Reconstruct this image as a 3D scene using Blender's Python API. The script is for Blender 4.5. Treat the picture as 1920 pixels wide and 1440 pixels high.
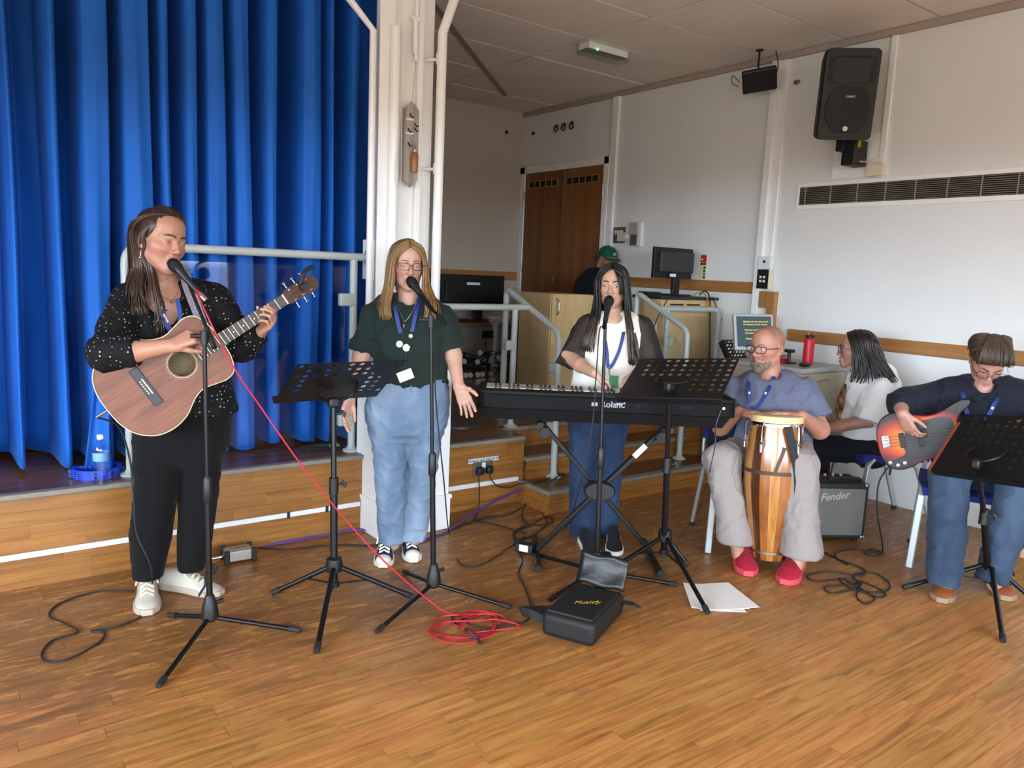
import bpy, bmesh, math, random
import numpy as np
from mathutils import Vector, Matrix
random.seed(7)
for _o in list(bpy.data.objects): bpy.data.objects.remove(_o)
SC = bpy.context.scene
COL = SC.collection

# ------------------------------------------------------------------ camera
CX, CY, F = 960.0, 720.0, 1440.0                       # 1920x1440 frame, focal length in pixels
CAM = np.array([0.0, 0.0, 1.49])
_Y = np.array([-118 - CX, 464 - CY, F]); _Y /= np.linalg.norm(_Y)
_Z = np.cross(_Y, np.array([1, 0.0436, 0.0])); _Z /= np.linalg.norm(_Z)
if _Z[1] > 0: _Z = -_Z
_X = np.cross(_Y, _Z)
RC = np.array([_X, _Y, _Z])                            # camera coords (right, down, forward) -> room coords
cd = bpy.data.cameras.new('camera'); cam = bpy.data.objects.new('camera', cd); COL.objects.link(cam)
cd.sensor_fit = 'HORIZONTAL'; cd.sensor_width = 36.0; cd.lens = F / 1920 * 36.0
cd.clip_start = 0.05; cd.clip_end = 60
m3 = Matrix(((RC[0,0], -RC[0,1], -RC[0,2]), (RC[1,0], -RC[1,1], -RC[1,2]), (RC[2,0], -RC[2,1], -RC[2,2])))
cam.matrix_world = Matrix.Translation(Vector(CAM)) @ m3.to_4x4()
SC.camera = cam

# ------------------------------------------------------------------ world, daylight through the window wall, exposure
w = bpy.data.worlds.new('world'); SC.world = w; w.use_nodes = True
wt = w.node_tree; bg = wt.nodes['Background']                # even overcast sky above the horizon, darker ground below it
tc = wt.nodes.new('ShaderNodeTexCoord'); sx_ = wt.nodes.new('ShaderNodeSeparateXYZ'); wt.links.new(tc.outputs['Generated'], sx_.inputs[0])
mr_ = wt.nodes.new('ShaderNodeMapRange'); wt.links.new(sx_.outputs[2], mr_.inputs[0]); mr_.inputs[1].default_value = -.01; mr_.inputs[2].default_value = .01
mx_ = wt.nodes.new('ShaderNodeMix'); mx_.data_type = 'RGBA'; wt.links.new(mr_.outputs[0], mx_.inputs[0])
mx_.inputs[6].default_value = (.16, .15, .13, 1); mx_.inputs[7].default_value = (.79, .93, 1.06, 1); wt.links.new(mx_.outputs[2], bg.inputs[0])
bg.inputs[1].default_value = 27.5
def window_portal(name, loc, aim, sx, sy):
    l = bpy.data.lights.new(name, 'AREA'); l.shape = 'RECTANGLE'; l.size = sx; l.size_y = sy
    l.cycles.is_portal = True
    o = bpy.data.objects.new(name, l); COL.objects.link(o); o.location = loc
    o.rotation_euler = (Vector(aim) - Vector(loc)).to_track_quat('-Z', 'Y').to_euler()
    return o
window_portal('daylight_side', (-3.55, -0.4, 1.74), (4.6, -0.4, 1.74), 6.6, 1.7)
window_portal('daylight_rear', (0.6, -4.15, 1.74), (0.6, 3.4, 1.74), 6.0, 1.7)
SC.view_settings.view_transform = 'Standard'
SC.view_settings.look = 'None'
SC.view_settings.exposure = 0.0
SC.view_settings.gamma = 1.0
SC.view_settings.use_curve_mapping = False

# ------------------------------------------------------------------ from a pixel of the photograph to a point in the room
def ray(x, y): return RC @ np.array([x - CX, y - CY, F])
def W(x, y, axis, val):
    d = ray(x, y); t = (val - CAM[axis]) / d[axis]; return Vector(CAM + t * d)
def G(x, y, z=0.0): return W(x, y, 2, z)
class Stand:
    """Upright plane through a thing's base, facing the camera; J(x, y, o) is a point o metres in front of it."""
    def __init__(s, bx, by):
        s.b = np.array([bx, by, 0.0]); n = np.array([-bx, -by, 0.0]); s.n = n / np.linalg.norm(n)
        s.side = np.array([-s.n[1], s.n[0], 0.0])      # to the right in the picture
        if s.side @ RC[:, 0] < 0: s.side = -s.side
    def J(s, x, y, o=0.0):
        d = ray(x, y); t = ((s.b + s.n * o - CAM) @ s.n) / (d @ s.n); return CAM + t * d
    def px(s, n): return n * ((s.b - CAM) @ RC[:, 2]) / F   # pixels -> metres at this depth

# ------------------------------------------------------------------ materials
def lin(c):
    return tuple((v/255/12.92 if v/255 <= 0.04045 else ((v/255+0.055)/1.055)**2.4) for v in c) + (1.0,)
MATS = {}
class NT:
    def __init__(s, name):
        s.m = bpy.data.materials.new(name); s.m.use_nodes = True; s.t = s.m.node_tree
        s.b = s.t.nodes['Principled BSDF']; s.o = s.t.nodes['Material Output']
    def n(s, typ, **kw):
        nd = s.t.nodes.new(typ)
        for k, v in kw.items():
            if k == 'inp':
                for i, x in v.items(): nd.inputs[i].default_value = x
            else: setattr(nd, k, v)
        return nd
    def l(s, a, b): s.t.links.new(a, b)
    def mix(s, fac, a, b, blend='MIX'):
        nd = s.n('ShaderNodeMix', data_type='RGBA', blend_type=blend)
        for i, x in ((0, fac), (6, a), (7, b)):
            if isinstance(x, (int, float, tuple)): nd.inputs[i].default_value = x
            else: s.l(x, nd.inputs[i])
        return nd.outputs[2]
    def noise(s, vec, scale, detail=4, rough=.55, dist=0):
        nd = s.n('ShaderNodeTexNoise'); nd.inputs['Scale'].default_value = scale
        nd.inputs['Detail'].default_value = detail; nd.inputs['Roughness'].default_value = rough
        nd.inputs['Distortion'].default_value = dist
        if vec is not None: s.l(vec, nd.inputs['Vector'])
        return nd.outputs['Fac']
    def ramp(s, fac, stops):
        nd = s.n('ShaderNodeValToRGB'); e = nd.color_ramp.elements
        while len(e) < len(stops): e.new(0.5)
        for i, (p, c) in enumerate(stops):
            e[i].position = p; e[i].color = c if isinstance(c, tuple) else (c, c, c, 1)
        s.l(fac, nd.inputs[0]); return nd.outputs[0]
    def mapping(s, vec, scale=(1,1,1), rot=(0,0,0), loc=(0,0,0)):
        nd = s.n('ShaderNodeMapping'); nd.inputs['Scale'].default_value = scale
        nd.inputs['Rotation'].default_value = rot; nd.inputs['Location'].default_value = loc
        s.l(vec, nd.inputs['Vector']); return nd.outputs[0]
    def bump(s, h, strength=.2, dist=.01):
        nd = s.n('ShaderNodeBump'); nd.inputs['Strength'].default_value = strength
        nd.inputs['Distance'].default_value = dist; s.l(h, nd.inputs['Height']); s.l(nd.outputs[0], s.b.inputs['Normal'])
    def pos(s): return s.n('ShaderNodeNewGeometry').outputs['Position']
    def obj(s): return s.n('ShaderNodeTexCoord').outputs['Object']
def mat(name, rgb, rough=.5, metal=0.0, spec=.5, var=0.0, vscale=8, bump=0.0, bscale=60, emit=0, coat=0, stretch=None):
    if name in MATS: return MATS[name]
    t = NT(name); c = lin(rgb)
    t.b.inputs['Base Color'].default_value = c; t.b.inputs['Roughness'].default_value = rough
    t.b.inputs['Metallic'].default_value = metal; t.b.inputs['Specular IOR Level'].default_value = spec
    if coat: t.b.inputs['Coat Weight'].default_value = coat; t.b.inputs['Coat Roughness'].default_value = .12
    v = t.obj()
    if stretch: v = t.mapping(v, scale=stretch)
    if var:
        f = t.noise(v, vscale)
        t.l(t.mix(f, tuple(min(1, x*(1-var)) for x in c[:3])+(1,), tuple(min(1, x*(1+var)) for x in c[:3])+(1,)), t.b.inputs['Base Color'])
    if bump: t.bump(t.noise(v, bscale, 5), bump, .004)
    if emit: t.b.inputs['Emission Color'].default_value = c; t.b.inputs['Emission Strength'].default_value = emit
    MATS[name] = t.m; return t.m
def wood(name, a, b, scale=(1.2, 22, 22), rough=.4, seed=0.0, coat=0, rings=.5, space='obj', perobj=.12):
    """wood with grain along the first axis"""
    if name in MATS: return MATS[name]
    t = NT(name); v = t.obj() if space == 'obj' else t.pos()
    rnd = t.n('ShaderNodeObjectInfo').outputs['Random']
    add = t.n('ShaderNodeVectorMath', operation='MULTIPLY_ADD'); t.l(v, add.inputs[0]); add.inputs[1].default_value = (1,1,1)
    cmb = t.n('ShaderNodeCombineXYZ'); t.l(rnd, cmb.inputs[0]); t.l(rnd, cmb.inputs[1]); t.l(rnd, cmb.inputs[2])
    sc = t.n('ShaderNodeVectorMath', operation='SCALE'); t.l(cmb.outputs[0], sc.inputs[0]); sc.inputs['Scale'].default_value = 9.0 + seed
    t.l(sc.outputs[0], add.inputs[2])
    mp = t.mapping(add.outputs[0], scale=scale)
    f = t.noise(mp, 1.0, 6, .6, rings)
    f2 = t.noise(t.mapping(add.outputs[0], scale=(scale[0]*3, scale[1]*6, scale[2]*6)), 1.0, 3)
    col = t.ramp(f, [(.30, lin(a)), (.68, lin(b))])
    dark = t.mix(.35, col, tuple(x*.55 for x in lin(a)[:3])+(1,))
    col = t.mix(t.ramp(f2, [(.55, 0.0), (.8, 1.0)]), col, dark)
    hv = t.n('ShaderNodeHueSaturation'); t.l(col, hv.inputs['Color'])
    mr = t.n('ShaderNodeMapRange'); t.l(rnd, mr.inputs[0]); mr.inputs[3].default_value = 1-perobj; mr.inputs[4].default_value = 1+perobj
    t.l(mr.outputs[0], hv.inputs['Value']); t.l(hv.outputs[0], t.b.inputs['Base Color'])
    t.b.inputs['Roughness'].default_value = rough
    if coat: t.b.inputs['Coat Weight'].default_value = coat; t.b.inputs['Coat Roughness'].default_value = .15
    t.bump(f2, .08, .003)
    MATS[name] = t.m; return t.m

# ------------------------------------------------------------------ objects, parents and labels
WM = {}
def reg(o, parent=None, kind=None, label=None, cat=None, group=None, mw=None):
    COL.objects.link(o)
    if parent is not None: o.parent = parent
    WM[o.name] = mw if mw is not None else (WM[parent.name] if parent is not None else Matrix.Identity(4))
    if kind: o['kind'] = kind
    if label: o['label'] = label
    if cat: o['category'] = cat
    if group: o['group'] = group
    return o
def thing(name, label, cat, loc=(0,0,0), rz=0.0, group=None, kind=None, M=None):
    o = bpy.data.objects.new(name, None); o.empty_display_size = .05
    mw = M if M is not None else Matrix.Translation(Vector(loc)) @ Matrix.Rotation(rz, 4, 'Z')
    reg(o, None, kind, label, cat, group, mw); o.matrix_world = mw; return o
def frameM(o, ex, ey=None, ez=None):
    """matrix with origin o and the given axes (two of three suffice)"""
    ex = Vector(ex).normalized() if ex is not None else None
    if ex is None: ey = Vector(ey).normalized(); ez = Vector(ez).normalized(); ex = ey.cross(ez).normalized(); ey = ez.cross(ex)
    elif ez is None: ey = Vector(ey); ez = ex.cross(ey).normalized(); ey = ez.cross(ex)
    else: ez = Vector(ez); ey = ez.cross(ex).normalized(); ez = ex.cross(ey)
    return Matrix(((ex.x, ey.x, ez.x, o[0]), (ex.y, ey.y, ez.y, o[1]), (ex.z, ey.z, ez.z, o[2]), (0,0,0,1)))
def copy_tree(root, M=None, label=None, group=None):
    c = root.copy(); COL.objects.link(c); c.parent = None
    if M is not None: c.matrix_world = M
    WM[c.name] = M if M is not None else WM[root.name]
    if label: c['label'] = label
    if group: c['group'] = group
    def rec(a, b):
        for ch in list(a.children):
            d = ch.copy(); COL.objects.link(d); d.parent = b; WM[d.name] = WM[c.name]; rec(ch, d)
    rec(root, c); return c

class MB:
    """collects shapes into one mesh"""
    def __init__(s): s.v = []; s.f = []
    def add(s, vs, fs):
        b = len(s.v); s.v += [Vector(v) for v in vs]; s.f += [tuple(i + b for i in f) for f in fs]; return s
    def box(s, c, size, M=None):
        x, y, z = (d/2 for d in size); vs = [Vector((sx*x, sy*y, sz*z)) for sz in (-1,1) for sy in (-1,1) for sx in (-1,1)]
        if M is not None: vs = [M.to_3x3() @ v for v in vs]
        vs = [v + Vector(c) for v in vs]
        return s.add(vs, [(0,2,3,1),(4,5,7,6),(0,1,5,4),(2,6,7,3),(0,4,6,2),(1,3,7,5)])
    def box2(s, a, b): return s.box([(a[i]+b[i])/2 for i in range(3)], [abs(b[i]-a[i]) for i in range(3)])
    def rings(s, rings, cap=True, closed=True):
        n = len(rings[0]); vs = [p for r in rings for p in r]; fs = []
        for i in range(len(rings)-1):
            for j in range(n if closed else n-1):
                k = (j+1) % n; fs.append((i*n+j, i*n+k, (i+1)*n+k, (i+1)*n+j))
        if cap: fs.append(tuple(reversed(range(n)))); fs.append(tuple(range((len(rings)-1)*n, len(rings)*n)))
        return s.add(vs, fs)
    def tube(s, pts, r, n=8, cap=True, flat=None, up=None):
        """swept tube; r a number or one per point; flat = (width, thickness) for a band with the given up vector"""
        pts = [Vector(p) for p in pts]; R = []; prev = None
        for i, p in enumerate(pts):
            t = (pts[min(i+1, len(pts)-1)] - pts[max(i-1, 0)])
            t = t.normalized() if t.length > 1e-9 else Vector((0,0,1))
            if isinstance(up, list): prev = Vector(up[i])
            elif up is not None and i == 0: prev = Vector(up)
            u = prev if prev is not None else (Vector((0,0,1)) if abs(t.z) < .9 else Vector((1,0,0)))
            u = (u - t*u.dot(t)); u = u.normalized() if u.length > 1e-6 else t.orthogonal().normalized()
            v = t.cross(u); prev = u
            if flat:
                ww, th = flat; R.append([p + v*a*ww/2 + u*b*th/2 for a, b in ((-1,-1),(1,-1),(1,1),(-1,1))])
            else:
                rr = r[i] if isinstance(r, (list, tuple)) else r
                R.append([p + (u*math.cos(2*math.pi*k/n) + v*math.sin(2*math.pi*k/n))*rr for k in range(n)])
        return s.rings(R, cap)
    def cyl(s, a, b, r, r2=None, n=14, cap=True): return s.tube([a, b], [r, r if r2 is None else r2], n, cap)
    def lathe(s, prof, M=None, n=24, cap=True):
        M = M or Matrix.Identity(4); R = []
        for r, z in prof: R.append([M @ Vector((r*math.cos(2*math.pi*k/n), r*math.sin(2*math.pi*k/n), z)) for k in range(n)])
        return s.rings(R, cap)
    def prism(s, poly, th, M=None, z0=0.0):
        M = M or Matrix.Identity(4)
        return s.rings([[M @ Vector((x, y, z0)) for x, y in poly], [M @ Vector((x, y, z0+th)) for x, y in poly]])
    def ball(s, c, r, n=12, M=None):
        rr = r if isinstance(r, (tuple, list)) else (r, r, r); R = []; m = max(4, n//2)
        for i in range(m+1):
            a = math.pi*i/m; sr = max(math.sin(a), .02)
            ring = [Vector((rr[0]*sr*math.cos(2*math.pi*k/n), rr[1]*sr*math.sin(2*math.pi*k/n), -rr[2]*math.cos(a))) for k in range(n)]
            if M is not None: ring = [M.to_3x3() @ p for p in ring]
            R.append([p + Vector(c) for p in ring])
        return s.rings(R)
    def xf(s, M):
        s.v = [M @ v for v in s.v]; return s
    def build(s, name, material, parent=None, world=False, smooth=True, bev=0, seg=2, ang=40, **kw):
        me = bpy.data.meshes.new(name)
        vs = s.v
        if world and parent is not None:
            inv = WM[parent.name].inverted(); vs = [inv @ v for v in vs]
        me.from_pydata([tuple(v) for v in vs], [], s.f)
        for mm in (material if isinstance(material, (list, tuple)) else [material]): me.materials.append(mm)
        if smooth:
            me.polygons.foreach_set('use_smooth', [True]*len(me.polygons)); me.set_sharp_from_angle(angle=math.radians(ang))
        o = bpy.data.objects.new(name, me); reg(o, parent, **kw)
        if bev:
            b = o.modifiers.new('bevel', 'BEVEL'); b.width = bev; b.segments = seg; b.limit_method = 'ANGLE'; b.angle_limit = math.radians(35)
        return o
def text(name, body, size, M, material, parent=None, world=False, extrude=.0004, align='CENTER', shear=0.0, sx=1.0, bold=0.0, **kw):
    cu = bpy.data.curves.new(name, 'FONT'); cu.body = body; cu.size = size; cu.align_x = align; cu.align_y = 'CENTER'
    cu.extrude = extrude; cu.shear = shear; cu.offset = bold; cu.resolution_u = 3
    tmp = bpy.data.objects.new(name + '_tmp', cu); COL.objects.link(tmp)
    me = bpy.data.meshes.new_from_object(tmp); bpy.data.objects.remove(tmp); bpy.data.curves.remove(cu)
    me.name = name; me.materials.clear(); me.materials.append(material)
    T = Matrix.Diagonal((sx, 1, 1, 1)); T = M @ T
    if world and parent is not None: T = WM[parent.name].inverted() @ T
    me.transform(T); o = bpy.data.objects.new(name, me); return reg(o, parent, **kw)
def catmull(pts, n=8, closed=False):
    P = [np.array(p, float) for p in pts]; out = []
    m = len(P); rng = range(m if closed else m-1)
    for i in rng:
        if closed: p0, p1, p2, p3 = P[(i-1) % m], P[i], P[(i+1) % m], P[(i+2) % m]
        else: p0, p1, p2, p3 = P[max(i-1, 0)], P[i], P[i+1], P[min(i+2, m-1)]
        for k in range(n):
            t = k/n
            out.append(.5*((2*p1) + (-p0+p2)*t + (2*p0-5*p1+4*p2-p3)*t*t + (-p0+3*p1-3*p2+p3)*t**3))
    if not closed: out.append(P[-1])
    return [Vector(p) for p in out]
# ================================================================== the setting
XW, YB, ZC, SY, SZ = 5.27, 7.02, 3.225, 3.89, 0.435
XL, YF = -3.5, -4.1
def wall_paint(name, rgb):
    t = NT(name); v = t.pos(); f = t.noise(v, 3.0, 4); c = lin(rgb)
    t.l(t.mix(f, tuple(x*.94 for x in c[:3])+(1,), c), t.b.inputs['Base Color'])
    t.b.inputs['Roughness'].default_value = .55; t.b.inputs['Specular IOR Level'].default_value = .3
    t.bump(t.noise(v, 160, 3), .06, .002); MATS[name] = t.m; return t.m
PAINT = wall_paint('white_wall_paint', (226, 227, 226))
GLOSSW = mat('white_gloss_paint', (238, 239, 238), .35, var=.05, vscale=5, bump=.08, bscale=40)
BOARD = wood('beech_rail', (150, 100, 52), (178, 126, 72), (40, 1.2, 40), .42, space='pos', rings=.2)
BOARDX = wood('beech_rail_back', (150, 100, 52), (178, 126, 72), (1.2, 40, 40), .42, space='pos', rings=.2)
BOARDZ = wood('beech_post', (150, 100, 52), (178, 126, 72), (40, 40, 1.2), .42, space='pos', rings=.2)
STRIP = wood('stage_strip_wood', (122, 76, 30), (162, 110, 52), (1.6, 26, 26), .38, coat=.15, space='pos', perobj=.06)
DARKG = mat('dark_gap', (26, 20, 16), .9)

# ---- floor: worn strip boards
def floor_material():
    t = NT('worn_floor_boards'); v = t.pos()
    rnd = t.n('ShaderNodeObjectInfo').outputs['Random']; isl = t.n('ShaderNodeNewGeometry').outputs['Random Per Island']
    ad = t.n('ShaderNodeMath', operation='ADD'); t.l(rnd, ad.inputs[0]); t.l(isl, ad.inputs[1])
    fr = t.n('ShaderNodeMath', operation='FRACT'); t.l(ad.outputs[0], fr.inputs[0]); r = fr.outputs[0]
    cmb = t.n('ShaderNodeCombineXYZ'); t.l(r, cmb.inputs[0]); t.l(r, cmb.inputs[2])
    of = t.n('ShaderNodeVectorMath', operation='MULTIPLY_ADD'); t.l(cmb.outputs[0], of.inputs[0]); of.inputs[1].default_value = (7, 0, 9); t.l(v, of.inputs[2])
    g = t.noise(t.mapping(of.outputs[0], scale=(3.0, 42, 42)), 1.0, 6, .62, .6)
    base = t.ramp(g, [(.28, lin((136, 86, 40))), (.5, lin((178, 122, 62))), (.75, lin((202, 149, 84)))])
    hv = t.n('ShaderNodeHueSaturation'); t.l(base, hv.inputs['Color'])
    mr = t.n('ShaderNodeMapRange'); t.l(r, mr.inputs[0]); mr.inputs[3].default_value = .88; mr.inputs[4].default_value = 1.08; t.l(mr.outputs[0], hv.inputs['Value'])
    mr2 = t.n('ShaderNodeMapRange'); t.l(r, mr2.inputs[0]); mr2.inputs[3].default_value = .507; mr2.inputs[4].default_value = .493; t.l(mr2.outputs[0], hv.inputs['Hue'])
    bare = hv.outputs[0]
    # old varnish left towards the stage, walked off nearer the middle of the hall
    sep = t.n('ShaderNodeSeparateXYZ'); t.l(v, sep.inputs[0])
    n1 = t.noise(t.mapping(v, scale=(1.0, 2.2, 1)), 1.3, 5, .6)
    a1 = t.n('ShaderNodeMath', operation='MULTIPLY_ADD'); t.l(n1, a1.inputs[0]); a1.inputs[1].default_value = 1.5; t.l(sep.outputs[1], a1.inputs[2])
    xk = t.n('ShaderNodeMath', operation='MULTIPLY_ADD'); t.l(sep.outputs[0], xk.inputs[0]); xk.inputs[1].default_value = .22; t.l(a1.outputs[0], xk.inputs[2])
    mk = t.n('ShaderNodeMapRange'); t.l(xk.outputs[0], mk.inputs[0]); mk.inputs[1].default_value = 2.95; mk.inputs[2].default_value = 3.95
    varn = t.mix(g, lin((88, 56, 28)), lin((148, 100, 54)))
    sc = t.noise(t.mapping(v, scale=(7, 26, 1), rot=(0, 0, .12)), 1.0, 5, .7, 1.2)
    fleck = t.ramp(sc, [(.525, 0.0), (.59, 1.0)])
    fl2 = t.n('ShaderNodeMath', operation='MULTIPLY'); t.l(fleck, fl2.inputs[0]); fl2.inputs[1].default_value = .95
    keep = t.n('ShaderNodeMath', operation='MULTIPLY_ADD'); t.l(fl2.outputs[0], keep.inputs[0]); keep.inputs[1].default_value = -1.0; keep.inputs[2].default_value = 1.0
    mm = t.n('ShaderNodeMath', operation='MULTIPLY'); t.l(mk.outputs[0], mm.inputs[0]); t.l(keep.outputs[0], mm.inputs[1])
    mm2 = t.n('ShaderNodeMath', operation='MULTIPLY'); t.l(mm.outputs[0], mm2.inputs[0]); mm2.inputs[1].default_value = .88
    col = t.mix(mm2.outputs[0], bare, varn)
    # grey scuffs and dirt
    d = t.noise(t.mapping(v, scale=(2.2, 9, 1)), 1.6, 5, .65, .5)
    col = t.mix(t.ramp(d, [(.60, 0.0), (.76, .75)]), col, lin((96, 76, 60)))
    t.l(col, t.b.inputs['Base Color'])
    rr = t.ramp(t.noise(v, 6, 4), [(.3, .30), (.7, .48)]); t.l(rr, t.b.inputs['Roughness'])
    t.bump(g, .10, .002); MATS['floor'] = t.m; return t.m
FLOORM = floor_material()
fl = MB().box2((XL, YF, -.06), (XW+.1, SY+.05, -.005)).build('floor', FLOORM, kind='structure', smooth=False)
fl['label'] = 'worn orange-brown strip wood floor of the hall'
PW = .0635
unit = MB().box2((0, 0, -.02), (1, PW-.0012, 0))
plank_me = bpy.data.meshes.new('plank'); plank_me.from_pydata([tuple(v) for v in unit.v], [], unit.f); plank_me.materials.append(FLOORM)
def pixel(p):
    c = RC.T @ (np.array(p) - CAM)
    return (CX + F*c[0]/c[2], CY + F*c[1]/c[2]) if c[2] > .1 else (-9e3, -9e3)
planks = []
rp = random.Random(3); y = SY - PW; row = 0
while y > .25:
    x = -.9 - rp.random()*.6
    while x < XW:
        L = rp.choice((.32, .42, .5, .62, .75, .9)) * rp.uniform(.9, 1.1); x1 = min(x+L, XW)
        if x1 - x > .05:
            q = [pixel((a, b, 0)) for a, b in ((x, y), (x1, y), (x1, y+PW), (x, y+PW))]
            q = [(min(max(a, 0), 1920), min(max(b, 0), 1440)) for a, b in q]
            ar = abs(sum(q[i][0]*q[(i+1) % 4][1] - q[(i+1) % 4][0]*q[i][1] for i in range(4)))/2
            planks.append((ar, x, y, x1 - x))
        x = x1
    y -= PW; row += 1
planks.sort(reverse=True)
for ar, x, y, L in planks[:300]:
    o = bpy.data.objects.new('plank', plank_me); reg(o, fl); o.location = (x+.0006, y, rp.uniform(-.0006, .0004)); o.scale = (L-.0012, 1, 1)
rest = MB()
for ar, x, y, L in planks[300:]: rest.box2((x+.0006, y, -.02), (x+L-.0006, y+PW-.0012, rp.uniform(-.0006, .0004)))
rest.build('far_planks', FLOORM, fl, smooth=False, kind='stuff')

# ---- walls
def struct(name, mb, m, label=None, parent=None, **kw):
    return mb.build(name, m, parent, kind='structure', label=label, smooth=False, **kw)
wr = struct('wall_right', MB().box2((XW, YF, 0), (XW+.12, YB+.1, ZC)), PAINT, 'long white painted wall with the vent grille and loudspeaker')
wb = struct('wall_back', MB().box2((XL, YB, 0), (XW+.12, YB+.12, ZC)), wall_paint('dimmed_wall_paint', (188, 176, 162)), 'dimmed wall at the back of the stage')  # shade of the stage wing put into a darker paint than the other walls
wl = MB(); wz0, wz1 = .90, 2.45
wl.box2((XL-.12, YF, 0), (XL, YB, wz0)); wl.box2((XL-.12, YF, wz1), (XL, YB, ZC))
for a, b in ((YF, -3.7), (-1.65, -1.45), (.65, .85), (2.9, YB)): wl.box2((XL-.12, a, wz0), (XL, b, wz1))
struct('wall_left', wl, PAINT, 'white wall with tall windows at the side of the hall')
wf = MB(); wf.box2((XL, YF-.12, 0), (XW, YF, wz0)); wf.box2((XL, YF-.12, wz1), (XW, YF, ZC))
for a, b in ((XL, -2.4), (-.5, -.3), (1.6, 1.8), (3.6, XW)): wf.box2((a, YF-.12, wz0), (b, YF, wz1))
struct('wall_front', wf, PAINT, 'white wall with windows behind the viewer')
k = 1
for a, b in ((-3.7, -1.65), (-1.45, .65), (.85, 2.9)):
    m = MB()
    for q in (a, (a+b)/2-.02, b-.04): m.box2((XL-.08, q, wz0), (XL-.02, q+.04, wz1))
    for z in (wz0, 1.9, wz1-.04): m.box2((XL-.08, a, z), (XL-.02, b, z+.04))
    struct('window_%d' % k, m, GLOSSW, 'white framed window in the side wall'); k += 1
for a, b in ((-2.4, -.5), (-.3, 1.6), (1.8, 3.6)):
    m = MB()
    for q in (a, (a+b)/2-.02, b-.04): m.box2((q, YF-.08, wz0), (q+.04, YF-.02, wz1))
    for z in (wz0, 1.9, wz1-.04): m.box2((a, YF-.08, z), (b, YF-.02, z+.04))
    struct('window_%d' % k, m, GLOSSW, 'white framed window behind the viewer'); k += 1

# ---- ceiling of large square-edged tiles
TILE = mat('ceiling_tile', (228, 219, 210), .9, var=.10, vscale=2.5, bump=.25, bscale=140)
ce = struct('ceiling', MB().box2((XL-.12, YF-.12, ZC+.012), (XW+.12, YB+.12, ZC+.1)), mat('ceiling_void', (70, 62, 56), .9), 'suspended ceiling of pale mineral tiles')
tb = MB().box2((0, 0, 0), (1.3-.018, .645-.018, .012)); tme = bpy.data.meshes.new('ceiling_tile')
tme.from_pydata([tuple(v) for v in tb.v], [], tb.f); tme.materials.append(TILE)
xs = [3.94-1.3*i for i in range(-1, 7)]; ys = [6.47-.645*i for i in range(-1, 17)]
for x in xs:
    for y in ys:
        o = bpy.data.objects.new('ceiling_tile', tme); reg(o, ce); o.location = (x+.009, y+.009, ZC+random.uniform(-.002, .002))
        if x+1.3 > XW: o.scale = ((XW-x-.008)/1.288, 1, 1)
        if y+.645 > YB: o.scale = (o.scale[0], (YB-y-.008)/.633, 1)
# cornice strip along the right wall and the darker diagonal stripe across the stage ceiling
struct('trim_1', MB().box2((XW-.03, YF, ZC-.045), (XW, YB, ZC)), mat('cornice', (168, 154, 142), .6), 'narrow painted cornice strip at the top of the right wall')
struct('trim_2', MB().tube([(2.55, 4.52, ZC-.004), (4.60, 6.47, ZC-.004)], 0, flat=(.045, .008), up=(0, 0, 1)), mat('stripe', (150, 138, 126), .7), 'dark diagonal stripe across the ceiling tiles')

# ---- mouldings on the right wall
m = MB(); m.box2((XW-.045, 3.775, 0), (XW, 3.835, ZC-.045)); m.box2((XW-.02, 3.70, 1.6), (XW, 3.775, ZC-.045))
struct('trim_3', m, GLOSSW, 'white vertical casing on the wall at the edge of the stage', bev=.004)
struct('trim_4', MB().box2((XW-.022, 2.875, 2.25), (XW, 2.915, ZC-.045)), GLOSSW, 'white vertical strip beside the loudspeaker', bev=.003)
struct('trim_5', MB().box2((XW-.03, 5.52, SZ), (XW, 5.60, ZC-.045)), GLOSSW, 'white vertical strip right of the double door', bev=.003)
def rail_poly(): return [(0, 0), (.022, .012), (.022, .082), (.012, .094), (0, .094)]
def wall_rail(name, y0, y1, z, label, bevel_end=True):
    mb = MB(); R = []
    for yy, s in ((y0, 1.0), (y1, 1.0)): R.append([(XW - a*s, yy, z + b) for a, b in rail_poly()])
    mb.rings(R); return struct(name, mb, BOARD, label)
wall_rail('trim_6', -3.9, 3.50, 1.058, 'wooden chair rail along the white wall behind the seated players')
wall_rail('trim_7', 3.83, 5.50, 1.403, 'wooden chair rail on the wall behind the desk monitor')
struct('trim_8', MB().box2((4.0, YB-.022, 1.403), (XW, YB, 1.497)), BOARDX, 'wooden chair rail on the back wall of the stage')
m = MB(); m.box2((XW-.05, 3.62, 1.30), (XW, 3.76, 1.43)); m.box2((XW-.05, 3.62, .90), (XW, 3.69, 1.30))
struct('trim_9', m, BOARDZ, 'stepped wooden end post below the black control panel', bev=.003)
struct('baseboard_back', MB().box2((3.6, YB-.018, SZ), (XW, YB, SZ+.12)), GLOSSW, 'white skirting on the back wall')

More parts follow.
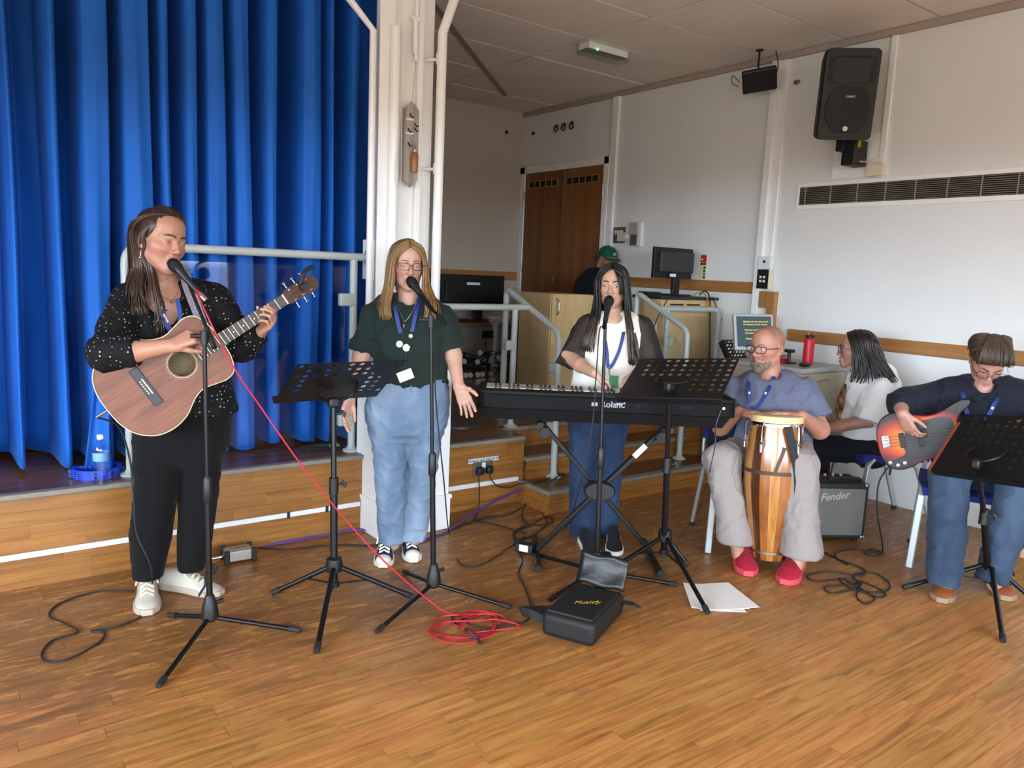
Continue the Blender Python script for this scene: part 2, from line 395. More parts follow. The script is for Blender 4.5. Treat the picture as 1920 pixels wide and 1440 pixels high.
# ---- double door (structure)
DOORW = wood('door_veneer', (112, 66, 26), (142, 88, 38), (9, 9, .9), .35, coat=.2, space='pos')
d = thing('door_1', 'brown veneered double door with vent slots at stage level', None, (XW, 6.3, SZ), kind='structure')
METAL = mat('satin_metal', (176, 172, 164), .35, 1.0)
for y0, y1, nm in ((5.675, 6.30, 'door_leaf'), (6.305, 6.93, 'door_leaf')):
    lf = MB().box2((XW-.02, y0+.004, SZ+.01), (XW, y1-.002, 2.562)).build(nm, DOORW, d, True, smooth=False)
    vf = MB(); vy0, vy1 = y0+.07, y1-.07
    for z in (2.405, 2.475): vf.box2((XW-.027, vy0, z), (XW-.018, vy1, z+.008))
    n = 5
    for i in range(n+1):
        yy = vy0 + (vy1-vy0)*i/n; vf.box2((XW-.027, yy-.006, 2.405), (XW-.018, yy+.006, 2.483))
    vf.build('vent_frame', mat('brass_frame', (186, 150, 84), .4, .6), lf, True, smooth=False)
    MB().box2((XW-.0225, vy0, 2.41), (XW-.019, vy1, 2.478)).build('vent_slot', DARKG, lf, True, smooth=False)
fr = MB()
fr.box2((XW-.035, 5.60, SZ), (XW, 5.672, 2.64)); fr.box2((XW-.035, 6.932, SZ), (XW, 7.015, 2.64)); fr.box2((XW-.035, 5.60, 2.566), (XW, 7.015, 2.64))
fr.build('door_frame', GLOSSW, d, True, smooth=False, bev=.004)
for z in (2.33, 1.55, .75):
    for yy in (5.672, 6.934): MB().cyl((XW-.03, yy, z-.05), (XW-.03, yy, z+.05), .009).build('hinge', METAL, d, True)
lk = MB(); lk.cyl((XW-.045, 6.34, 1.44), (XW-.018, 6.34, 1.44), .026)
lk.build('lock', METAL, d, True)
hd = MB(); hd.cyl((XW-.06, 6.34, 1.30), (XW-.018, 6.34, 1.30), .02); hd.tube([(XW-.06, 6.36, 1.30), (XW-.06, 6.20, 1.30)], .010); hd.build('door_handle', METAL, d, True)

# ---- stage
STAGETOP = wood('stage_top_boards', (74, 46, 26), (112, 74, 44), (1.5, 14, 14), .32, space='pos')
NOSE = mat('worn_nosing', (126, 120, 110), .6, var=.25, vscale=14, bump=.2, bscale=40)
sm = MB(); Y2 = 4.15; SX0, SX1 = 3.03, 4.60
sm.box2((XL, SY+.02, 0), (SX0, YB, SZ-.012)); sm.box2((SX1, SY+.02, 0), (XW, YB, SZ-.012)); sm.box2((SX0, Y2+.02, 0), (SX1, YB, SZ-.012))
st = struct('stage', sm, DARKG, 'low wooden stage with strip-board front')
bm = MB(); pw = .11; yy = SY+.02
while yy < YB:
    bm.box2((XL if yy > Y2 else XL, yy, SZ-.012), (SX0 if yy < Y2 else XW, min(yy+pw-.002, YB), SZ))
    if yy < Y2: bm.box2((SX1, yy, SZ-.012), (XW, min(yy+pw-.002, YB), SZ))
    yy += pw
bm.build('stage_boards', STAGETOP, st, smooth=False, kind='stuff')
courses = [(.352, .412), (.288, .350), (.226, .286), (.166, .224), (.100, .164), (.032, .098), (0, .030)]
ps = MB().box2((0, 0, 0), (1, .02, 1)); pme = bpy.data.meshes.new('front_board'); pme.from_pydata([tuple(v) for v in ps.v], [], ps.f); pme.materials.append(STRIP)
rs = random.Random(11)
for xa, xb in ((-1.3, 1.93), (2.30, SX0), (SX1, XW)):
    for z0, z1 in courses:
        x = xa
        while x < xb-.01:
            x1 = min(x + rs.choice((.45, .62, .8, .95))*rs.uniform(.85, 1.15), xb)
            o = bpy.data.objects.new('front_board', pme); reg(o, st)
            o.location = (x+.0003, SY+rs.uniform(-.0005, .0005), z0-.0004); o.scale = (x1-x-.0006, 1, z1-z0+.0012); x = x1
nb = MB(); nb.box2((XL, SY-.018, .412), (1.93, SY+.03, SZ+.002)); nb.box2((2.30, SY-.018, .412), (SX0, SY+.03, SZ+.002)); nb.box2((SX1, SY-.018, .412), (XW, SY+.03, SZ+.002))
nb.box2((SX0, Y2-.018, .412), (SX1, Y2+.03, SZ+.002))
nb.build('nosing', NOSE, st, smooth=False, bev=.006)
MB().box2((SX0, Y2, .29), (SX1, Y2+.02, .412)).build('riser', STRIP, st, smooth=False)
for x in (SX0, SX1): MB().box2((x-.01, SY+.02, 0), (x+.01, Y2, .412)).build('side_panel', STRIP, st, smooth=False)
# steps
sp = thing('stage_steps', 'two wooden steps with worn metal nosings leading up to the stage', 'steps', (3.8, 3.6, 0))
for i, (y0, y1, z, xa, xb) in enumerate(((3.565, SY+.02, .145, 2.99, 4.62), (SY-.03, Y2+.02, .29, SX0+.012, SX1-.012))):
    MB().box2((xa, y0+.02, z-.02), (xb, y1, z)).build('tread', STAGETOP, sp, True, smooth=False)
    for zz0, zz1 in ((z-.145, z-.085), (z-.083, z-.022)):
        MB().box2((xa, y0, zz0+.001), (xb, y0+.02, zz1)).build('riser_board', STRIP, sp, True, smooth=False)
        if i == 0:
            for xx in (xa, xb-.02): MB().box2((xx, y0+.02, zz0+.001), (xx+.02, y1-.022, zz1)).build('side_board', STRIP, sp, True, smooth=False)
    n_ = MB(); n_.box2((xa-.012, y0-.012, z-.02), (xb+.012, y0+.05, z+.004))
    if i == 0: n_.box2((xa-.012, y0+.05, z-.02), (xa+.03, y1-.022, z+.004))
    n_.build('step_nosing', NOSE, sp, True, smooth=False, bev=.004)
# white cable trunking along the stage front
PVC = mat('white_pvc', (222, 224, 226), .4)
t_ = MB(); t_.box2((-1.3, SY-.016, .140), (1.86, SY-.002, .166)); t_.box2((2.31, SY-.016, .143), (2.985, SY-.002, .172))
struct('trim_10', t_, PVC, 'white plastic cable trunking along the stage front', bev=.003)
for px_ in (540, 612):
    p = W(px_, 958 - (px_-540)*.14, 1, SY-.01)
    MB().box2((p.x-.008, SY-.020, .136), (p.x+.008, SY-.0175, .170)).build('tape_strip', mat('black_tape', (24, 24, 26), .6), None, smooth=False, label='strip of black tape on the white trunking, %s the white pillar' % ('nearer' if px_ > 600 else 'farther from'), cat='tape', group='black tape on the trunking')
# ---- white pillar with pipes (structure)
pl = thing('pillar', 'white painted pillar between the curtain and the stage wing', None, (2.1, 3.95, 0), kind='structure')
PY = 3.95
m = MB(); m.box2((1.985, PY+.02, 0), (2.235, PY+.08, ZC)); m.box2((2.235, PY+.04, 0), (2.33, PY+.12, ZC))
m.build('column', GLOSSW, pl, True, smooth=False, bev=.006)
MB().box2((1.965, PY-.01, 0), (2.06, PY+.02, ZC)).build('flange', GLOSSW, pl, True, smooth=False, bev=.004)
MB().box2((2.20, PY-.01, 0), (2.235, PY+.02, ZC)).build('flange', GLOSSW, pl, True, smooth=False, bev=.004)
b = MB(); b.box2((1.875, 3.655, .205), (2.31, PY+.02, .93)); b.build('casing', GLOSSW, pl, True, smooth=False, bev=.005)
b = MB(); b.box2((1.868, 3.645, 0), (2.318, PY, .185)); b.build('plinth', GLOSSW, pl, True, smooth=False, bev=.005)
b = MB(); b.box2((1.862, 3.635, .183), (2.324, PY, .208)); b.build('plinth_moulding', GLOSSW, pl, True, smooth=False, bev=.006)
def pipe(name, pts, r, parent, m=GLOSSW): return MB().tube(pts, r, 14).build(name, m, parent, True)
kl = W(700, 57, 1, PY-.01); kr = W(830, 62, 1, PY-.04)
pipe('pipe', [(kl.x, PY-.01, .95), (kl.x, PY-.01, kl.z), W(652, -6, 1, PY-.01), W(600, -80, 1, PY-.01)], .019, pl)
kb_ = W(810, 530, 1, PY-.04)
pipe('pipe', [(kr.x, PY-.04, .93), (kr.x, PY-.04, kr.z), W(853, -4, 1, PY-.04), W(880, -80, 1, PY-.04)], .027, pl)
for py_ in (108, 316):
    p = W(812, py_, 1, PY-.04); pipe('pipe_bracket', [(kr.x, PY-.04, p.z), (2.26, PY+.05, p.z)], .009, pl)
    MB().box2((kr.x-.032, PY-.05, p.z-.03), (kr.x-.026, PY-.03, p.z+.03)).build('pipe_bracket', GLOSSW, pl, True, smooth=False)
dt = W(744, 50, 1, PY-.04); pipe('duct', [(dt.x, PY-.035, 1.0), (dt.x, PY-.035, dt.z)], .028, pl)
c0 = W(780, 115, 1, PY-.02); pipe('conduit', [(c0.x, PY-.02, c0.z), (c0.x, PY-.02, ZC)], .010, pl)
c1 = W(780, 36, 1, PY-.02); MB().box2((c1.x-.024, PY-.034, c1.z-.01), (c1.x+.024, PY-.008, c1.z+.01)).build('pipe_clip', GLOSSW, pl, True, smooth=False, bev=.002)
MB().cyl((c1.x, PY-.02, c1.z), (c1.x, PY-.02, c0.z+.04), .014).build('conduit', GLOSSW, pl, True)
# wooden plaque with hooks hanging on its cord
q = W(769, 272, 1, PY-.03); pq = thing('hook_plaque', 'pointed grey wooden plaque with small hooks hanging on the white pillar', 'plaque', q)
poly = [(0, .232), (.045, .19), (.045, -.19), (0, -.232), (-.045, -.19), (-.045, .19)]
FM = frameM(q, (1, 0, 0), ez=(0, -1, 0))
MB().prism(poly, .014, FM).build('board', wood('weathered_wood', (118, 108, 102), (170, 160, 152), (30, 30, 2.0), .7, space='pos'), pq, True, smooth=False, bev=.002)
HK = mat('black_iron', (28, 26, 26), .5, .6)
for dx, dz in ((-.012, .155), (.018, .11), (-.022, .075), (.018, .085), (-.02, .0)):
    mb = MB(); pts = [Vector((dx, dz+.01, .014)), Vector((dx, dz, .022)), Vector((dx+.006, dz-.012, .03)), Vector((dx+.014, dz-.006, .034))]
    mb.tube([FM @ p for p in pts], .0035, 6).build('hook', HK, pq, True)
for dz in (.135, .06): MB().box2((-.036, dz-.005, .014), (.01, dz+.005, .0155)).xf(FM).build('paper_label', PVC, pq, True, smooth=False)
MB().tube([c0, q + Vector((0, -.01, .23))], .0015, 5).build('cord', mat('cord_grey', (150, 146, 138), .8), pq, True)
hq = thing('bottle_opener', 'metal tool with a turned brown wooden handle hanging from the plaque', 'tool', FM @ Vector((.014, -.04, .03)))
TW = wood('turned_wood', (128, 78, 34), (168, 108, 52), (30, 30, 3), .35, space='pos')
HM = FM @ Matrix.Translation((.014, -.15, .03)) @ Matrix.Rotation(-math.pi/2, 4, 'X')
MB().lathe([(.003, 0), (.019, .002), (.021, .012), (.019, .02), (.021, .026), (.021, .10), (.018, .106), (.006, .112)], HM, 18).build('handle', TW, hq, True)
mm_ = MB(); mm_.lathe([(.006, .11), (.008, .118), (.006, .135), (.003, .14), (.003, .19)], HM, 10); mm_.build('shank', METAL, hq, True)
# loop of thin cord by the duct
lp = [W(x, y, 1, PY-.075) for x, y in ((752, 0), (753, 60), (752, 160), (749, 250), (741, 320), (743, 345), (749, 350), (752, 330), (753, 200))]
MB().tube(catmull(lp, 5), .0016, 5).build('hanging_cord', mat('cord_cream', (206, 198, 180), .8), None, label='thin cream pull cord looped beside the pillar duct', cat='cord')
# ---- blue stage curtain
def curtain():
    t = NT('blue_curtain_cloth'); v = t.obj()
    f = t.noise(t.mapping(v, scale=(1, 1, .4)), 5, 4)
    t.l(t.mix(f, lin((20, 78, 160)), lin((28, 102, 196))), t.b.inputs['Base Color'])
    t.b.inputs['Roughness'].default_value = .62; t.b.inputs['Sheen Weight'].default_value = .35; t.b.inputs['Sheen Roughness'].default_value = .4
    t.b.inputs['Sheen Tint'].default_value = lin((90, 150, 255)); t.b.inputs['Specular IOR Level'].default_value = .2
    t.bump(t.noise(v, 420, 2), .12, .001)
    br = [(7, 24), (38, 76), (96, 118), (160, 212), (233, 290), (305, 325), (350, 374), (388, 424), (438, 472), (500, 523), (568, 606), (619, 631), (640, 656), (661, 678), (686, 697)]
    keys = []                                            # (x, y) of the fold line: fronts near, gaps far
    x = -3.45; r = random.Random(5)
    while x < .05:
        wd = r.uniform(.07, .16); gp_ = r.uniform(.05, .11)
        keys += [(x, 4.27), (x+wd*.5, 4.235), (x+wd, 4.25), (x+wd+gp_*.5, 4.62)]; x += wd+gp_
    last = x
    for a, b in br:
        xa, xb = W(a, 300, 1, 4.24).x, W(b, 300, 1, 4.24).x
        if xa < last: continue
        keys += [(xa-.012, 4.60), (xa-.002, 4.32), (xa+.006, 4.25), ((xa+xb)/2, 4.228), (xb-.004, 4.245), (xb+.004, 4.40), (xb+.016, 4.66), (xb+.034, 4.68)]; last = xb+.03
    keys.append((2.4, 4.44))
    kx = np.array([k[0] for k in keys]); ky = np.array([k[1] for k in keys])
    o = np.argsort(kx); kx, ky = kx[o], ky[o]
    xs = np.concatenate([np.arange(-3.45, .0, .012), np.arange(0, 2.4, .0045)]); nz = 26
    yy = np.interp(xs, kx, ky); ker = np.hanning(5); ker /= ker.sum(); ys = np.convolve(np.pad(yy, 2, 'edge'), ker, 'valid')
    zs = np.linspace(.455, ZC-.02, nz); V = []; 
    for i, z in enumerate(zs):
        h = (z-.455)/(ZC-.475)
        sway = .020*np.sin(xs*5.1+1.3)*(1-h) + .010*np.sin(xs*13+z*2.0)*(1-h*.7)
        amp = .80 + .2*(1-h) + .12*np.sin(xs*7+z*1.1)
        y = 4.30 + (ys-4.30)*amp + .004*np.sin(xs*60+z*3)
        if h < .06: y = y + .012*np.sin(xs*22)
        X = xs + sway; Z = z + (.012*np.sin(xs*9)*(1-h) if h < .1 else 0) + np.zeros_like(xs)
        V.append(np.stack([X, y, Z], 1))
    V = np.array(V); n = len(xs); me = bpy.data.meshes.new('curtain')
    idx = np.arange(nz*n).reshape(nz, n); q = np.stack([idx[:-1, :-1], idx[:-1, 1:], idx[1:, 1:], idx[1:, :-1]], -1).reshape(-1, 4)
    me.from_pydata(V.reshape(-1, 3).tolist(), [], q.tolist()); me.materials.append(t.m)
    me.polygons.foreach_set('use_smooth', [True]*len(me.polygons))
    o = bpy.data.objects.new('stage_curtain', me); reg(o, None, label='long pleated royal blue stage curtain behind the handrail', cat='curtain')
    sd = o.modifiers.new('solid', 'SOLIDIFY'); sd.thickness = .004
    # pulled-out corner of the hem by the bottle
    p = [W(x, y, 1, 4.16) for x, y in ((156, 872), (168, 800), (186, 742), (200, 744), (206, 800), (204, 868))]
    return o
CUR = curtain()
cf = MB(); rows = []
for k, (a, b, z, yo) in enumerate(((155, 207, .452, 4.10), (166, 206, .62, 4.14), (180, 208, .85, 4.19), (196, 209, 1.05, 4.225))):
    pa, pb = W(a, 800, 1, yo), W(b, 800, 1, yo)
    rows.append([(pa.x + (pb.x-pa.x)*i/8, yo + .035*math.sin(i/8*math.pi*1.5) - .03*math.sin(i/8*math.pi), z) for i in range(9)])
cf.rings(rows, cap=False, closed=False)
of = cf.build('loose_fold', CUR.data.materials[0], CUR); of.modifiers.new('solid', 'SOLIDIFY').thickness = .004
# ================================================================== rails, glass panels, things on the stage
RAIL = mat('rail_grey_paint', (172, 180, 176), .38)
BLK = mat('black_metal', (16, 16, 17), .38, .3)
BLKP = mat('black_plastic', (18, 18, 19), .5)
RUB = mat('black_rubber', (26, 26, 27), .7)
CHROME = mat('chrome', (210, 210, 208), .16, 1.0)
def glass_mat(name, tint, alpha):
    t = NT(name); gl = t.n('ShaderNodeBsdfGlossy'); gl.inputs['Roughness'].default_value = .03
    tr = t.n('ShaderNodeBsdfTransparent'); tr.inputs[0].default_value = tint
    fr = t.n('ShaderNodeLayerWeight'); fr.inputs[0].default_value = .5; pw_ = t.n('ShaderNodeMath', operation='POWER'); t.l(fr.outputs['Facing'], pw_.inputs[0]); pw_.inputs[1].default_value = 4.0
    ms = t.n('ShaderNodeMixShader'); mx = t.n('ShaderNodeMath', operation='MULTIPLY_ADD'); t.l(pw_.outputs[0], mx.inputs[0]); mx.inputs[1].default_value = .5; mx.inputs[2].default_value = .008+alpha
    t.l(mx.outputs[0], ms.inputs[0]); t.l(tr.outputs[0], ms.inputs[1]); t.l(gl.outputs[0], ms.inputs[2]); t.l(ms.outputs[0], t.o.inputs[0])
    MATS[name] = t.m; return t.m
GLASS = glass_mat('clear_panel', (.95, .965, .97, 1), .01)
TUBE_R = .0215
def bend(pts, r=.07, n=6):
    """round the corners of a path"""
    P = [Vector(p) for p in pts]; out = [P[0]]
    for i in range(1, len(P)-1):
        a = (P[i-1]-P[i]); b = (P[i+1]-P[i]); ra = min(r, a.length*.45, b.length*.45); A = P[i]+a.normalized()*ra; B = P[i]+b.normalized()*ra
        for k in range(n+1):
            t = k/n; out.append(A*(1-t)**2 + P[i]*2*t*(1-t) + B*t*t)
    out.append(P[-1]); return out
def flange(p, r=.05): return MB().lathe([(.01, 0), (r, 0), (r, .008), (.03, .016), (TUBE_R, .03)], Matrix.Translation(Vector(p)), 20)
hz = 1.538; ry = 4.01
hr = thing('stage_handrail', 'grey tubular handrail with clear panel in front of the blue curtain', 'handrail', (.71, ry, SZ))
MB().tube(bend([(.705, ry, SZ), (.705, ry, hz), (1.95, ry, hz)], .09), TUBE_R, 14).build('handrail', RAIL, hr, True)
MB().tube([(1.862, ry, SZ), (1.862, ry, hz-.015)], TUBE_R, 14).build('post', RAIL, hr, True)
for x in (.705, 1.862): flange((x, ry, SZ)).build('floor_flange', RAIL, hr, True)
MB().lathe([(.02, 0), (.045, 0), (.045, .012), (.03, .02)], frameM((1.952, ry, hz), (0, 1, 0), ez=(-1, 0, 0)), 20).build('wall_flange', RAIL, hr, True)
MB().box2((1.945, ry-.06, hz-.12), (1.957, ry+.06, hz+.10)).build('wall_plate', GLOSSW, hr, True, smooth=False)
MB().box2((.76, ry-.004, SZ+.09), (1.815, ry+.004, hz-.06)).build('clear_panel', GLASS, hr, True, smooth=False)
for z in (1.30, .62):
    for x, s in ((.705, 1), (1.862, -1)): MB().box2((x, ry-.022, z-.035), (x+s*.085, ry+.022, z+.035)).build('panel_clip', RAIL, hr, True, bev=.008)
# rail between the pillar and the steps, with its slope down the steps
def stair_rail(name, label, X, bot, joint, top, far_x, base):
    b = W(*bot, 0, X); j = W(*joint, 0, X); t_ = W(*top, 0, X)
    th = thing(name, label, 'handrail', (X, base, .145))
    MB().tube(bend([(X, t_.y, SZ), (X, t_.y, t_.z), (X, b.y, b.z), (X, b.y-.012, .145)], .06), TUBE_R, 14).build('sloping_handrail', RAIL, th, True)
    d = (Vector((X, t_.y, t_.z)) - Vector((X, b.y, b.z))); jy = b.y + d.y*.55; jz = b.z + d.z*.55
    MB().tube(bend([(X, jy, jz), (far_x, jy, jz)] + ([(far_x, jy, SZ)] if far_x > X else []), .08), TUBE_R, 14).build('handrail', RAIL, th, True)
    px_ = X-.12 if far_x < X else X+.10
    MB().tube([(px_, jy, SZ), (px_, jy, jz-.012)], TUBE_R, 14).build('post', RAIL, th, True)
    flange((px_, jy, SZ)).build('floor_flange', RAIL, th, True); flange((X, b.y-.012, .145)).build('floor_flange', RAIL, th, True); flange((X, t_.y, SZ)).build('floor_flange', RAIL, th, True)
    if far_x > X: flange((far_x, jy, SZ)).build('floor_flange', RAIL, th, True)
    # sloping panel and the flat panel
    MB().prism([(b.y+.05, .30), (b.y+.05, b.z-.10), (t_.y-.05, t_.z-.10), (t_.y-.05, .56)], .008, frameM((X-.004, 0, 0), (0, 1, 0), ez=(1, 0, 0))).build('clear_panel', GLASS, th, True, smooth=False)
    xa, xb = sorted((px_ + (-.05 if far_x < X else .05), far_x + (.06 if far_x < X else -.06)))
    MB().box2((xa, jy-.004, SZ+.09), (xb, jy+.004, jz-.06)).build('clear_panel', GLASS, th, True, smooth=False)
    s = -1 if far_x < X else 1
    for z in (1.0, .60):
        MB().box2((px_, jy-.02, z-.034), (px_+s*.07, jy+.02, z+.034)).build('panel_clip', RAIL, th, True, bev=.008)
        MB().box2((X-.02, b.y-.012, z-.16), (X+.02, b.y+.07, z-.09)).build('panel_clip', RAIL, th, True, bev=.008)
    return jy, jz
jl = stair_rail('stair_handrail', 'grey handrail between the white pillar and the left of the steps', 3.25, (1049, 624), (1003, 578), (950, 541), 2.33, 3.83)
jr = stair_rail('stair_handrail', 'grey handrail with clear panel in front of the audio desk', 4.46, (1289, 620), (1240, 583), (1195, 548), 5.18, 3.83)
# tambourine, bottle, cable bundle on the stage edge
BLUE = mat('blue_plastic', (20, 62, 196), .35)
tp = G(172, 889, SZ); tm = thing('tambourine', 'blue half-moon tambourine with steel jingles on the stage edge', 'tambourine', (tp.x+.02, tp.y-.02, SZ), -.15)
def arc(r, a0, a1, n, z): return [Vector((r*math.cos(a0+(a1-a0)*i/n), r*math.sin(a0+(a1-a0)*i/n), z)) for i in range(n+1)]
ro, ri, h = .108, .094, .044; A0, A1 = math.radians(-200), math.radians(100)
mb = MB(); R = []
for i in range(41):
    a = A0+(A1-A0)*i/40; c, s_ = math.cos(a), math.sin(a)
    R.append([(ri*c, ri*s_, 0), (ro*c, ro*s_, 0), (ro*c, ro*s_, h), (ri*c, ri*s_, h)])
mb.rings(R); e0, e1 = Vector(R[0][0])*1.06, Vector(R[-1][0])*1.06
mb.tube([e0+Vector((0, 0, h/2)), e1*0+Vector((.0, .0, h/2))+(e0+e1)*.22, e1+Vector((0, 0, h/2))], 0, flat=(.012, h*.8), up=Vector((0, 0, 1))).build('rim', BLUE, tm)
for a in (-170, -135, -95, -55, -15, 25, 65):
    for zz in (.013, .031):
        a_ = math.radians(a); c = Vector((.101*math.cos(a_), .101*math.sin(a_), zz)); j = MB()
        for dz in (-.0035, .0035): j.lathe([(.002, -.001), (.017, 0), (.017, .0008), (.002, .003)], Matrix.Translation(c*1.07+Vector((0, 0, dz-c.z*.07))), 14)
        j.build('jingle', CHROME, tm)
bp = G(191, 909, SZ); bt = thing('water_bottle', 'clear plastic water bottle with white cap and blue label on the stage edge', 'bottle', bp)
PET = glass_mat('clear_plastic', (.86, .92, .97, 1), .06)
prof = [(.001, .002), (.026, .001), (.032, .006), (.033, .03), (.031, .036), (.033, .042), (.031, .052), (.033, .062), (.031, .074), (.033, .086), (.030, .10), (.033, .115), (.034, .165), (.030, .185), (.018, .205), (.0125, .213), (.0125, .222)]
MB().lathe(prof, None, 22).build('body', PET, bt); MB().lathe([(.0344, .118), (.0346, .12), (.0346, .155), (.0344, .157)], None, 22, cap=False).build('label_wrap', mat('bottle_label', (120, 160, 214), .4), bt)
MB().lathe([(.001, .218), (.0145, .218), (.0145, .236), (.013, .238), (.001, .238)], None, 18).build('cap', mat('white_cap', (236, 238, 240), .4), bt)
kb = G(600, 842, SZ); ck = thing('cable_bundle', 'bundle of dark cables with a green tag lying on the stage edge', 'cable', kb)
mb = MB(); rr = random.Random(2)
for i in range(6):
    c = [(rr.uniform(-.16, -.10), rr.uniform(-.02, .02), .006+.004*i), (-.05, rr.uniform(-.03, .03), .012+.003*i), (.04, rr.uniform(-.03, .03), .010+.003*i), (.11, rr.uniform(-.02, .02), .006+.002*i)]
    mb.tube(catmull(c, 5), .005, 6)
mb.build('cable', RUB, ck); MB().box((.075, -.02, .022), (.06, .035, .004), Matrix.Rotation(.3, 4, 'X')).build('tag', mat('green_tag', (120, 170, 60), .5), ck, smooth=False)
# white power sockets with warning strip on the stage front
sk = W(905, 877, 1, SY-.004); so = thing('power_socket', 'grey double power socket on the stage front with two black plugs', 'socket', sk)
MB().box2((sk.x-.073, SY-.012, sk.z-.043), (sk.x+.073, SY-.001, sk.z+.043)).build('plate', mat('grey_metal_plate', (128, 124, 118), .4, .7), so, True, smooth=False, bev=.003)
MB().box2((sk.x-.012, SY-.015, sk.z+.0), (sk.x+.014, SY-.011, sk.z+.036)).build('switch', PVC, so, True, smooth=False)
for dx in (-.035, .035):
    MB().box((sk.x+dx, SY-.030, sk.z-.010), (.048, .036, .050)).build('plug', BLKP, so, True, bev=.012, seg=3)
wn = thing('warning_strip', 'white strip reading please do not switch off above the power socket', 'sign', W(906, 860, 1, SY-.003))
p0, p1 = W(878, 866, 1, SY-.003), W(935, 855, 1, SY-.003)
MB().box2((p0.x, SY-.004, p0.z-.014), (p1.x, SY-.001, p0.z+.014)).build('strip', PVC, wn, True, smooth=False)
text('lettering', 'PLEASE DO NOT SWITCH OFF', .021, frameM(((p0.x+p1.x)/2, SY-.0045, p0.z), (1, 0, 0), ez=(0, -1, 0)), BLKP, wn, True, sx=.86, bold=.0004)
# ---- far wing of the stage: desk, black case, cable pile
LAM = wood('dark_desk_edge', (96, 58, 34), (128, 82, 50), (2, 16, 16), .4, space='pos')
dz = W(890, 603, 1, 6.62).z; dk = thing('side_desk', 'pale desk with brown edged top against the back wall', 'desk', (4.4, 6.8, SZ))
MB().box2((3.75, 6.42, dz-.03), (5.2, 7.0, dz)).build('desktop', LAM, dk, True, smooth=False, bev=.004)
for x in (3.8, 5.12): MB().box2((x, 6.46, SZ), (x+.04, 6.98, dz-.03)).build('leg_panel', mat('desk_leg_grey', (120, 118, 114), .5), dk, True, smooth=False)
tv = thing('television', 'large black flat television seen from behind on the side desk', 'television', (4.5, 6.7, dz))
a, b = W(826, 513, 1, 6.7), W(942, 576, 1, 6.7)
MB().box2((3.95, 6.68, b.z), (b.x, 6.73, a.z)).build('screen_back', BLKP, tv, True, smooth=False, bev=.006)
MB().box2((4.1, 6.66, b.z+.05), (b.x-.06, 6.685, a.z-.06)).build('rear_cover', BLKP, tv, True, smooth=False, bev=.008)
c = W(888, 532, 1, 6.655); MB().box2((c.x-.08, 6.654, c.z-.013), (c.x+.08, 6.661, c.z+.013)).build('sticker', PVC, tv, True, smooth=False)
MB().box2((4.3, 6.62, dz), (4.75, 6.82, dz+.012)).build('foot', BLKP, tv, True, smooth=False); MB().box2((4.48, 6.70, dz), (4.58, 6.73, b.z+.02)).build('neck', BLKP, tv, True, smooth=False)
s2 = W(914, 627, 1, YB); o2 = thing('power_socket', 'dark double wall socket with one plug under the side desk', 'socket', s2)
MB().box2((s2.x-.073, YB-.012, s2.z-.043), (s2.x+.073, YB, s2.z+.043)).build('plate', mat('dark_socket', (86, 80, 74), .4, .6), o2, True, smooth=False)
MB().box((s2.x-.035, YB-.03, s2.z-.008), (.05, .04, .055)).build('plug', BLKP, o2, True, bev=.01)
MB().tube(catmull([s2+Vector((-.035, -.03, -.03)), s2+Vector((-.03, -.05, -.2)), (s2.x+.1, 6.9, SZ+.05), (s2.x+.4, 6.8, SZ+.01)], 6), .005, 6).build('flex', RUB, o2, True)
rr = random.Random(4)
WB = mat('white_ball', (214, 210, 200), .5)
for i, (bx_, by_) in enumerate(((873, 690), (882, 693), (896, 691), (905, 690), (921, 688), (895, 679), (900, 662), (870, 678))):
    p = W(bx_, by_, 1, 6.30); p.z = max(p.z, SZ+.03) if i not in (0, 1, 2, 3, 4) else SZ+.03; MB().ball(p, .030, 14).build('ball', WB, None, label='small white ball heaped among cables under the side desk', cat='ball', group='white balls under the desk')
mb = MB()
for i in range(9):
    c0 = W(rr.uniform(862, 920), rr.uniform(684, 694), 1, 6.36); pts = [c0 + Vector((rr.uniform(-.25, .25), rr.uniform(-.02, .16), rr.uniform(-.05, .16))) for _ in range(5)]
    pts = [Vector((p.x, p.y, max(p.z, SZ+.01))) for p in pts]; mb.tube(catmull(pts, 5), .008, 6)
mb.build('cable_heap', RUB, None, label='heap of black cables under the side desk', cat='cable', kind=None)
bd = G(858, 795, SZ); MB().lathe([(.01, 0), (.16, 0), (.16, .008), (.14, .014), (.02, .018)], Matrix.Translation(bd), 30).build('stand_base', mat('grey_base', (74, 76, 74), .4, .4), None, label='round flat grey stand base on the stage floor', cat='stand')
# ================================================================== things on the right wall and ceiling
# loudspeaker
sc_ = W(1592, 177, 0, 4.84); fx = Vector((-.70, -.70, -.12)).normalized()
SM = frameM(sc_, None, ey=(0, 0, 1), ez=fx)            # local x right across the front, y up, z out of the front
SM = SM @ Matrix.Scale(.91, 4)
sp_ = thing('loudspeaker', 'black moulded loudspeaker bracketed high on the white wall', 'loudspeaker', M=SM)
def rrect(w_, h_, r, n=5):
    out = []
    for cx, cy, a in ((w_/2-r, h_/2-r, 0), (-w_/2+r, h_/2-r, 90), (-w_/2+r, -h_/2+r, 180), (w_/2-r, -h_/2+r, 270)):
        out += [(cx + r*math.cos(math.radians(a+90*i/n)), cy + r*math.sin(math.radians(a+90*i/n))) for i in range(n+1)]
    return out
SPK = mat('speaker_plastic', (14, 14, 15), .6, bump=.15, bscale=220); GRL = mat('speaker_grille', (9, 9, 10), .65, bump=.4, bscale=500)
m = MB(); R = []
for s, z in ((.70, -.33), (.80, -.30), (1.0, -.06), (1.0, -.012), (.965, 0)): R.append([Vector((x*s, y*(1 if z > -.2 else .93), z)) for x, y in rrect(.38, .62, .035)])
m.rings(R).build('cabinet', SPK, sp_, ang=30)
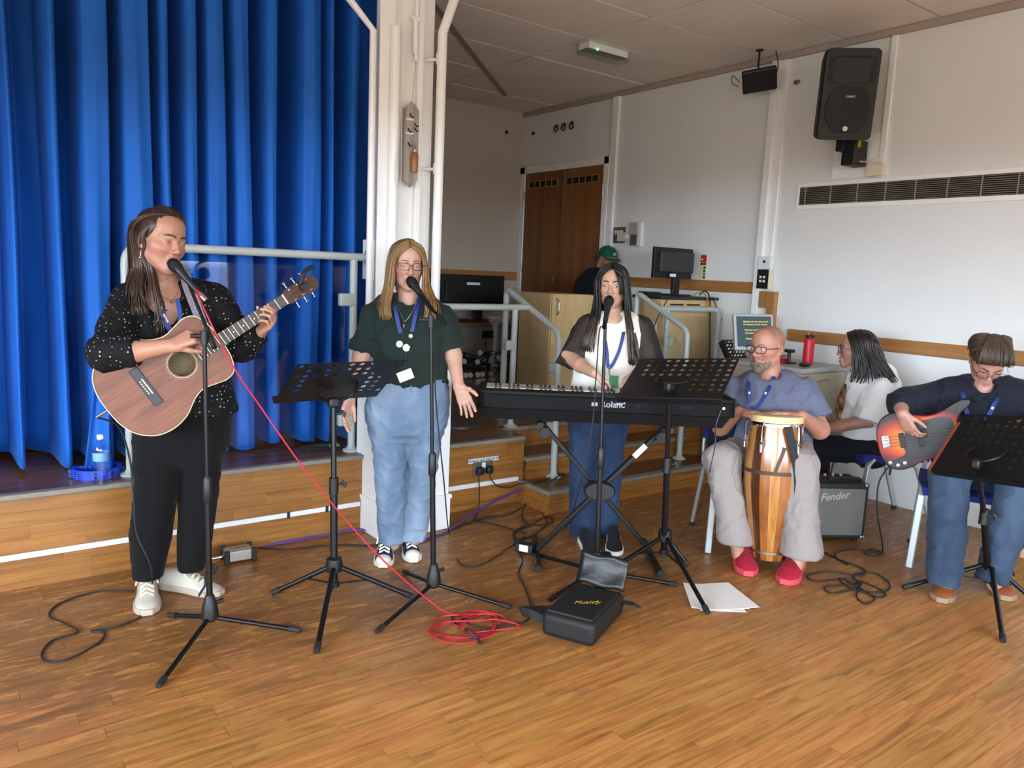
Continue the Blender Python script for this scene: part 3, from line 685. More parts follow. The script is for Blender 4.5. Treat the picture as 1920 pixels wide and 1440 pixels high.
m = MB(); pts = [(.155*math.cos(a), -.10+.175*math.sin(a)) for a in [i*math.pi/20 for i in range(-20, 20)]]
m.prism([(x, max(min(y, .055), -.265)) for x, y in pts], .012, Matrix.Translation((0, 0, -.004))).build('woofer_grille', GRL, sp_, bev=.003)
h = MB(); h.rings([[Vector((x, y+.16, z)) for x, y in rrect(w_, h_, r)] for w_, h_, r, z in ((.27, .20, .03, .002), (.25, .18, .03, .004), (.07, .09, .02, -.055))], cap=False)
h.build('horn', SPK, sp_)
MB().rings([[Vector((x, y+.16, z)) for x, y in rrect(.075, .095, .02)] for z in (-.056, -.054)]).build('horn_throat', GRL, sp_)
for x in (-.145, .145):
    for y in (.215, .12): MB().prism([(x+a, y+b) for a, b in rrect(.028, .075, .008)], .003, Matrix.Translation((0, 0, 0))).build('port', GRL, sp_)
MB().lathe([(.001, 0), (.017, 0), (.017, .003), (.001, .003)], Matrix.Translation((0, -.235, .009)), 20).build('badge', mat('badge_silver', (186, 180, 164), .4, .5), sp_)
text('badge_lettering', 'RCF', .011, Matrix.Translation((0, -.235, .013)), BLKP, sp_)
MB().prism(rrect(.07, .02, .003), .002, Matrix.Translation((.01, -.015, .009))).build('name_plate', mat('grey_plate', (74, 74, 74), .5), sp_)
text('name_lettering', 'ART SERIES', .008, Matrix.Translation((.01, -.015, .0115)), PVC, sp_)
# its bracket, box and leads
bk = thing('speaker_bracket', 'black swivel bracket and cable box below the loudspeaker', 'bracket', W(1600, 290, 0, XW))
p = W(1602, 288, 0, 5.13); MB().box((p.x, p.y, p.z), (.16, .10, .17)).build('bracket_body', BLKP, bk, True, bev=.008)
p2 = W(1580, 272, 0, 5.08); MB().box(p2, (.08, .06, .09)).build('clamp', BLKP, bk, True, bev=.006)
p3 = W(1607, 270, 0, 5.08); MB().box(p3, (.012, .05, .045)).build('warning_tag', mat('yellow_tag', (196, 160, 30), .5), bk, True, smooth=False)
MB().tube(catmull([W(x, y, 0, 5.06) for x, y in ((1547, 262), (1548, 285), (1560, 302), (1580, 297), (1590, 282))], 6), .004, 6).build('lead', mat('white_lead', (206, 202, 194), .5), bk, True)
MB().tube(catmull([W(x, y, 0, 5.12) for x, y in ((1588, 280), (1600, 298), (1625, 303), (1650, 292))], 6), .004, 6).build('lead', MATS['white_lead'], bk, True)
MB().box2((XW-.014, 2.88, 2.26), (XW, 3.26, 2.55)).build('speaker_backboard', GLOSSW, None, smooth=False, label='white backing board fixed to the wall under the loudspeaker', cat='board')
p = W(1646, 319, 0, XW); MB().box2((XW-.045, p.y-.06, p.z-.043), (XW, p.y+.06, p.z+.043)).build('surface_socket', mat('ivory_plastic', (220, 210, 188), .45), None, smooth=False, bev=.003, label='ivory surface socket box beside the speaker backing board', cat='socket')
# black flat box hung from the ceiling
c = W(1424, 150, 1, 3.80); CM = frameM(c, (.60, -.72, .16), ez=(-.55, -.62, -.55))
pr = thing('ceiling_receiver', 'flat black box hanging from the ceiling on a thin rod', 'receiver', M=CM)
MB().box((0, 0, 0), (.25, .17, .045)).build('case', BLKP, pr, smooth=False, bev=.01)
MB().box((0, 0, .024), (.23, .15, .004)).build('front_panel', mat('dark_blue_panel', (20, 24, 30), .35), pr, smooth=False)
MB().tube([c+Vector((0, .02, .05)), (c.x, c.y+.02, ZC)], .007, 8).build('rod', BLK, pr, True); MB().cyl((c.x, c.y+.02, ZC-.008), (c.x, c.y+.02, ZC), .03).build('ceiling_plate', BLK, pr, True)
MB().tube(catmull([c+Vector((.12, -.05, .04)), c+Vector((.13, -.06, .12)), (c.x+.10, c.y-.05, ZC)], 6), .004, 6).build('lead', RUB, pr, True)
MB().tube(catmull([c+Vector((-.10, .10, -.02)), c+Vector((-.14, .14, .03)), c+Vector((-.15, .13, -.03)), c+Vector((-.11, .10, -.05))], 6), .003, 6).build('lead', RUB, pr, True)
# emergency light with green lamp
e0 = G(1092, 78, ZC); em = thing('emergency_light', 'white emergency ceiling light with a green indicator lamp', 'light', (e0.x+.2, e0.y-.05, ZC))
MB().box2((e0.x+.02, e0.y-.06, ZC-.05), (e0.x+.42, e0.y+.06, ZC)).build('housing', PVC, em, True, smooth=False, bev=.004)
MB().box2((e0.x, e0.y-.065, ZC-.085), (e0.x+.44, e0.y+.065, ZC-.05)).build('diffuser', glass_mat('milky_diffuser', (.8, .82, .8, 1), .12), em, True, smooth=False, bev=.01)
MB().ball((e0.x+.10, e0.y-.062, ZC-.048), .008, 10).build('indicator', mat('green_led', (60, 255, 120), .4, emit=6), em, True)
# vent grille in the wall
vt = thing('vent_grille', 'long dark slatted air vent set in the white wall', 'vent', (XW, 2.8, 2.15))
f_ = MB(); Y0, Y1, Z0, Z1 = 1.2, 3.515, 2.088, 2.218
f_.box2((XW-.012, Y0-.02, Z0-.034), (XW, Y1+.022, Z0)); f_.box2((XW-.012, Y0-.02, Z1), (XW, Y1+.022, Z1+.03)); f_.box2((XW-.012, Y1, Z0), (XW, Y1+.022, Z1)); f_.box2((XW-.012, Y0-.02, Z0), (XW, Y0, Z1))
f_.build('frame', GLOSSW, vt, True, smooth=False, bev=.003); MB().box2((XW-.003, Y0, Z0), (XW, Y1, Z1)).build('dark_opening', DARKG, vt, True, smooth=False)
s_ = MB()
for i in range(10):
    z = Z0 + (i+.5)*(Z1-Z0)/10; s_.box((XW-.007, (Y0+Y1)/2, z), (.008, Y1-Y0, .0028))
s_.build('slats', mat('vent_slat', (150, 140, 122), .5), vt, True, smooth=False, kind='stuff')
y = Y1-.05
while y > Y0: MB().box2((XW-.010, y-.003, Z0), (XW-.002, y+.003, Z1)).build('divider', MATS['vent_slat'], vt, True, smooth=False); y -= .205
# hooks, sensors and switches
for i, px_ in enumerate((1043, 1057, 1072)):
    p = W(px_, 242-(px_-1043)*.2, 0, XW-.012); h = MB(); h.lathe([(.024, 0), (.036, .002), (.036, .01), (.026, .012)], frameM(p, (0, 1, 0), ez=(-1, 0, 0)), 20, cap=False)
    o = thing('cable_ring', 'small dark ring clip on the wall above the double door', 'ring', p, group='ring clips above the door')
    h.build('ring', mat('dark_ring', (78, 72, 66), .5, .5), o, True); MB().box(p+Vector((0, 0, .03)), (.02, .03, .03)).build('bracket', MATS['dark_ring'], o, True, smooth=False)
p = W(1494, 154, 0, XW-.01); MB().ball(p, (.012, .03, .018), 10).build('fixing_bolt', mat('bolt', (120, 110, 100), .5, .4), None, label='small grey fixing bolt on the wall left of the loudspeaker', cat='bolt')
for px_, py_, dv in ((950, 248, 1), (1000, 250, 0)):
    p = W(px_, py_, 1, YB-.01) if dv else W(px_, py_, 0, XW-.01); MB().box(p, (.03, .02, .03)).build('small_hook', BLK, None, smooth=False, label='small black hook on the %s' % ('back wall' if dv else 'wall beside the corner'), cat='hook')
p = W(1162, 441, 0, XW); sw = thing('switch_plate', 'grey metal grid switch plate beside the double door', 'switch', p)
MB().box2((XW-.012, p.y-.075, p.z-.075), (XW, p.y+.075, p.z+.075)).build('plate', mat('grid_plate', (120, 112, 104), .4, .6), sw, True, smooth=False)
for i in range(4): MB().box2((XW-.017, p.y+.045-.03*i-.009, p.z+.01), (XW-.011, p.y+.045-.03*i+.009, p.z+.045)).build('switch', PVC, sw, True, smooth=False)
p = W(1173, 444, 0, XW-.02); tb_ = thing('thermostat', 'cream wall thermostat box over the grey switch plate', 'thermostat', p)
MB().box(p, (.035, .20, .085)).build('case', mat('cream_case', (206, 196, 176), .45), tb_, True, bev=.005); MB().lathe([(.001, 0), (.018, 0), (.016, .01), (.001, .01)], frameM(p+Vector((-.018, -.03, 0)), (0, 1, 0), ez=(-1, 0, 0)), 16).build('dial', PVC, tb_, True)
p = W(1195, 440, 0, XW); dp = thing('door_release', 'double white and grey wall box beside the thermostat', 'switch', p)
MB().box2((XW-.03, p.y-.075, p.z-.11), (XW, p.y+.06, p.z+.11)).build('backbox', PVC, dp, True, smooth=False, bev=.003)
MB().box2((XW-.055, p.y-.045, p.z+.005), (XW-.03, p.y+.055, p.z+.11)).build('reader', mat('grey_reader', (166, 160, 148), .45), dp, True, smooth=False, bev=.004); MB().box2((XW-.042, p.y-.03, p.z-.10), (XW-.03, p.y+.05, p.z)).build('key_plate', MATS['grid_plate'], dp, True, smooth=False)
# fire sign
p = W(1319, 500, 0, XW); fs = thing('fire_sign', 'narrow fire extinguisher sign with a red square on pale green', 'sign', p)
MB().box2((XW-.004, p.y-.035, p.z-.11), (XW, p.y+.035, p.z+.105)).build('panel', mat('pale_green_sign', (206, 206, 160), .5), fs, True, smooth=False)
MB().box2((XW-.006, p.y-.03, p.z+.035), (XW-.004, p.y+.03, p.z+.098)).build('red_square', mat('sign_red', (186, 30, 36), .5), fs, True, smooth=False)
MB().box2((XW-.006, p.y-.03, p.z+.015), (XW-.004, p.y+.03, p.z+.03)).build('black_band', BLKP, fs, True, smooth=False)
for k_, c_ in ((-.008, (40, 60, 50)), (-.035, (50, 60, 70)), (-.062, (150, 60, 60)), (-.09, (60, 60, 60))): MB().box2((XW-.006, p.y-.028, p.z+k_-.010), (XW-.004, p.y-.006, p.z+k_+.010)).build('pictogram', mat('picto%d' % c_[0], c_, .5), fs, True, smooth=False)
m_ = MB(); m_.lathe([(.001, 0), (.008, 0), (.008, .002), (.001, .002)], frameM((XW-.006, p.y+.012, p.z+.06), (0, 1, 0), ez=(-1, 0, 0)), 10); m_.build('flame_mark', PVC, fs, True)
# call point and black control panel at the end of the stage wall
p = W(1438, 480, 0, XW-.05); cp = thing('control_panel', 'black wall control panel with white buttons under a white call point', 'control panel', (XW, 3.74, 1.6))
MB().box2((XW-.06, 3.68, 1.445), (XW-.01, 3.79, 1.60)).build('backbox', mat('beige_box', (214, 204, 180), .5), cp, True, smooth=False)
MB().box2((XW-.066, 3.685, 1.45), (XW-.06, 3.785, 1.60)).build('black_face', BLKP, cp, True, smooth=False)
for dy in (-.016, .016):
    for dz_ in (0, -.032): MB().box((XW-.068, 3.735+dy, 1.54+dz_), (.005, .018, .018)).build('button', PVC, cp, True, smooth=False)
MB().box2((XW-.06, 3.68, 1.61), (XW-.01, 3.79, 1.70)).build('call_point', PVC, cp, True, smooth=False, bev=.003); MB().box((XW-.062, 3.735, 1.66), (.004, .02, .02)).build('mark', BLKP, cp, True, smooth=False)
# ================================================================== audio desk, monitor, low cupboard, chairs
BEECH = wood('beech_laminate', (196, 164, 114), (214, 184, 136), (10, 10, 1.4), .42, space='pos', perobj=.03)
yd = jr[0] + .09
x0 = W(1241, 557, 1, yd).x; zt = W(1270, 556, 1, yd).z; yb_ = W(1193, 560, 0, x0).y
ds = thing('audio_desk', 'beech audio desk with slatted vents and dark worktop behind the grey handrail', 'desk', (x0+.25, yd+.2, SZ))
MB().box2((x0, yd, SZ), (5.235, yb_, zt-.025)).build('carcass', BEECH, ds, True, smooth=False, bev=.003)
MB().box2((x0-.03, yd-.03, zt-.025), (5.245, yb_+.02, zt)).build('worktop', mat('dark_worktop', (34, 34, 36), .35), ds, True, smooth=False, bev=.004)
for i in range(2):
    for j in range(2):
        xa = x0+.10+.20*i; z = zt-.065-.035*j; MB().box2((xa, yd-.003, z-.006), (xa+.16, yd+.002, z+.006)).build('vent_slot', DARKG, ds, True, smooth=False)
MB().box2((x0+.02, yd-.006, SZ+.06), (5.21, yd-.001, zt-.16)).build('front_panel', BEECH, ds, True, smooth=False, bev=.002)
p = W(1223, 624, 0, x0-.002); MB().box2((x0-.008, p.y-.045, p.z-.085), (x0-.001, p.y+.045, p.z+.085)).build('outlet_plate', PVC, ds, True, smooth=False)
MB().box2((x0-.010, p.y-.022, p.z-.06), (x0-.008, p.y+.022, p.z+.06)).build('outlet_opening', DARKG, ds, True, smooth=False)
cy = 4.98; c0 = W(1036, 551, 1, cy); cb = thing('beech_cupboard', 'beech cupboard with an upright bow handle behind the keyboard singer', 'cupboard', (c0.x+.3, cy+.2, SZ))
MB().box2((c0.x, cy+.018, SZ), (x0-.02, cy+.45, c0.z)).build('carcass', BEECH, cb, True, smooth=False, bev=.003)
dr = MB().box2((c0.x+.004, cy, SZ+.06), (c0.x+.52, cy+.018, c0.z-.004)).build('door', BEECH, cb, True, smooth=False, bev=.002)
h0 = W(1044, 560, 1, cy); MB().tube(catmull([(h0.x, cy, h0.z), (h0.x, cy-.028, h0.z-.02), (h0.x, cy-.032, h0.z-.07), (h0.x, cy-.028, h0.z-.12), (h0.x, cy, h0.z-.14)], 5), .006, 8).build('handle', METAL, dr, True)
# monitor seen from behind on the desk
my = yd + .18; a, b = W(1229, 462, 1, my), W(1296, 524, 1, my)
mo = thing('desk_monitor', 'black computer monitor seen from behind on the audio desk', 'monitor', ((a.x+b.x)/2, my, zt))
MB().box2((a.x, my, b.z), (b.x, my+.03, a.z)).build('screen', BLKP, mo, True, smooth=False, bev=.004)
MB().box2((a.x+.05, my-.03, b.z+.05), (b.x-.01, my, a.z-.03)).build('rear_cover', mat('dark_grey_plastic', (44, 44, 46), .5), mo, True, smooth=False, bev=.012)
m = MB()
for i in range(14): m.box((a.x+.035, my-.006, b.z+.06+i*(a.z-b.z-.10)/13), (.02, .014, .004))
m.build('rear_vents', MATS['dark_grey_plastic'], mo, True, smooth=False, kind='stuff')
mx = (a.x+b.x)/2+.03
MB().box2((mx-.04, my-.02, zt+.01), (mx+.04, my+.01, b.z+.08)).build('neck', BLKP, mo, True, smooth=False, bev=.005); MB().box2((mx-.11, my-.09, zt), (mx+.11, my+.12, zt+.014)).build('foot', BLKP, mo, True, smooth=False, bev=.005)
MB().box2((mx-.10, my-.033, b.z+.015), (mx-.03, my-.029, b.z+.04)).build('sticker', PVC, mo, True, smooth=False)
q = mo.location
kbx = W(1218, 549, 1, my+.02); MB().box((kbx.x+.03, my+.05, zt+.014), (.16, .11, .026)).build('desk_keyboard', BLKP, None, bev=.006, label='small black keypad lying on the audio desk beside the monitor', cat='keypad')
for i, (pp, mm_, lab) in enumerate((
    ([(1262, 520), (1262, 540), (1252, 560), (1236, 590), (1226, 612)], RUB, 'black lead looping down the side of the audio desk'),
    ([(1300, 556), (1310, 548), (1322, 552), (1328, 575), (1327, 640), (1326, 720)], mat('yellow_flex', (150, 132, 60), .5), 'yellowish cable hanging over the edge of the audio desk'),
    ([(1312, 553), (1320, 546), (1330, 556), (1331, 600), (1330, 720)], RUB, 'thick black cable hanging over the edge of the audio desk'),
    ([(1335, 557), (1345, 580), (1355, 610), (1361, 660), (1364, 720)], RUB, 'thin black cable running down beside the audio desk'))):
    o_ = yd-.05 if i != 0 else yd-.04
    MB().tube(catmull([W(x, y, 1, o_) for x, y in pp], 6), .006 if i in (1, 2) else .004, 7).build('desk_cable', mm_, None, label=lab, cat='cable')
# low cupboard with lyric monitor behind the drummer
LC = mat('beige_laminate', (176, 164, 142), .45, var=.04); ly = 3.05
p0, p1 = W(1556, 689, 0, 4.86), None
lcx0, lcx1, lcy0, lcy1 = 4.62, 5.18, 2.95, 3.58
lz = W(1530, 690, 1, lcy0).z
lc = thing('low_cupboard', 'beige low cupboard with grey top behind the drummer', 'cupboard', ((lcx0+lcx1)/2, (lcy0+lcy1)/2, 0))
MB().box2((lcx0+.01, lcy0+.01, .02), (lcx1-.01, lcy1, lz-.03)).build('carcass', LC, lc, True, smooth=False, bev=.003)
MB().box2((lcx0-.01, lcy0-.015, lz-.03), (lcx1, lcy1+.01, lz)).build('top', mat('grey_laminate', (168, 168, 164), .4), lc, True, smooth=False, bev=.004)
dd = MB().box2((lcx0+.015, lcy0-.006, .06), (lcx1-.015, lcy0+.01, lz-.04)).build('door', LC, lc, True, smooth=False, bev=.002)
MB().tube([(lcx0+.20, lcy0-.006, lz-.09), (lcx0+.20, lcy0-.025, lz-.09), (lcx0+.33, lcy0-.025, lz-.085), (lcx0+.33, lcy0-.006, lz-.085)], .005, 8).build('handle', METAL, dd, True)
f_ = W(1516, 660, 1, 3.14); fk = thing('red_flask', 'red steel drinks flask with black ringed lid on the low cupboard', 'flask', (f_.x, 3.14, lz))
MB().lathe([(.002, 0), (.036, 0), (.037, .01), (.037, .165), (.033, .18), (.030, .184)], None, 26).build('body', mat('red_powder_coat', (212, 26, 52), .38), fk)
MB().lathe([(.002, .184), (.027, .184), (.027, .196), (.033, .196), (.034, .204), (.026, .208), (.002, .209)], None, 26).build('lid', BLKP, fk); MB().tube(catmull([(-.018, 0, .206), (-.012, 0, .222), (.0, 0, .226), (.012, 0, .222), (.018, 0, .206)], 4), .004, 6).build('loop', CHROME, fk)
w_ = W(1478, 686, 1, 3.2); wc = thing('webcam', 'black webcam on a short clip stand on the low cupboard', 'webcam', (w_.x, 3.2, lz))
MB().lathe([(.002, .075), (.034, .08), (.038, .092), (.034, .10), (.002, .102)], None, 20).build('head', BLKP, wc); MB().cyl((0, 0, .0), (0, 0, .08), .012).build('stem', BLKP, wc); MB().box((0, 0, .005), (.09, .07, .010)).build('base', BLKP, wc, bev=.004)
MB().box((w_.x-.09, 3.27, lz+.02), (.12, .16, .04), Matrix.Rotation(.2, 4, 'Z')).build('red_book', mat('red_cover', (140, 24, 40), .5), None, bev=.003, label='dark red book lying on the low cupboard', cat='book')
bk_ = thing('paper_book', 'thick cream paged book behind the webcam', 'book', (w_.x+.06, 3.32, lz)); MB().box((0, 0, .02), (.13, .09, .036)).build('pages', mat('cream_pages', (214, 196, 158), .8), bk_, smooth=False); MB().box((0, 0, .040), (.135, .095, .003)).build('cover', mat('brown_cover', (110, 60, 44), .6), bk_, smooth=False)
MB().ball((W(1509, 684, 1, 3.02).x, 3.02, lz+.016), (.055, .035, .016), 16).build('computer_mouse', BLKP, None, label='black computer mouse in front of the red flask', cat='mouse')
# lyric monitor
la, lb = W(1380, 590, 1, 3.52), W(1452, 590, 1, 3.52); lm_ = W(1392, 664, 1, 3.52)
LM = frameM((la+lb)/2 + Vector((0, 0, -.13)), (.93, -.37, .02), ez=(-.36, -.90, .22))
lo = thing('lyric_screen', 'silver framed screen showing yellow song words behind the drummer', 'screen', M=LM)
SILV = mat('silver_plastic', (186, 188, 188), .35, .4)
MB().box((0, 0, -.012), (.33, .27, .03)).build('case', SILV, lo, smooth=False, bev=.005)
MB().box((0, .005, .004), (.29, .225, .002)).build('display', mat('slate_display', (52, 70, 78), .4, emit=.35), lo, smooth=False)
YT = mat('yellow_words', (236, 206, 96), .5, emit=.9)
for i, (tx, xx, yy_) in enumerate((('Waharaka rahi, Oh waharaka rahi,', .015, .078), ('Oh waharaka rahi, Oh waharaka', .01, .056), ('Waharaka rahi, Oh waharaka', .01, .015), ('Oh waharaka rahi,', -.02, -.008), ('Waharaka rahi,', -.03, -.05))):
    text('song_words', tx, .0155, Matrix.Translation((xx, yy_, .0058)), YT, lo, extrude=.0002)
MB().box((0, -.17, -.03), (.06, .10, .02)).build('neck', SILV, lo, smooth=False); MB().box((0, -.215, -.02), (.2, .014, .14)).build('foot', SILV, lo, smooth=False, bev=.004)
mk = W(1377, 655, 1, 3.62); mxr = thing('mixer', 'small black audio mixer with many white knobs beside the lyric screen', 'mixer', mk)
MM = frameM(mk, (1, -.2, 0), ez=(-.3, -.7, .6)); MB().box((0, 0, -.02), (.17, .17, .05)).xf(MM).build('case', BLKP, mxr, True, smooth=False, bev=.006)
for i in range(5):
    for j in range(5):
        MB().lathe([(.001, 0), (.006, 0), (.005, .012), (.001, .013)], MM @ Matrix.Translation((-.06+.03*i, -.06+.03*j, .005)), 8).build('knob', PVC if (i*3+j) % 4 else mat('red_knob', (170, 40, 40), .5), mxr, True)
# chairs
SEATB = mat('blue_upholstery', (30, 42, 128), .8, bump=.2, bscale=300); LEGM = mat('grey_leg_paint', (168, 174, 176), .35, .3)
def make_chair(name, label, M):
    t = thing(name, label, 'chair', M=M, group='blue stacking chairs')
    R = []
    for i in range(9):                                   # seat: front is +y
        u = i/8; y = -.20+.42*u; z = .445 + .012*math.cos(u*math.pi*2) - (.02*((u-.8)/.2)**2 if u > .8 else 0)
        R.append([Vector((x*(.21 + .012*math.sin(u*math.pi)), y, z + .012*abs(x)**2)) for x in (-1, -.6, 0, .6, 1)] + [Vector((x*.20, y, z-.03)) for x in (1, 0, -1)])
    MB().rings(R).build('seat', SEATB, t)
    R = []
    for i in range(7):
        u = i/6; z = .56+.26*u; y = -.205-.05*u; w_ = .20*(1-.15*u**3)
        R.append([Vector((x*w_, y-.03*(1-x*x)+.015, z)) for x in (-1, -.5, 0, .5, 1)] + [Vector((x*w_, y-.03*(1-x*x)-.008, z)) for x in (1, .5, 0, -.5, -1)])
    MB().rings(R).build('backrest', SEATB, t)
    for s in (-1, 1):
        MB().tube([(s*.19, .15, .435), (s*.205, .19, .40), (s*.225, .235, .0)], .0, flat=(.022, .036), up=Vector((s, 0, 0))).build('leg', LEGM, t, bev=.005)
        MB().tube(bend([(s*.19, -.05, .43), (s*.20, -.12, .40), (s*.215, -.25, .012)], .04), .0125, 10).build('leg', LEGM, t)
        MB().cyl((s*.215, -.25, .0), (s*.215, -.249, .022), .016).build('foot_cap', RUB, t)
        MB().tube(bend([(s*.185, -.10, .43), (s*.19, -.21, .45), (s*.185, -.235, .80)], .06), .011, 10).build('back_upright', LEGM, t)
        MB().tube([(s*.19, .16, .428), (s*.19, -.12, .428)], .011, 8).build('side_rail', LEGM, t)
    MB().tube([(-.19, .10, .42), (.19, .10, .42)], .010, 8).build('cross_rail', LEGM, t)
    return t
def chairM(cx, cy, fx, fy): return frameM((cx, cy, 0), (fy, -fx, 0), ey=(fx, fy, 0))
ch0 = make_chair('stacking_chair', 'blue stacking chair with grey legs under the drummer', chairM(3.67, 2.645, -.62, -.79))
copy_tree(ch0, chairM(4.87, 2.47, -.83, .56), 'blue stacking chair under the woman in the white t-shirt')
copy_tree(ch0, chairM(4.46, 1.79, -.89, -.45), 'blue stacking chair under the bass player')
# ================================================================== stands, microphones, keyboard, drum, amp
def perforated(mb, w_, h_, nx, ny, hole, skip):
    """sheet with round holes; x across, y up, origin at the middle of the lower edge"""
    cx, cy = w_/nx, h_/ny
    for j in range(ny):
        for i in range(nx):
            x, y = -w_/2+cx*(i+.5), cy*(j+.5); sq = [(x+cx/2*a, y+cy/2*b) for a, b in ((1,0),(1,1),(0,1),(-1,1),(-1,0),(-1,-1),(0,-1),(1,-1))]
            if skip(i, j, nx, ny): mb.add([(a, b, 0) for a, b in sq], [tuple(range(8))]); continue
            ho = [(x+hole*math.cos(k*math.pi/4), y+hole*math.sin(k*math.pi/4)) for k in range(8)]
            mb.add([(a, b, 0) for a, b in sq]+[(a, b, 0) for a, b in ho], [(k, (k+1) % 8, 8+(k+1) % 8, 8+k) for k in range(8)])
    return mb
DESKM = mat('music_desk_steel', (20, 20, 21), .42, .3)
def music_stand(label, base, pole_px, tl, tr, bl, o_top, o_bot, legs, skip, folder=None, w_=None):
    S = Stand(base.x, base.y); best = (9e9,)
    ga, gb_, gc = np.linspace(-.15, .40, 23), np.linspace(-.15, .40, 23), np.linspace(-.35, .15, 21)
    PA, PB, PC = [np.array([S.J(*q, o) for o in g]) for q, g in ((tl, ga), (tr, gb_), (bl, gc))]
    for i, a_ in enumerate(PA):                          # depth of the corners that makes the desk a true rectangle
        for k_, c_ in enumerate(PC):
            ey_ = a_-c_; h_ = np.linalg.norm(ey_); ex_ = PB-a_; e_ = np.abs(ex_ @ ey_)/h_*3+np.abs(np.linalg.norm(ex_, axis=1)-(w_ or .49))*2+abs(h_-.34)*2+abs(ga[i]+gc[k_]-.1)*.15; j = int(np.argmin(e_))
            if e_[j] < best[0]: best = (e_[j], a_, PB[j], c_)
    TL, TR, BL = (Vector(q) for q in best[1:])
    ex = (TR-TL); ww = w_ or ex.length; ey = (TL-BL); hh = min(ey.length, .36)
    t = thing('music_stand', label, 'music stand', base)
    mid = BL + ex.normalized()*ww/2; PM = frameM(mid, ex, ey=ey)
    m = perforated(MB(), ww, hh, 11, 8, .0125, skip); d = m.build('desk_plate', DESKM, t, smooth=False); d.data.transform(WM[t.name].inverted() @ PM)
    sd = d.modifiers.new('solid', 'SOLIDIFY'); sd.thickness = .002; sd.offset = 0
    bk = -1 if (PM.to_3x3() @ Vector((0, 0, 1))).dot(Vector(S.n)) > 0 else 1      # the music side faces away from the camera
    MB().box((0, -.005, bk*.016), (ww, .010, .034)).xf(PM).build('ledge', DESKM, t, True, smooth=False, bev=.003)
    hub = PM @ Vector((0, .055, -bk*.035)); br = [PM @ Vector((-.085, .15, -bk*.006)), PM @ Vector((-.08, .09, -bk*.03)), PM @ Vector((0, .05, -bk*.04)), PM @ Vector((.08, .09, -bk*.03)), PM @ Vector((.085, .15, -bk*.006))]
    MB().tube(catmull(br, 6), .007, 8).build('desk_bracket', BLK, t, True)
    top = Vector((hub.x, hub.y, hub.z-.01)); b0 = Vector((base.x, base.y, .16)); ax = (top-b0)
    mid_ = b0+ax*.50
    MB().tube([b0-Vector((0, 0, .10)), mid_], .0165, 14).build('lower_pole', BLK, t, True); MB().tube([mid_, top], .0125, 14).build('upper_pole', BLK, t, True)
    MB().tube([mid_-Vector((0, 0, .045)), mid_+Vector((0, 0, .03))], .021, 14).build('height_collar', BLKP, t, True)
    MB().box(top, (.05, .04, .045)).build('tilt_block', BLKP, t, True, bev=.01)
    sx = Vector(S.side)
    for pp in (mid_, top-Vector((0, 0, .05))):
        k = MB(); k.cyl(pp, pp+sx*.04, .006); k.tube([pp+sx*.035+Vector((0, 0, .012)), pp+sx*.05, pp+sx*.045-Vector((0, 0, .014))], .008, 8); k.build('knob', BLKP, t, True)
    MB().lathe([(.018, -.03), (.036, -.028), (.038, 0), (.034, .03), (.018, .035)], Matrix.Translation(b0), 16).build('leg_hub', BLKP, t, True)
    MB().lathe([(.016, -.015), (.024, -.012), (.024, .012), (.016, .015)], Matrix.Translation(b0-Vector((0, 0, .09))), 14).build('brace_collar', BLKP, t, True)
    for lg in legs:
        e = Vector(lg); e.z = .012; s0 = b0 + (e-b0).normalized()*.03; g = MB().tube([s0, e], .0115, 10).build('leg', BLK, t, True)
        MB().tube([e-(e-s0).normalized()*.035, e+(e-s0).normalized()*.006], [.0145, .013], 12).build('rubber_foot', RUB, g, True)
        mm_ = s0.lerp(e, .42); MB().tube([b0-Vector((0, 0, .09)), mm_], .0, flat=(.012, .004), up=Vector((0, 0, 1))).build('brace', BLK, t, True)
    return t, PM, bk, hh, ww
def skA(i, j, nx, ny): return j < 1 or (j < 5 and 2 <= i <= 7) or j == ny-1 and False or i in (0, nx-1) and j % 2 == 0
def skB(i, j, nx, ny): return j < 1 or (j < 4 and 1 <= i <= 6) or i == 0
b1, b2, b3 = G(626, 1122), G(1243, 1058), G(1850, 1112)
ms1 = music_stand('black perforated music stand in front of the blonde singer', b1, None, (558, 683), (762, 675), (513, 755), .20, -.06, [G(512, 1116), G(770, 1122), G(594, 1225)], skA)
ms2 = music_stand('black perforated music stand in front of the keyboard player', b2, None, (1200, 673), (1386, 672), (1157, 742), .20, -.06, [G(1124, 1086), G(1290, 1064), G(1326, 1152)], skB)
ms3 = music_stand('black perforated music stand in front of the bass player', b3, None, (1812, 776), (1992, 786), (1746, 880), .16, -.04, [G(1695, 1105), G(1935, 1128), G(1880, 1205)], skB, w_=.50)
t3, PM3, bk3, hh3, ww3 = ms3
fo = thing('music_folder', 'dark folder with a reddish brown spine resting on the bass player\'s music stand', 'folder', PM3 @ Vector((0, .02, bk3*.01)))
MB().box((-.012, hh3*.42, bk3*.014), (ww3+.012, hh3*.84, .02)).xf(PM3).build('cover', mat('dark_card', (26, 24, 24), .7), fo, True, smooth=False, bev=.003)
MB().box((-ww3/2-.012, hh3*.42, bk3*.014), (.022, hh3*.86, .03)).xf(PM3).build('spine', mat('red_brown_card', (134, 62, 44), .6), fo, True, smooth=False, bev=.003)
MB().box((-.006, hh3*.42, bk3*.026), (ww3-.02, hh3*.80, .004)).xf(PM3).build('sheets', mat('paper', (232, 232, 230), .8), fo, True, smooth=False)
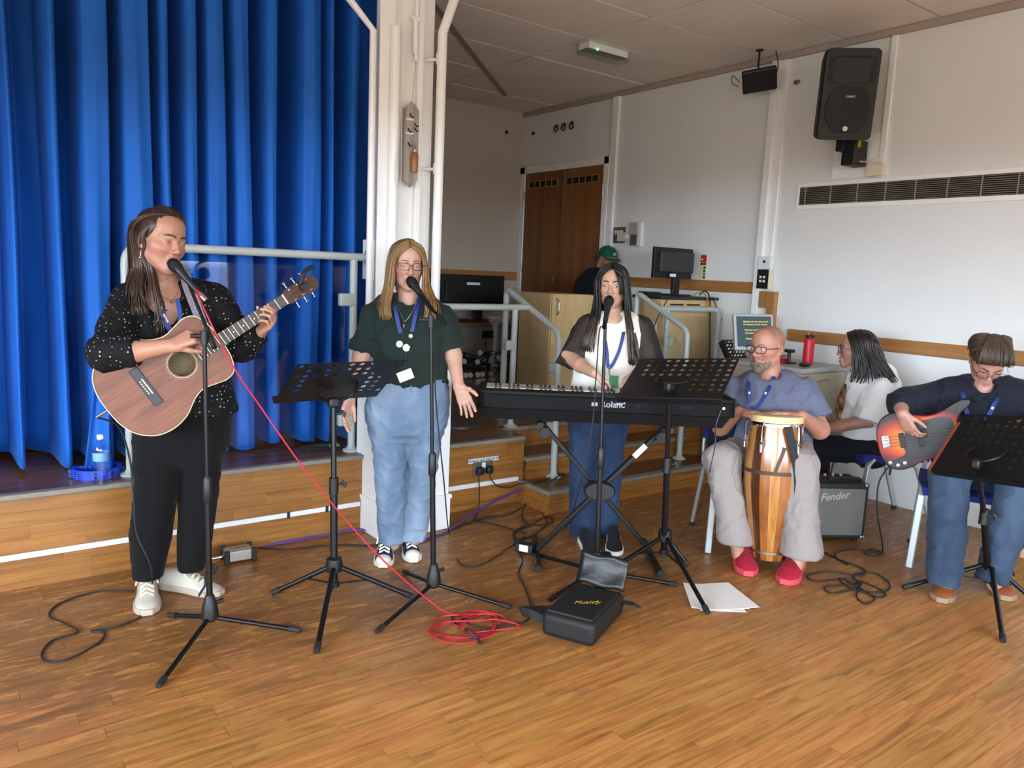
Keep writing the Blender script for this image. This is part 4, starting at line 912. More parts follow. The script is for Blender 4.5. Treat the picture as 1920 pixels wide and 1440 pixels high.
# ---- microphone stands
def microphone(parent_label, M, lead_mat, lead_pts):
    t = thing('microphone', parent_label, 'microphone', M=M)     # along local z, head at +z
    MB().lathe([(.010, -.085), (.012, -.08), (.0125, -.03), (.0175, .035), (.0185, .045)], None, 18).build('body', mat('mic_grey', (34, 35, 37), .45, .3), t)
    MB().lathe([(.0185, .045), (.0235, .052), (.0255, .066), (.024, .082), (.018, .095), (.008, .101), (.001, .102)], None, 18).build('head', mat('mic_mesh', (22, 22, 23), .5, .4, bump=.6, bscale=700), t)
    MB().lathe([(.019, .043), (.0205, .045), (.0205, .050), (.019, .052)], None, 18).build('ring', BLK, t)
    MB().lathe([(.010, -.125), (.011, -.12), (.011, -.085), (.010, -.083)], None, 14).build('plug', CHROME if lead_mat is not RUB else BLK, t)
    MB().tube(catmull([tuple(M @ Vector((0, 0, -.12)))] + lead_pts, 8), .0033, 7).build('lead', lead_mat, t, True)
    return t
def mic_stand(label, base, top, boom, legs, fat=False):
    t = thing('microphone_stand', label, 'microphone stand', base); top = Vector(top); b0 = Vector((base.x, base.y, .06))
    R_ = .0125 if not fat else .014
    mid = b0.lerp(top, .46)
    MB().tube([b0, mid], R_, 14).build('lower_pole', BLK, t, True); MB().tube([mid, top], .0085, 12).build('upper_pole', BLK, t, True)
    MB().tube([mid-Vector((0, 0, .05)), mid-Vector((0, 0, .04)), mid+Vector((0, 0, .05)), mid+Vector((0, 0, .06))], [.013, .018, .017, .010], 14).build('clutch', BLKP, t, True)
    MB().lathe([(.014, .10), (.018, .095), (.030, .05), (.034, .02), (.034, 0), (.022, -.012)], Matrix.Translation((base.x, base.y, .05)), 20).build('hub', BLKP, t, True)
    MB().cyl(b0+Vector((.02, 0, .05)), b0+Vector((.055, .0, .055)), .008).build('hub_knob', BLKP, t, True)
    for lg in legs:
        e = Vector(lg); e.z = .011; s0 = Vector((base.x, base.y, .055)); g = MB().tube([s0, e], .0095, 10).build('leg', BLK, t, True)
        MB().tube([e-(e-s0).normalized()*.04, e+(e-s0).normalized()*.006], [.0125, .011], 12).build('rubber_foot', RUB, g, True)
    if boom:
        a, b = Vector(boom[0]), Vector(boom[1])
        MB().tube([a, a.lerp(b, .28)], [.011, .010], 10).build('boom_grip', BLKP, t, True); MB().tube([a.lerp(b, .2), b], .007, 10).build('boom_arm', BLK, t, True)
        MB().cyl(top+Vector((0, 0, -.03)), top+Vector((0, 0, .02)), .014).build('boom_clamp', BLKP, t, True)
        s = Vector(Stand(base.x, base.y).side); MB().cyl(top, top-s*.05, .009).build('clamp_knob', BLKP, t, True)
    return t
REDL = mat('red_cable', (176, 22, 44), .45)
m1 = G(394, 1180); S1 = Stand(m1.x, m1.y)
mic_stand('black microphone stand in front of the guitarist', m1, S1.J(383, 630), (S1.J(402, 652, .02), S1.J(349, 520, -.17)), [G(298, 1290), G(560, 1186), G(318, 1158)])
def along(a, b): return frameM(a, None, ey=Vector((0, 0, 1)) if abs((Vector(b)-Vector(a)).normalized().z) < .95 else Vector((0, 1, 0)), ez=Vector(b)-Vector(a))
def micM(tail, head):
    a, b = Vector(tail), Vector(head); d = (b-a).normalized(); o = b - d*.102
    x = d.orthogonal().normalized(); return frameM(o, x, ez=d)
coil = []
rc_ = random.Random(8); cc = G(885, 1178)
for i in range(30):
    a = i*1.02 + .4; rx = .125+.06*math.sin(i*1.7); ry_ = .095+.045*math.cos(i*2.3)
    coil.append((cc.x + .05*math.sin(i*.35) + rx*math.cos(a), cc.y + .035*math.cos(i*.5) + ry_*math.sin(a), .005+.0011*(i % 9)))
drop = [S1.J(368, 545, -.10), S1.J(395, 605, -.02), S1.J(425, 665, .0), S1.J(455, 715, .0), S1.J(490, 765, -.02)]
wy = [Vector((*(m1 + (cc-m1)*f_).xy, z)) for f_, z in ((.50, .50), (.68, .30), (.86, .12))]
drop2 = [Vector(W(x, y, 1, yv)) for x, y, yv in ((560, 865, 2.96), (640, 965, 2.86), (720, 1052, 2.74), (800, 1122, 2.62), (845, 1150, 2.57))]
microphone('black vocal microphone at the guitarist\'s mouth with a red lead', micM(S1.J(366, 541, -.13), S1.J(318, 487, -.20)), REDL, [tuple(p) for p in drop] + [tuple(p) for p in drop2] + coil)
m2 = G(812, 1115); S2 = Stand(m2.x, m2.y)
mic_stand('black microphone stand in front of the blonde singer', m2, S2.J(808, 600), (S2.J(835, 607, .03), S2.J(786, 552, -.16)), [G(707, 1188), G(955, 1142), G(758, 1076)])
microphone('black vocal microphone at the blonde singer\'s mouth', micM(S2.J(795, 560, -.15), S2.J(766, 521, -.24)), RUB, [tuple(S2.J(806, 575, -.10)), tuple(S2.J(812, 640, -.02)), tuple(S2.J(818, 760, -.03)), tuple(S2.J(832, 900, -.06)), tuple(G(842, 1000, .01)), tuple(G(862, 1055, .006)), tuple(G(900, 1060, .006)), tuple(G(950, 1030, .006)), tuple(G(985, 1005, .006))])
m3_ = G(1117, 1090); S3 = Stand(m3_.x, m3_.y)
mic_stand('black straight microphone stand in front of the keyboard', m3_, S3.J(1135, 607, -.02), None, [G(1268, 1100), G(1000, 1042), G(1030, 1128)])
microphone('black vocal microphone at the keyboard player\'s mouth', micM(S3.J(1135, 602, -.02), S3.J(1143, 557, -.16)), RUB, [tuple(S3.J(1124, 620, .0)), tuple(S3.J(1118, 700, .015)), tuple(S3.J(1110, 800, .015)), tuple(S3.J(1085, 920, .0)), tuple(G(1060, 990, .006)), tuple(G(1012, 1012, .006))])
# ---- stage piano on its X stand
ka, kb2 = Vector((2.14, 3.139, .90)), Vector((3.187, 2.378, .90)); ku = (kb2-ka).normalized(); kn = Vector((-ku.y, ku.x, 0)); KL = (kb2-ka).length
KM = frameM(ka, ku, ey=kn)                              # x along the keys, y towards the player, z up
KB = mat('piano_black', (11, 12, 13), .6, spec=.12); KB2 = mat('piano_black_matt', (11, 11, 12), .65, spec=.25)
kp = thing('stage_piano', 'long black stage piano facing the keyboard player on an X stand', 'keyboard', M=KM)
MB().box2((0, 0, -.088), (KL, .285, -.004)).build('case', KB, kp, smooth=False, bev=.006)
MB().rings([[Vector(p) for p in ((.02, .005, -.088), (KL-.02, .005, -.088), (KL-.02, .28, -.088), (.02, .28, -.088))], [Vector(p) for p in ((.05, .03, -.147), (KL-.05, .03, -.147), (KL-.05, .27, -.147), (.05, .27, -.147))]]).build('underside', KB2, kp, smooth=False)
for x in (0, KL-.035): MB().box2((x, .0, -.088), (x+.035, .285, .008)).build('end_cheek', KB, kp, smooth=False, bev=.006)
MB().box2((.03, .0, -.02), (KL-.03, .10, .001)).build('control_panel', KB2, kp, smooth=False)
kw = (KL-.075)/52; IV = mat('ivory_key', (232, 230, 222), .3); EB = mat('ebony_key', (16, 16, 17), .35)
wk = MB().box2((.0006, 0, -.018), (kw-.0006, .150, 0)); wme = bpy.data.meshes.new('white_key'); wme.from_pydata([tuple(v) for v in wk.v], [], wk.f); wme.materials.append(IV)
bk0 = MB().box2((-.0055, 0, -.01), (.0055, .095, .011)); bme = bpy.data.meshes.new('black_key'); bme.from_pydata([tuple(v) for v in bk0.v], [], bk0.f); bme.materials.append(EB)
for i in range(52):
    o = bpy.data.objects.new('white_key', wme); reg(o, kp); o.location = (.0375+i*kw, .115, .002)
    if (51-i-2) % 7 not in (0, 4) and i < 51 and i > 0 or i == 50: 
        o = bpy.data.objects.new('black_key', bme); reg(o, kp); o.location = (.0375+(i+1)*kw, .102, .004)
text('brand_lettering', 'Roland', .044, frameM((KL*.523, -.0008, -.045), (1, 0, 0), ez=(0, -1, 0)), mat('logo_grey', (150, 150, 150), .5), kp, bold=.0006)
MB().box2((KL*.44, -.001, -.055), (KL*.463, .001, -.037)).build('logo_mark', MATS['logo_grey'], kp, smooth=False)
for x, c_ in ((.735, 'port'), (.80, 'port'), (1.03, 'port'), (1.06, 'port')): MB().box((x, -.0005, -.045), (.018, .004, .012)).build(c_, DARKG, kp, smooth=False)
MB().box2((.69, -.001, -.045), (.74, .001, -.034)).build('rating_label', mat('label_blue', (120, 124, 150), .5), kp, smooth=False)
MB().lathe([(.004, 0), (.008, 0), (.008, .004), (.004, .004)], frameM((KL-.06, -.001, -.04), (1, 0, 0), ez=(0, -1, 0)), 14).build('jack_ring', CHROME, kp)
# X stand
sc0 = ka.lerp(kb2, .5) + kn*.14; SMx = frameM((sc0.x, sc0.y, 0), ku, ey=kn)
xs_ = thing('keyboard_stand', 'black X shaped keyboard stand under the stage piano', 'keyboard stand', M=SMx)
zt_ = .735
for s in (-1, 1):
    a, b = Vector((-.31*s, -.018*s, .035)), Vector((.33*s, -.018*s, zt_)); MB().tube([a, b], 0, flat=(.024, .038), up=Vector((0, 1, 0))).build('cross_leg', BLK, xs_, bev=.004)
    f_ = MB().tube([(-.31*s, -.24, .018), (-.31*s, .24, .018)], .0165, 12).build('floor_bar', BLK, xs_)
    for e in (-.24, .24): MB().tube([(-.31*s, e*.84, .018), (-.31*s, e*1.02, .018)], .0185, 12).build('end_cap', RUB, f_)
    MB().tube([(.33*s, -.15, zt_+.0), (.33*s, .15, zt_+.0)], .016, 12).build('top_bar', BLK, xs_)
    MB().cyl((.30*s, -.05, zt_-.05), (.30*s, -.085, zt_-.05), .028).build('grip_knob', RUB, xs_)
MB().lathe([(.001, -.03), (.055, -.03), (.062, -.015), (.062, .015), (.055, .03), (.001, .03)], frameM((0, -.05, .385), (1.25, 0, 0), ez=(0, -1, 0)) @ Matrix.Diagonal((1.35, .8, 1, 1)), 26).build('pivot_disc', mat('pivot_grey', (20, 20, 21), .55), xs_)
MB().cyl((0, -.08, .375), (0, -.087, .375), .012).build('pivot_bolt', BLK, xs_)
MB().box((.20, -.04, .60), (.085, .002, .03), Matrix.Rotation(-.83, 4, 'Y')).build('sticker', mat('sticker_blue_white', (190, 200, 214), .5), xs_, smooth=False)
# foot pedal and power supply
p = G(1135, 1062); MB().box((p.x, p.y, .025), (.10, .22, .035), Matrix.Rotation(-.5, 4, 'Z')).build('sustain_pedal', BLKP, None, bev=.008, label='black sustain pedal on the floor below the stage piano', cat='pedal')
p = G(985, 1028, .03); ps_ = thing('power_adapter', 'black power adapter with a white label beside the keyboard stand foot', 'adapter', (p.x, p.y, 0))
MB().box((0, 0, .035), (.055, .10, .05), Matrix.Rotation(.5, 4, 'Z')).build('case', BLKP, ps_, bev=.006); MB().box((-.026, -.018, .04), (.004, .05, .035), Matrix.Rotation(.5, 4, 'Z')).build('label_sticker', PVC, ps_, smooth=False)
# ---- conga drum
cgb = G(1440, 1044, .05); cgt = Stand(cgb.x, cgb.y).J(1441, 778, -.03); CGM = frameM(cgb, Vector((1, -.6, 0)), ez=Vector(cgt)-cgb); CH = (Vector(cgt)-cgb).length
cg = thing('conga_drum', 'tall conga drum of striped wooden staves between the drummer\'s knees', 'drum', M=CGM)
cp_ = [(.080, 0), (.088, .06), (.106, .2), (.126, .36), (.139, .50), (.142, .60), (.139, .70), (.132, .80), (.124, .90), (.119, .955)]
cp_ = [(r*1.06, z*CH) for r, z in cp_]
ST = [wood('stave_light', (150, 92, 40), (196, 138, 70), (30, 30, 2.2), .22, coat=.5, perobj=.1), wood('stave_mid', (112, 62, 24), (156, 94, 42), (30, 30, 2.2), .22, seed=3, coat=.5, perobj=.1), wood('stave_dark', (62, 32, 17), (90, 50, 27), (30, 30, 2.2), .22, seed=5, coat=.5, perobj=.1)]
seqs = [0, 2, 0, 1, 0, 1, 2, 0, 1, 0, 2, 1, 0, 1, 0, 2, 1, 0]; ns = len(seqs); rows = catmull([(r, z, 0) for r, z in cp_], 3)
for i, k in enumerate(seqs):
    R = []
    for v in rows:
        r, z = v.x, v.y; ring = []
        for j in range(4): a = 2*math.pi*(i+j/3*.985)/ns; ring.append(Vector((r*math.cos(a), r*math.sin(a), z)))
        for j in (3, 2, 1, 0): a = 2*math.pi*(i+j/3*.985)/ns; ring.append(Vector(((r-.008)*math.cos(a), (r-.008)*math.sin(a), z)))
        R.append(ring)
    MB().rings(R).build('stave', ST[k], cg)
hz_ = CH*.955; MB().lathe([(.118, hz_), (.134, hz_-.004), (.137, hz_+.018), (.134, hz_+.034), (.118, hz_+.038), (.06, hz_+.036), (.001, hz_+.035)], None, 40).build('drum_skin', mat('rawhide', (214, 192, 140), .5, var=.12, vscale=14), cg)
MB().lathe([(.134, hz_-.018), (.141, hz_-.02), (.143, hz_-.006), (.140, hz_+.002), (.134, hz_)], None, 40, cap=False).build('crown_rim', CHROME, cg)
MB().lathe([(.1305, CH*.84), (.1335, CH*.843), (.1335, CH*.852), (.1305, CH*.855)], None, 40, cap=False).build('hoop', CHROME, cg); MB().lathe([(.0925, .035), (.0965, .036), (.0975, .048), (.0935, .05)], None, 40, cap=False).build('foot_band', METAL, cg)
for k in range(5):
    a = k*2*math.pi/5 + math.radians(-140); c_, s_ = math.cos(a), math.sin(a); l = MB(); l.tube([(c_*.140, s_*.140, hz_+.004), (c_*.154, s_*.154, hz_-.02), (c_*.155, s_*.155, hz_-.14)], .0042, 8); l.tube([(c_*.155, s_*.155, hz_-.11), (c_*.155, s_*.155, hz_-.15)], [.008, .008], 8)
    l.build('tuning_lug', CHROME, cg); MB().tube([(c_*.136, s_*.136, hz_-.085), (c_*.151, s_*.151, hz_-.105), (c_*.145, s_*.145, hz_-.13)], [.010, .014, .008], 8).build('lug_plate', METAL, cg)
rb = CH*.62; MB().lathe([(.1495, rb-.010), (.1525, rb-.010), (.1525, rb+.010), (.1495, rb+.010)], None, 40, cap=False).build('leather_strap', mat('brown_leather', (66, 44, 36), .55), cg)
inv = CGM.inverted(); n_l = (inv.to_3x3() @ Vector((-CAM[0]*0-cgb.x, -cgb.y, 0))).normalized(); aL = math.atan2(n_l.y, n_l.x)
def cyl_pt(a, z, r): return Vector((r*math.cos(a), r*math.sin(a), z))
MB().tube(catmull([cyl_pt(aL+.05, rb, .155), cyl_pt(aL+.22, CH*.72, .152), cyl_pt(aL+.36, CH*.80, .147)], 5), 0, flat=(.016, .003), up=Vector((math.cos(aL), math.sin(aL), 0))).build('tie_strap', MATS['brown_leather'], cg)
WEB = mat('black_webbing', (28, 30, 32), .75)
MB().tube(catmull([cyl_pt(aL+.42, hz_-.01, .150), cyl_pt(aL+.62, CH*.78, .158), cyl_pt(aL+.80, CH*.62, .166), cyl_pt(aL+.85, CH*.48, .168), cyl_pt(aL+.86, CH*.33, .168)], 6), 0, flat=(.042, .004), up=Vector((math.cos(aL+.6), math.sin(aL+.6), 0))).build('carry_strap', WEB, cg)
# ---- bass amplifier
af, ag = G(1500, 1016), G(1619, 1017); au = (Vector((ag.x, ag.y, 0))-Vector((af.x, af.y, 0))); AW = .36; au.normalize(); ar = Vector((ag.x, ag.y, 0))
AM = frameM(ar-au*AW, au, ey=Vector((-au.y, au.x, 0)))
am = thing('bass_amplifier', 'small black bass amplifier with silver grille cloth on the floor', 'amplifier', M=AM); AH = .355
TOLEX = mat('black_tolex', (22, 22, 23), .6, bump=.4, bscale=400)
MB().box2((0, 0, .02), (AW, .24, AH)).build('cabinet', TOLEX, am, smooth=False, bev=.010, seg=3)
t = NT('silver_grille_cloth'); v = t.obj(); wv = t.n('ShaderNodeTexChecker'); t.l(t.mapping(v, scale=(1, 1, 1)), wv.inputs['Vector']); wv.inputs['Scale'].default_value = 230; wv.inputs['Color1'].default_value = lin((132, 132, 130)); wv.inputs['Color2'].default_value = lin((62, 62, 62)); t.l(wv.outputs[0], t.b.inputs['Base Color']); t.b.inputs['Roughness'].default_value = .7
MB().box2((.022, -.006, .045), (AW-.022, .002, AH-.03)).build('grille_cloth', t.m, am, smooth=False, bev=.002)
text('brand_lettering', 'Fender', .062, frameM((AW*.40, -.0085, AH-.075), (1, .0, .13), ez=(0, -1, 0)), mat('logo_silver', (200, 200, 196), .35, .5), am, extrude=.0012, shear=.35, bold=.0008)
MB().box2((.05, .05, AH), (AW-.03, .20, AH+.003)).build('control_panel', BLKP, am, smooth=False)
for i in range(5): MB().lathe([(.001, 0), (.009, 0), (.008, .014), (.001, .015)], Matrix.Translation((.07+.05*i, .17, AH+.002)), 10).build('knob', mat('knob_cream', (190, 178, 150), .5), am)
MB().tube(catmull([(AW-.03, .06, AH), (AW-.03, .06, AH+.02), (AW-.12, .06, AH+.024), (AW-.22, .06, AH+.02), (AW-.22, .06, AH)], 4), 0, flat=(.024, .006), up=Vector((0, 0, 1))).build('handle', RUB, am)
for x in (.012, AW-.012):
    for z in (.03, AH-.010): MB().box((x, .012, z), (.030, .030, .026)).build('corner_guard', METAL, am, bev=.008)
for x in (.04, AW-.04):
    for y in (.03, .21): MB().cyl((x, y, 0), (x, y, .022), .016).build('foot', RUB, am)
# ---- direct box, gig bag, papers, wooden crate
dp_ = G(447, 1050); DM = frameM((dp_.x, dp_.y, 0), Vector((1.0, -.05, 0)), ey=(0, 1, 0))
dbx = thing('direct_box', 'silver direct box with black rubber corners by the stage front', 'direct box', M=DM)
MB().box2((-.065, -.045, .012), (.065, .045, .062)).build('case', mat('brushed_silver', (176, 170, 160), .4, .7), dbx, smooth=False, bev=.003)
for x in (-.065, .065):
    for y in (-.045, .045): MB().box((x, y, .035), (.026, .022, .072)).build('corner_bumper', RUB, dbx, bev=.006)
MB().cyl((-.065, -.01, .035), (-.13, -.01, .033), .008).build('jack_plug', CHROME, dbx)
text('lettering', 'ULTRA-DI', .02, frameM((0.0, .01, .0625), (1, 0, 0), ey=(0, 1, 0)), mat('print_dark', (60, 50, 48), .6), dbx)
A, B, C_ = G(1013, 1192), G(1112, 1219), G(1170, 1152); bu = (A-B); bw = bu.length; bv = Vector((C_.x-B.x, C_.y-B.y, 0)); bl = bv.length
GM = frameM(B, bv, ey=Vector((-bv.y, bv.x, 0)))
gb = thing('gig_bag', 'open black padded bag with yellow script lying on the floor', 'bag', M=GM); GH = .105; BAG = mat('black_nylon', (11, 11, 12), .65, bump=.35, bscale=30); LIN = mat('black_lining', (20, 20, 22), .4, bump=.7, bscale=18)
o = MB().box2((0, 0, .002), (bl, bw, GH)).build('body', BAG, gb, bev=.025, seg=4)
MB().box2((.015, .015, GH-.004), (bl-.05, bw-.015, GH+.012)).build('padded_top', BAG, gb, bev=.012, seg=3)
R = []
for i in range(9):
    u = i/8; R.append([Vector((bl-.03+.03*u, bw*.98-u*0, GH)) * 0 + Vector((bl-.02+.05*math.sin(u*1.6), y, GH+.005+.13*u+.006*math.sin(y*40+u*5))) for y in [bw*(.02+.96*j/10) for j in range(11)]])
fl_ = MB().rings(R, cap=False, closed=False).build('lid_flap', LIN, gb); sd = fl_.modifiers.new('solid', 'SOLIDIFY'); sd.thickness = .016; sd.offset = 0
MB().tube(catmull([(.02, bw, .06), (.0, bw+.05, .085), (.05, bw+.12, .06), (.12, bw+.13, .03), (.16, bw+.05, .04), (.14, bw, .06)], 5), 0, flat=(.04, .004), up=Vector((1, 0, 0))).build('shoulder_strap', WEB, gb)
MB().tube(catmull([(bl*.9, -.0, .07), (bl*1.0, -.05, .06), (bl*1.08, -.03, .04)], 5), 0, flat=(.045, .005), up=Vector((0, 0, 1))).build('side_strap', WEB, gb)
text('script_lettering', 'Musicfy', .038, frameM((bl*.42, bw*.42, GH+.0135), Vector((.55, -.83, 0)), ey=Vector((.83, .55, 0))), mat('yellow_print', (206, 178, 40), .5), gb, shear=.5)
pp_ = thing('paper_sheets', 'loose white song sheets lying on the floor by the music stand', 'paper', G(1340, 1122)); PAPER = MATS['paper']
for i, (a, dx, dy) in enumerate(((-.62, 0, 0), (-.50, .02, .01), (-.72, -.015, .02), (-.40, .05, -.012))):
    MB().box((dx, dy, .002+.0018*i), (.21, .29, .0012), Matrix.Rotation(a, 4, 'Z')).build('sheet', PAPER, pp_, smooth=False)
cr = G(1908, 1045); cx_ = thing('wooden_crate', 'pale wooden box with a black letter beside the bass player\'s chair', 'box', (5.06, 1.45, 0))
MB().box2((4.90, 1.25, .0), (5.22, 1.66, .25)).build('case', wood('pale_ply', (196, 158, 108), (218, 184, 136), (2, 16, 16), .5, space='pos'), cx_, True, smooth=False, bev=.004)
text('lettering', 'p', .17, frameM((4.8992, 1.585, .155), (0, -1, 0), ez=(-1, 0, 0)), BLKP, cx_, True, bold=.004)
# ================================================================== cables on the floor
def floor_cable(name, label, pts, r, m, z=None, group=None):
    P = [G(x, y, zz) if len(p) == 3 else G(x, y, r+.001) for p in pts for x, y, zz in [(p + (0,))[:3] if len(p) == 2 else p]]
    return MB().tube(catmull(P, 7), r, 7).build(name, m, None, label=label, cat='cable', group=group)
PURP = mat('purple_cable', (92, 66, 150), .5)
floor_cable('guitar_lead', 'black guitar lead looping across the floor left of the guitarist', [(250, 1108), (180, 1110), (115, 1130), (92, 1153), (120, 1168), (146, 1185), (100, 1200), (78, 1225), (90, 1241), (130, 1235), (185, 1205), (195, 1185), (170, 1183), (220, 1175), (262, 1158)], .004, RUB)
floor_cable('instrument_lead', 'black lead from behind the white shoes to the silver direct box', [(296, 1083), (330, 1070), (370, 1058), (402, 1045), (420, 1041, .035)], .004, RUB)
for i in range(3):
    d = i*1.6
    floor_cable('purple_cable', 'purple cable of the bundle along the foot of the stage', [(398, 990-d*.5, .10), (420, 1003+d, .05), (470, 1018+d, .008), (540, 1014+d, .006), (620, 998+d, .008), (680, 992+d*.6, .012), (705, 1003+d, .008)], .0028, PURP, group='purple cables along the stage')
    floor_cable('purple_cable', 'purple cable of the bundle right of the white pillar', [(790, 1012+d, .006), (836, 996+d*.6, .008), (880, 965+d, .02), (930, 938+d, .05), (978, 916+d, .10)], .0026, PURP, group='purple cables right of the pillar')
floor_cable('power_cable', 'long black cable behind the music stand along the stage front', [(484, 1027), (540, 1030), (620, 1022), (705, 1022), (790, 1014), (850, 992), (905, 972), (960, 962), (1000, 935), (1030, 905, .15), (1060, 885, .15)], .0042, RUB)
sp0 = W(896, 884, 1, SY-.05); sp1 = W(918, 882, 1, SY-.05)
MB().tube(catmull([sp0, W(898, 900, 1, SY-.06), W(899, 930, 1, SY-.06), W(897, 958, 1, SY-.07), G(892, 975, .006), G(930, 984, .006), G(985, 1000, .006)], 7), .004, 7).build('mains_lead', RUB, None, label='black mains lead from the nearer plug to the floor', cat='cable')
MB().tube(catmull([sp1, W(921, 898, 1, SY-.06), W(934, 912, 1, SY-.06), W(955, 914, 1, SY-.06), W(972, 908, 1, SY-.07), G(1000, 905, .15), G(1040, 893, .15)], 7), .004, 7).build('mains_lead', RUB, None, label='black mains lead swinging from the plug towards the steps', cat='cable')
floor_cable('tangled_cable', 'black cable running from the steps in loops to the keyboard stand', [(1055, 865, .16), (1045, 895, .15), (1010, 910, .10), (985, 945, .006), (980, 972, .006), (1000, 985), (1035, 980), (1025, 968), (995, 985), (965, 1000), (970, 1030), (980, 1050), (972, 1075), (985, 1105), (995, 1140), (985, 1165), (950, 1172), (915, 1178), (880, 1170), (855, 1150), (848, 1160), (862, 1178)], .004, RUB)
floor_cable('tangled_cable', 'black cable lying in loops at the foot of the steps', [(1062, 890, .15), (1030, 925, .10), (1015, 955, .006), (1025, 980), (1005, 1000), (975, 1012), (962, 1000), (985, 985)], .004, RUB)
cx0, cx1 = G(872, 1180, .012), G(903, 1207, .012); cd_ = (cx1-cx0).normalized()
xc = thing('cable_connector', 'silver cable connector lying on the coiled red cable', 'connector', (cx0+cx1)/2)
MB().tube([cx0+cd_*.03, cx1-cd_*.035], .0095, 12).build('shell', CHROME, xc, True); MB().tube([cx0, cx0+cd_*.03], [.005, .009], 10).build('boot', RUB, xc, True); MB().tube([cx1-cd_*.035, cx1], [.009, .005], 10).build('boot', RUB, xc, True)
floor_cable('bass_lead', 'black bass lead in a loose coil on the floor beside the amplifier', [(1543, 1034), (1575, 1050), (1620, 1068), (1610, 1080), (1560, 1072), (1515, 1078), (1530, 1090), (1590, 1085), (1640, 1100), (1660, 1115), (1640, 1118), (1590, 1090), (1572, 1085), (1600, 1105), (1655, 1110), (1668, 1095), (1640, 1075), (1600, 1078), (1610, 1100), (1560, 1112), (1548, 1100), (1590, 1096), (1615, 1090), (1606, 1118), (1625, 1132), (1640, 1120), (1612, 1108)], .0042, RUB)
bj = Stand(4.1, 1.72).J(1668, 873, .1)
MB().tube(catmull([tuple(bj), tuple(Stand(4.1, 1.75).J(1648, 905, .08)), tuple(Stand(4.1, 1.8).J(1645, 960, .05)), G(1655, 1030, .03), G(1640, 1042, .006), G(1620, 1036, .006), G(1635, 1030, .006), G(1655, 1038, .006), G(1600, 1030, .006), G(1565, 1040, .006), G(1590, 1060, .006)], 7), .0042, 7).build('bass_lead', RUB, None, label='black lead hanging from the bass guitar jack to the floor', cat='cable')
MB().tube(catmull([Vector(KM @ Vector((KL-.075, -.01, -.05))), Vector(KM @ Vector((KL-.10, -.03, -.13))), Stand(3.0, 2.45).J(1338, 850, 0), G(1310, 960, .03), G(1275, 1010, .006), G(1262, 1040, .006), G(1200, 1052, .006)], 8), .0028, 6).build('pedal_lead', mat('grey_lead', (70, 70, 72), .5), None, label='thin grey lead hanging from the right end of the stage piano', cat='cable')
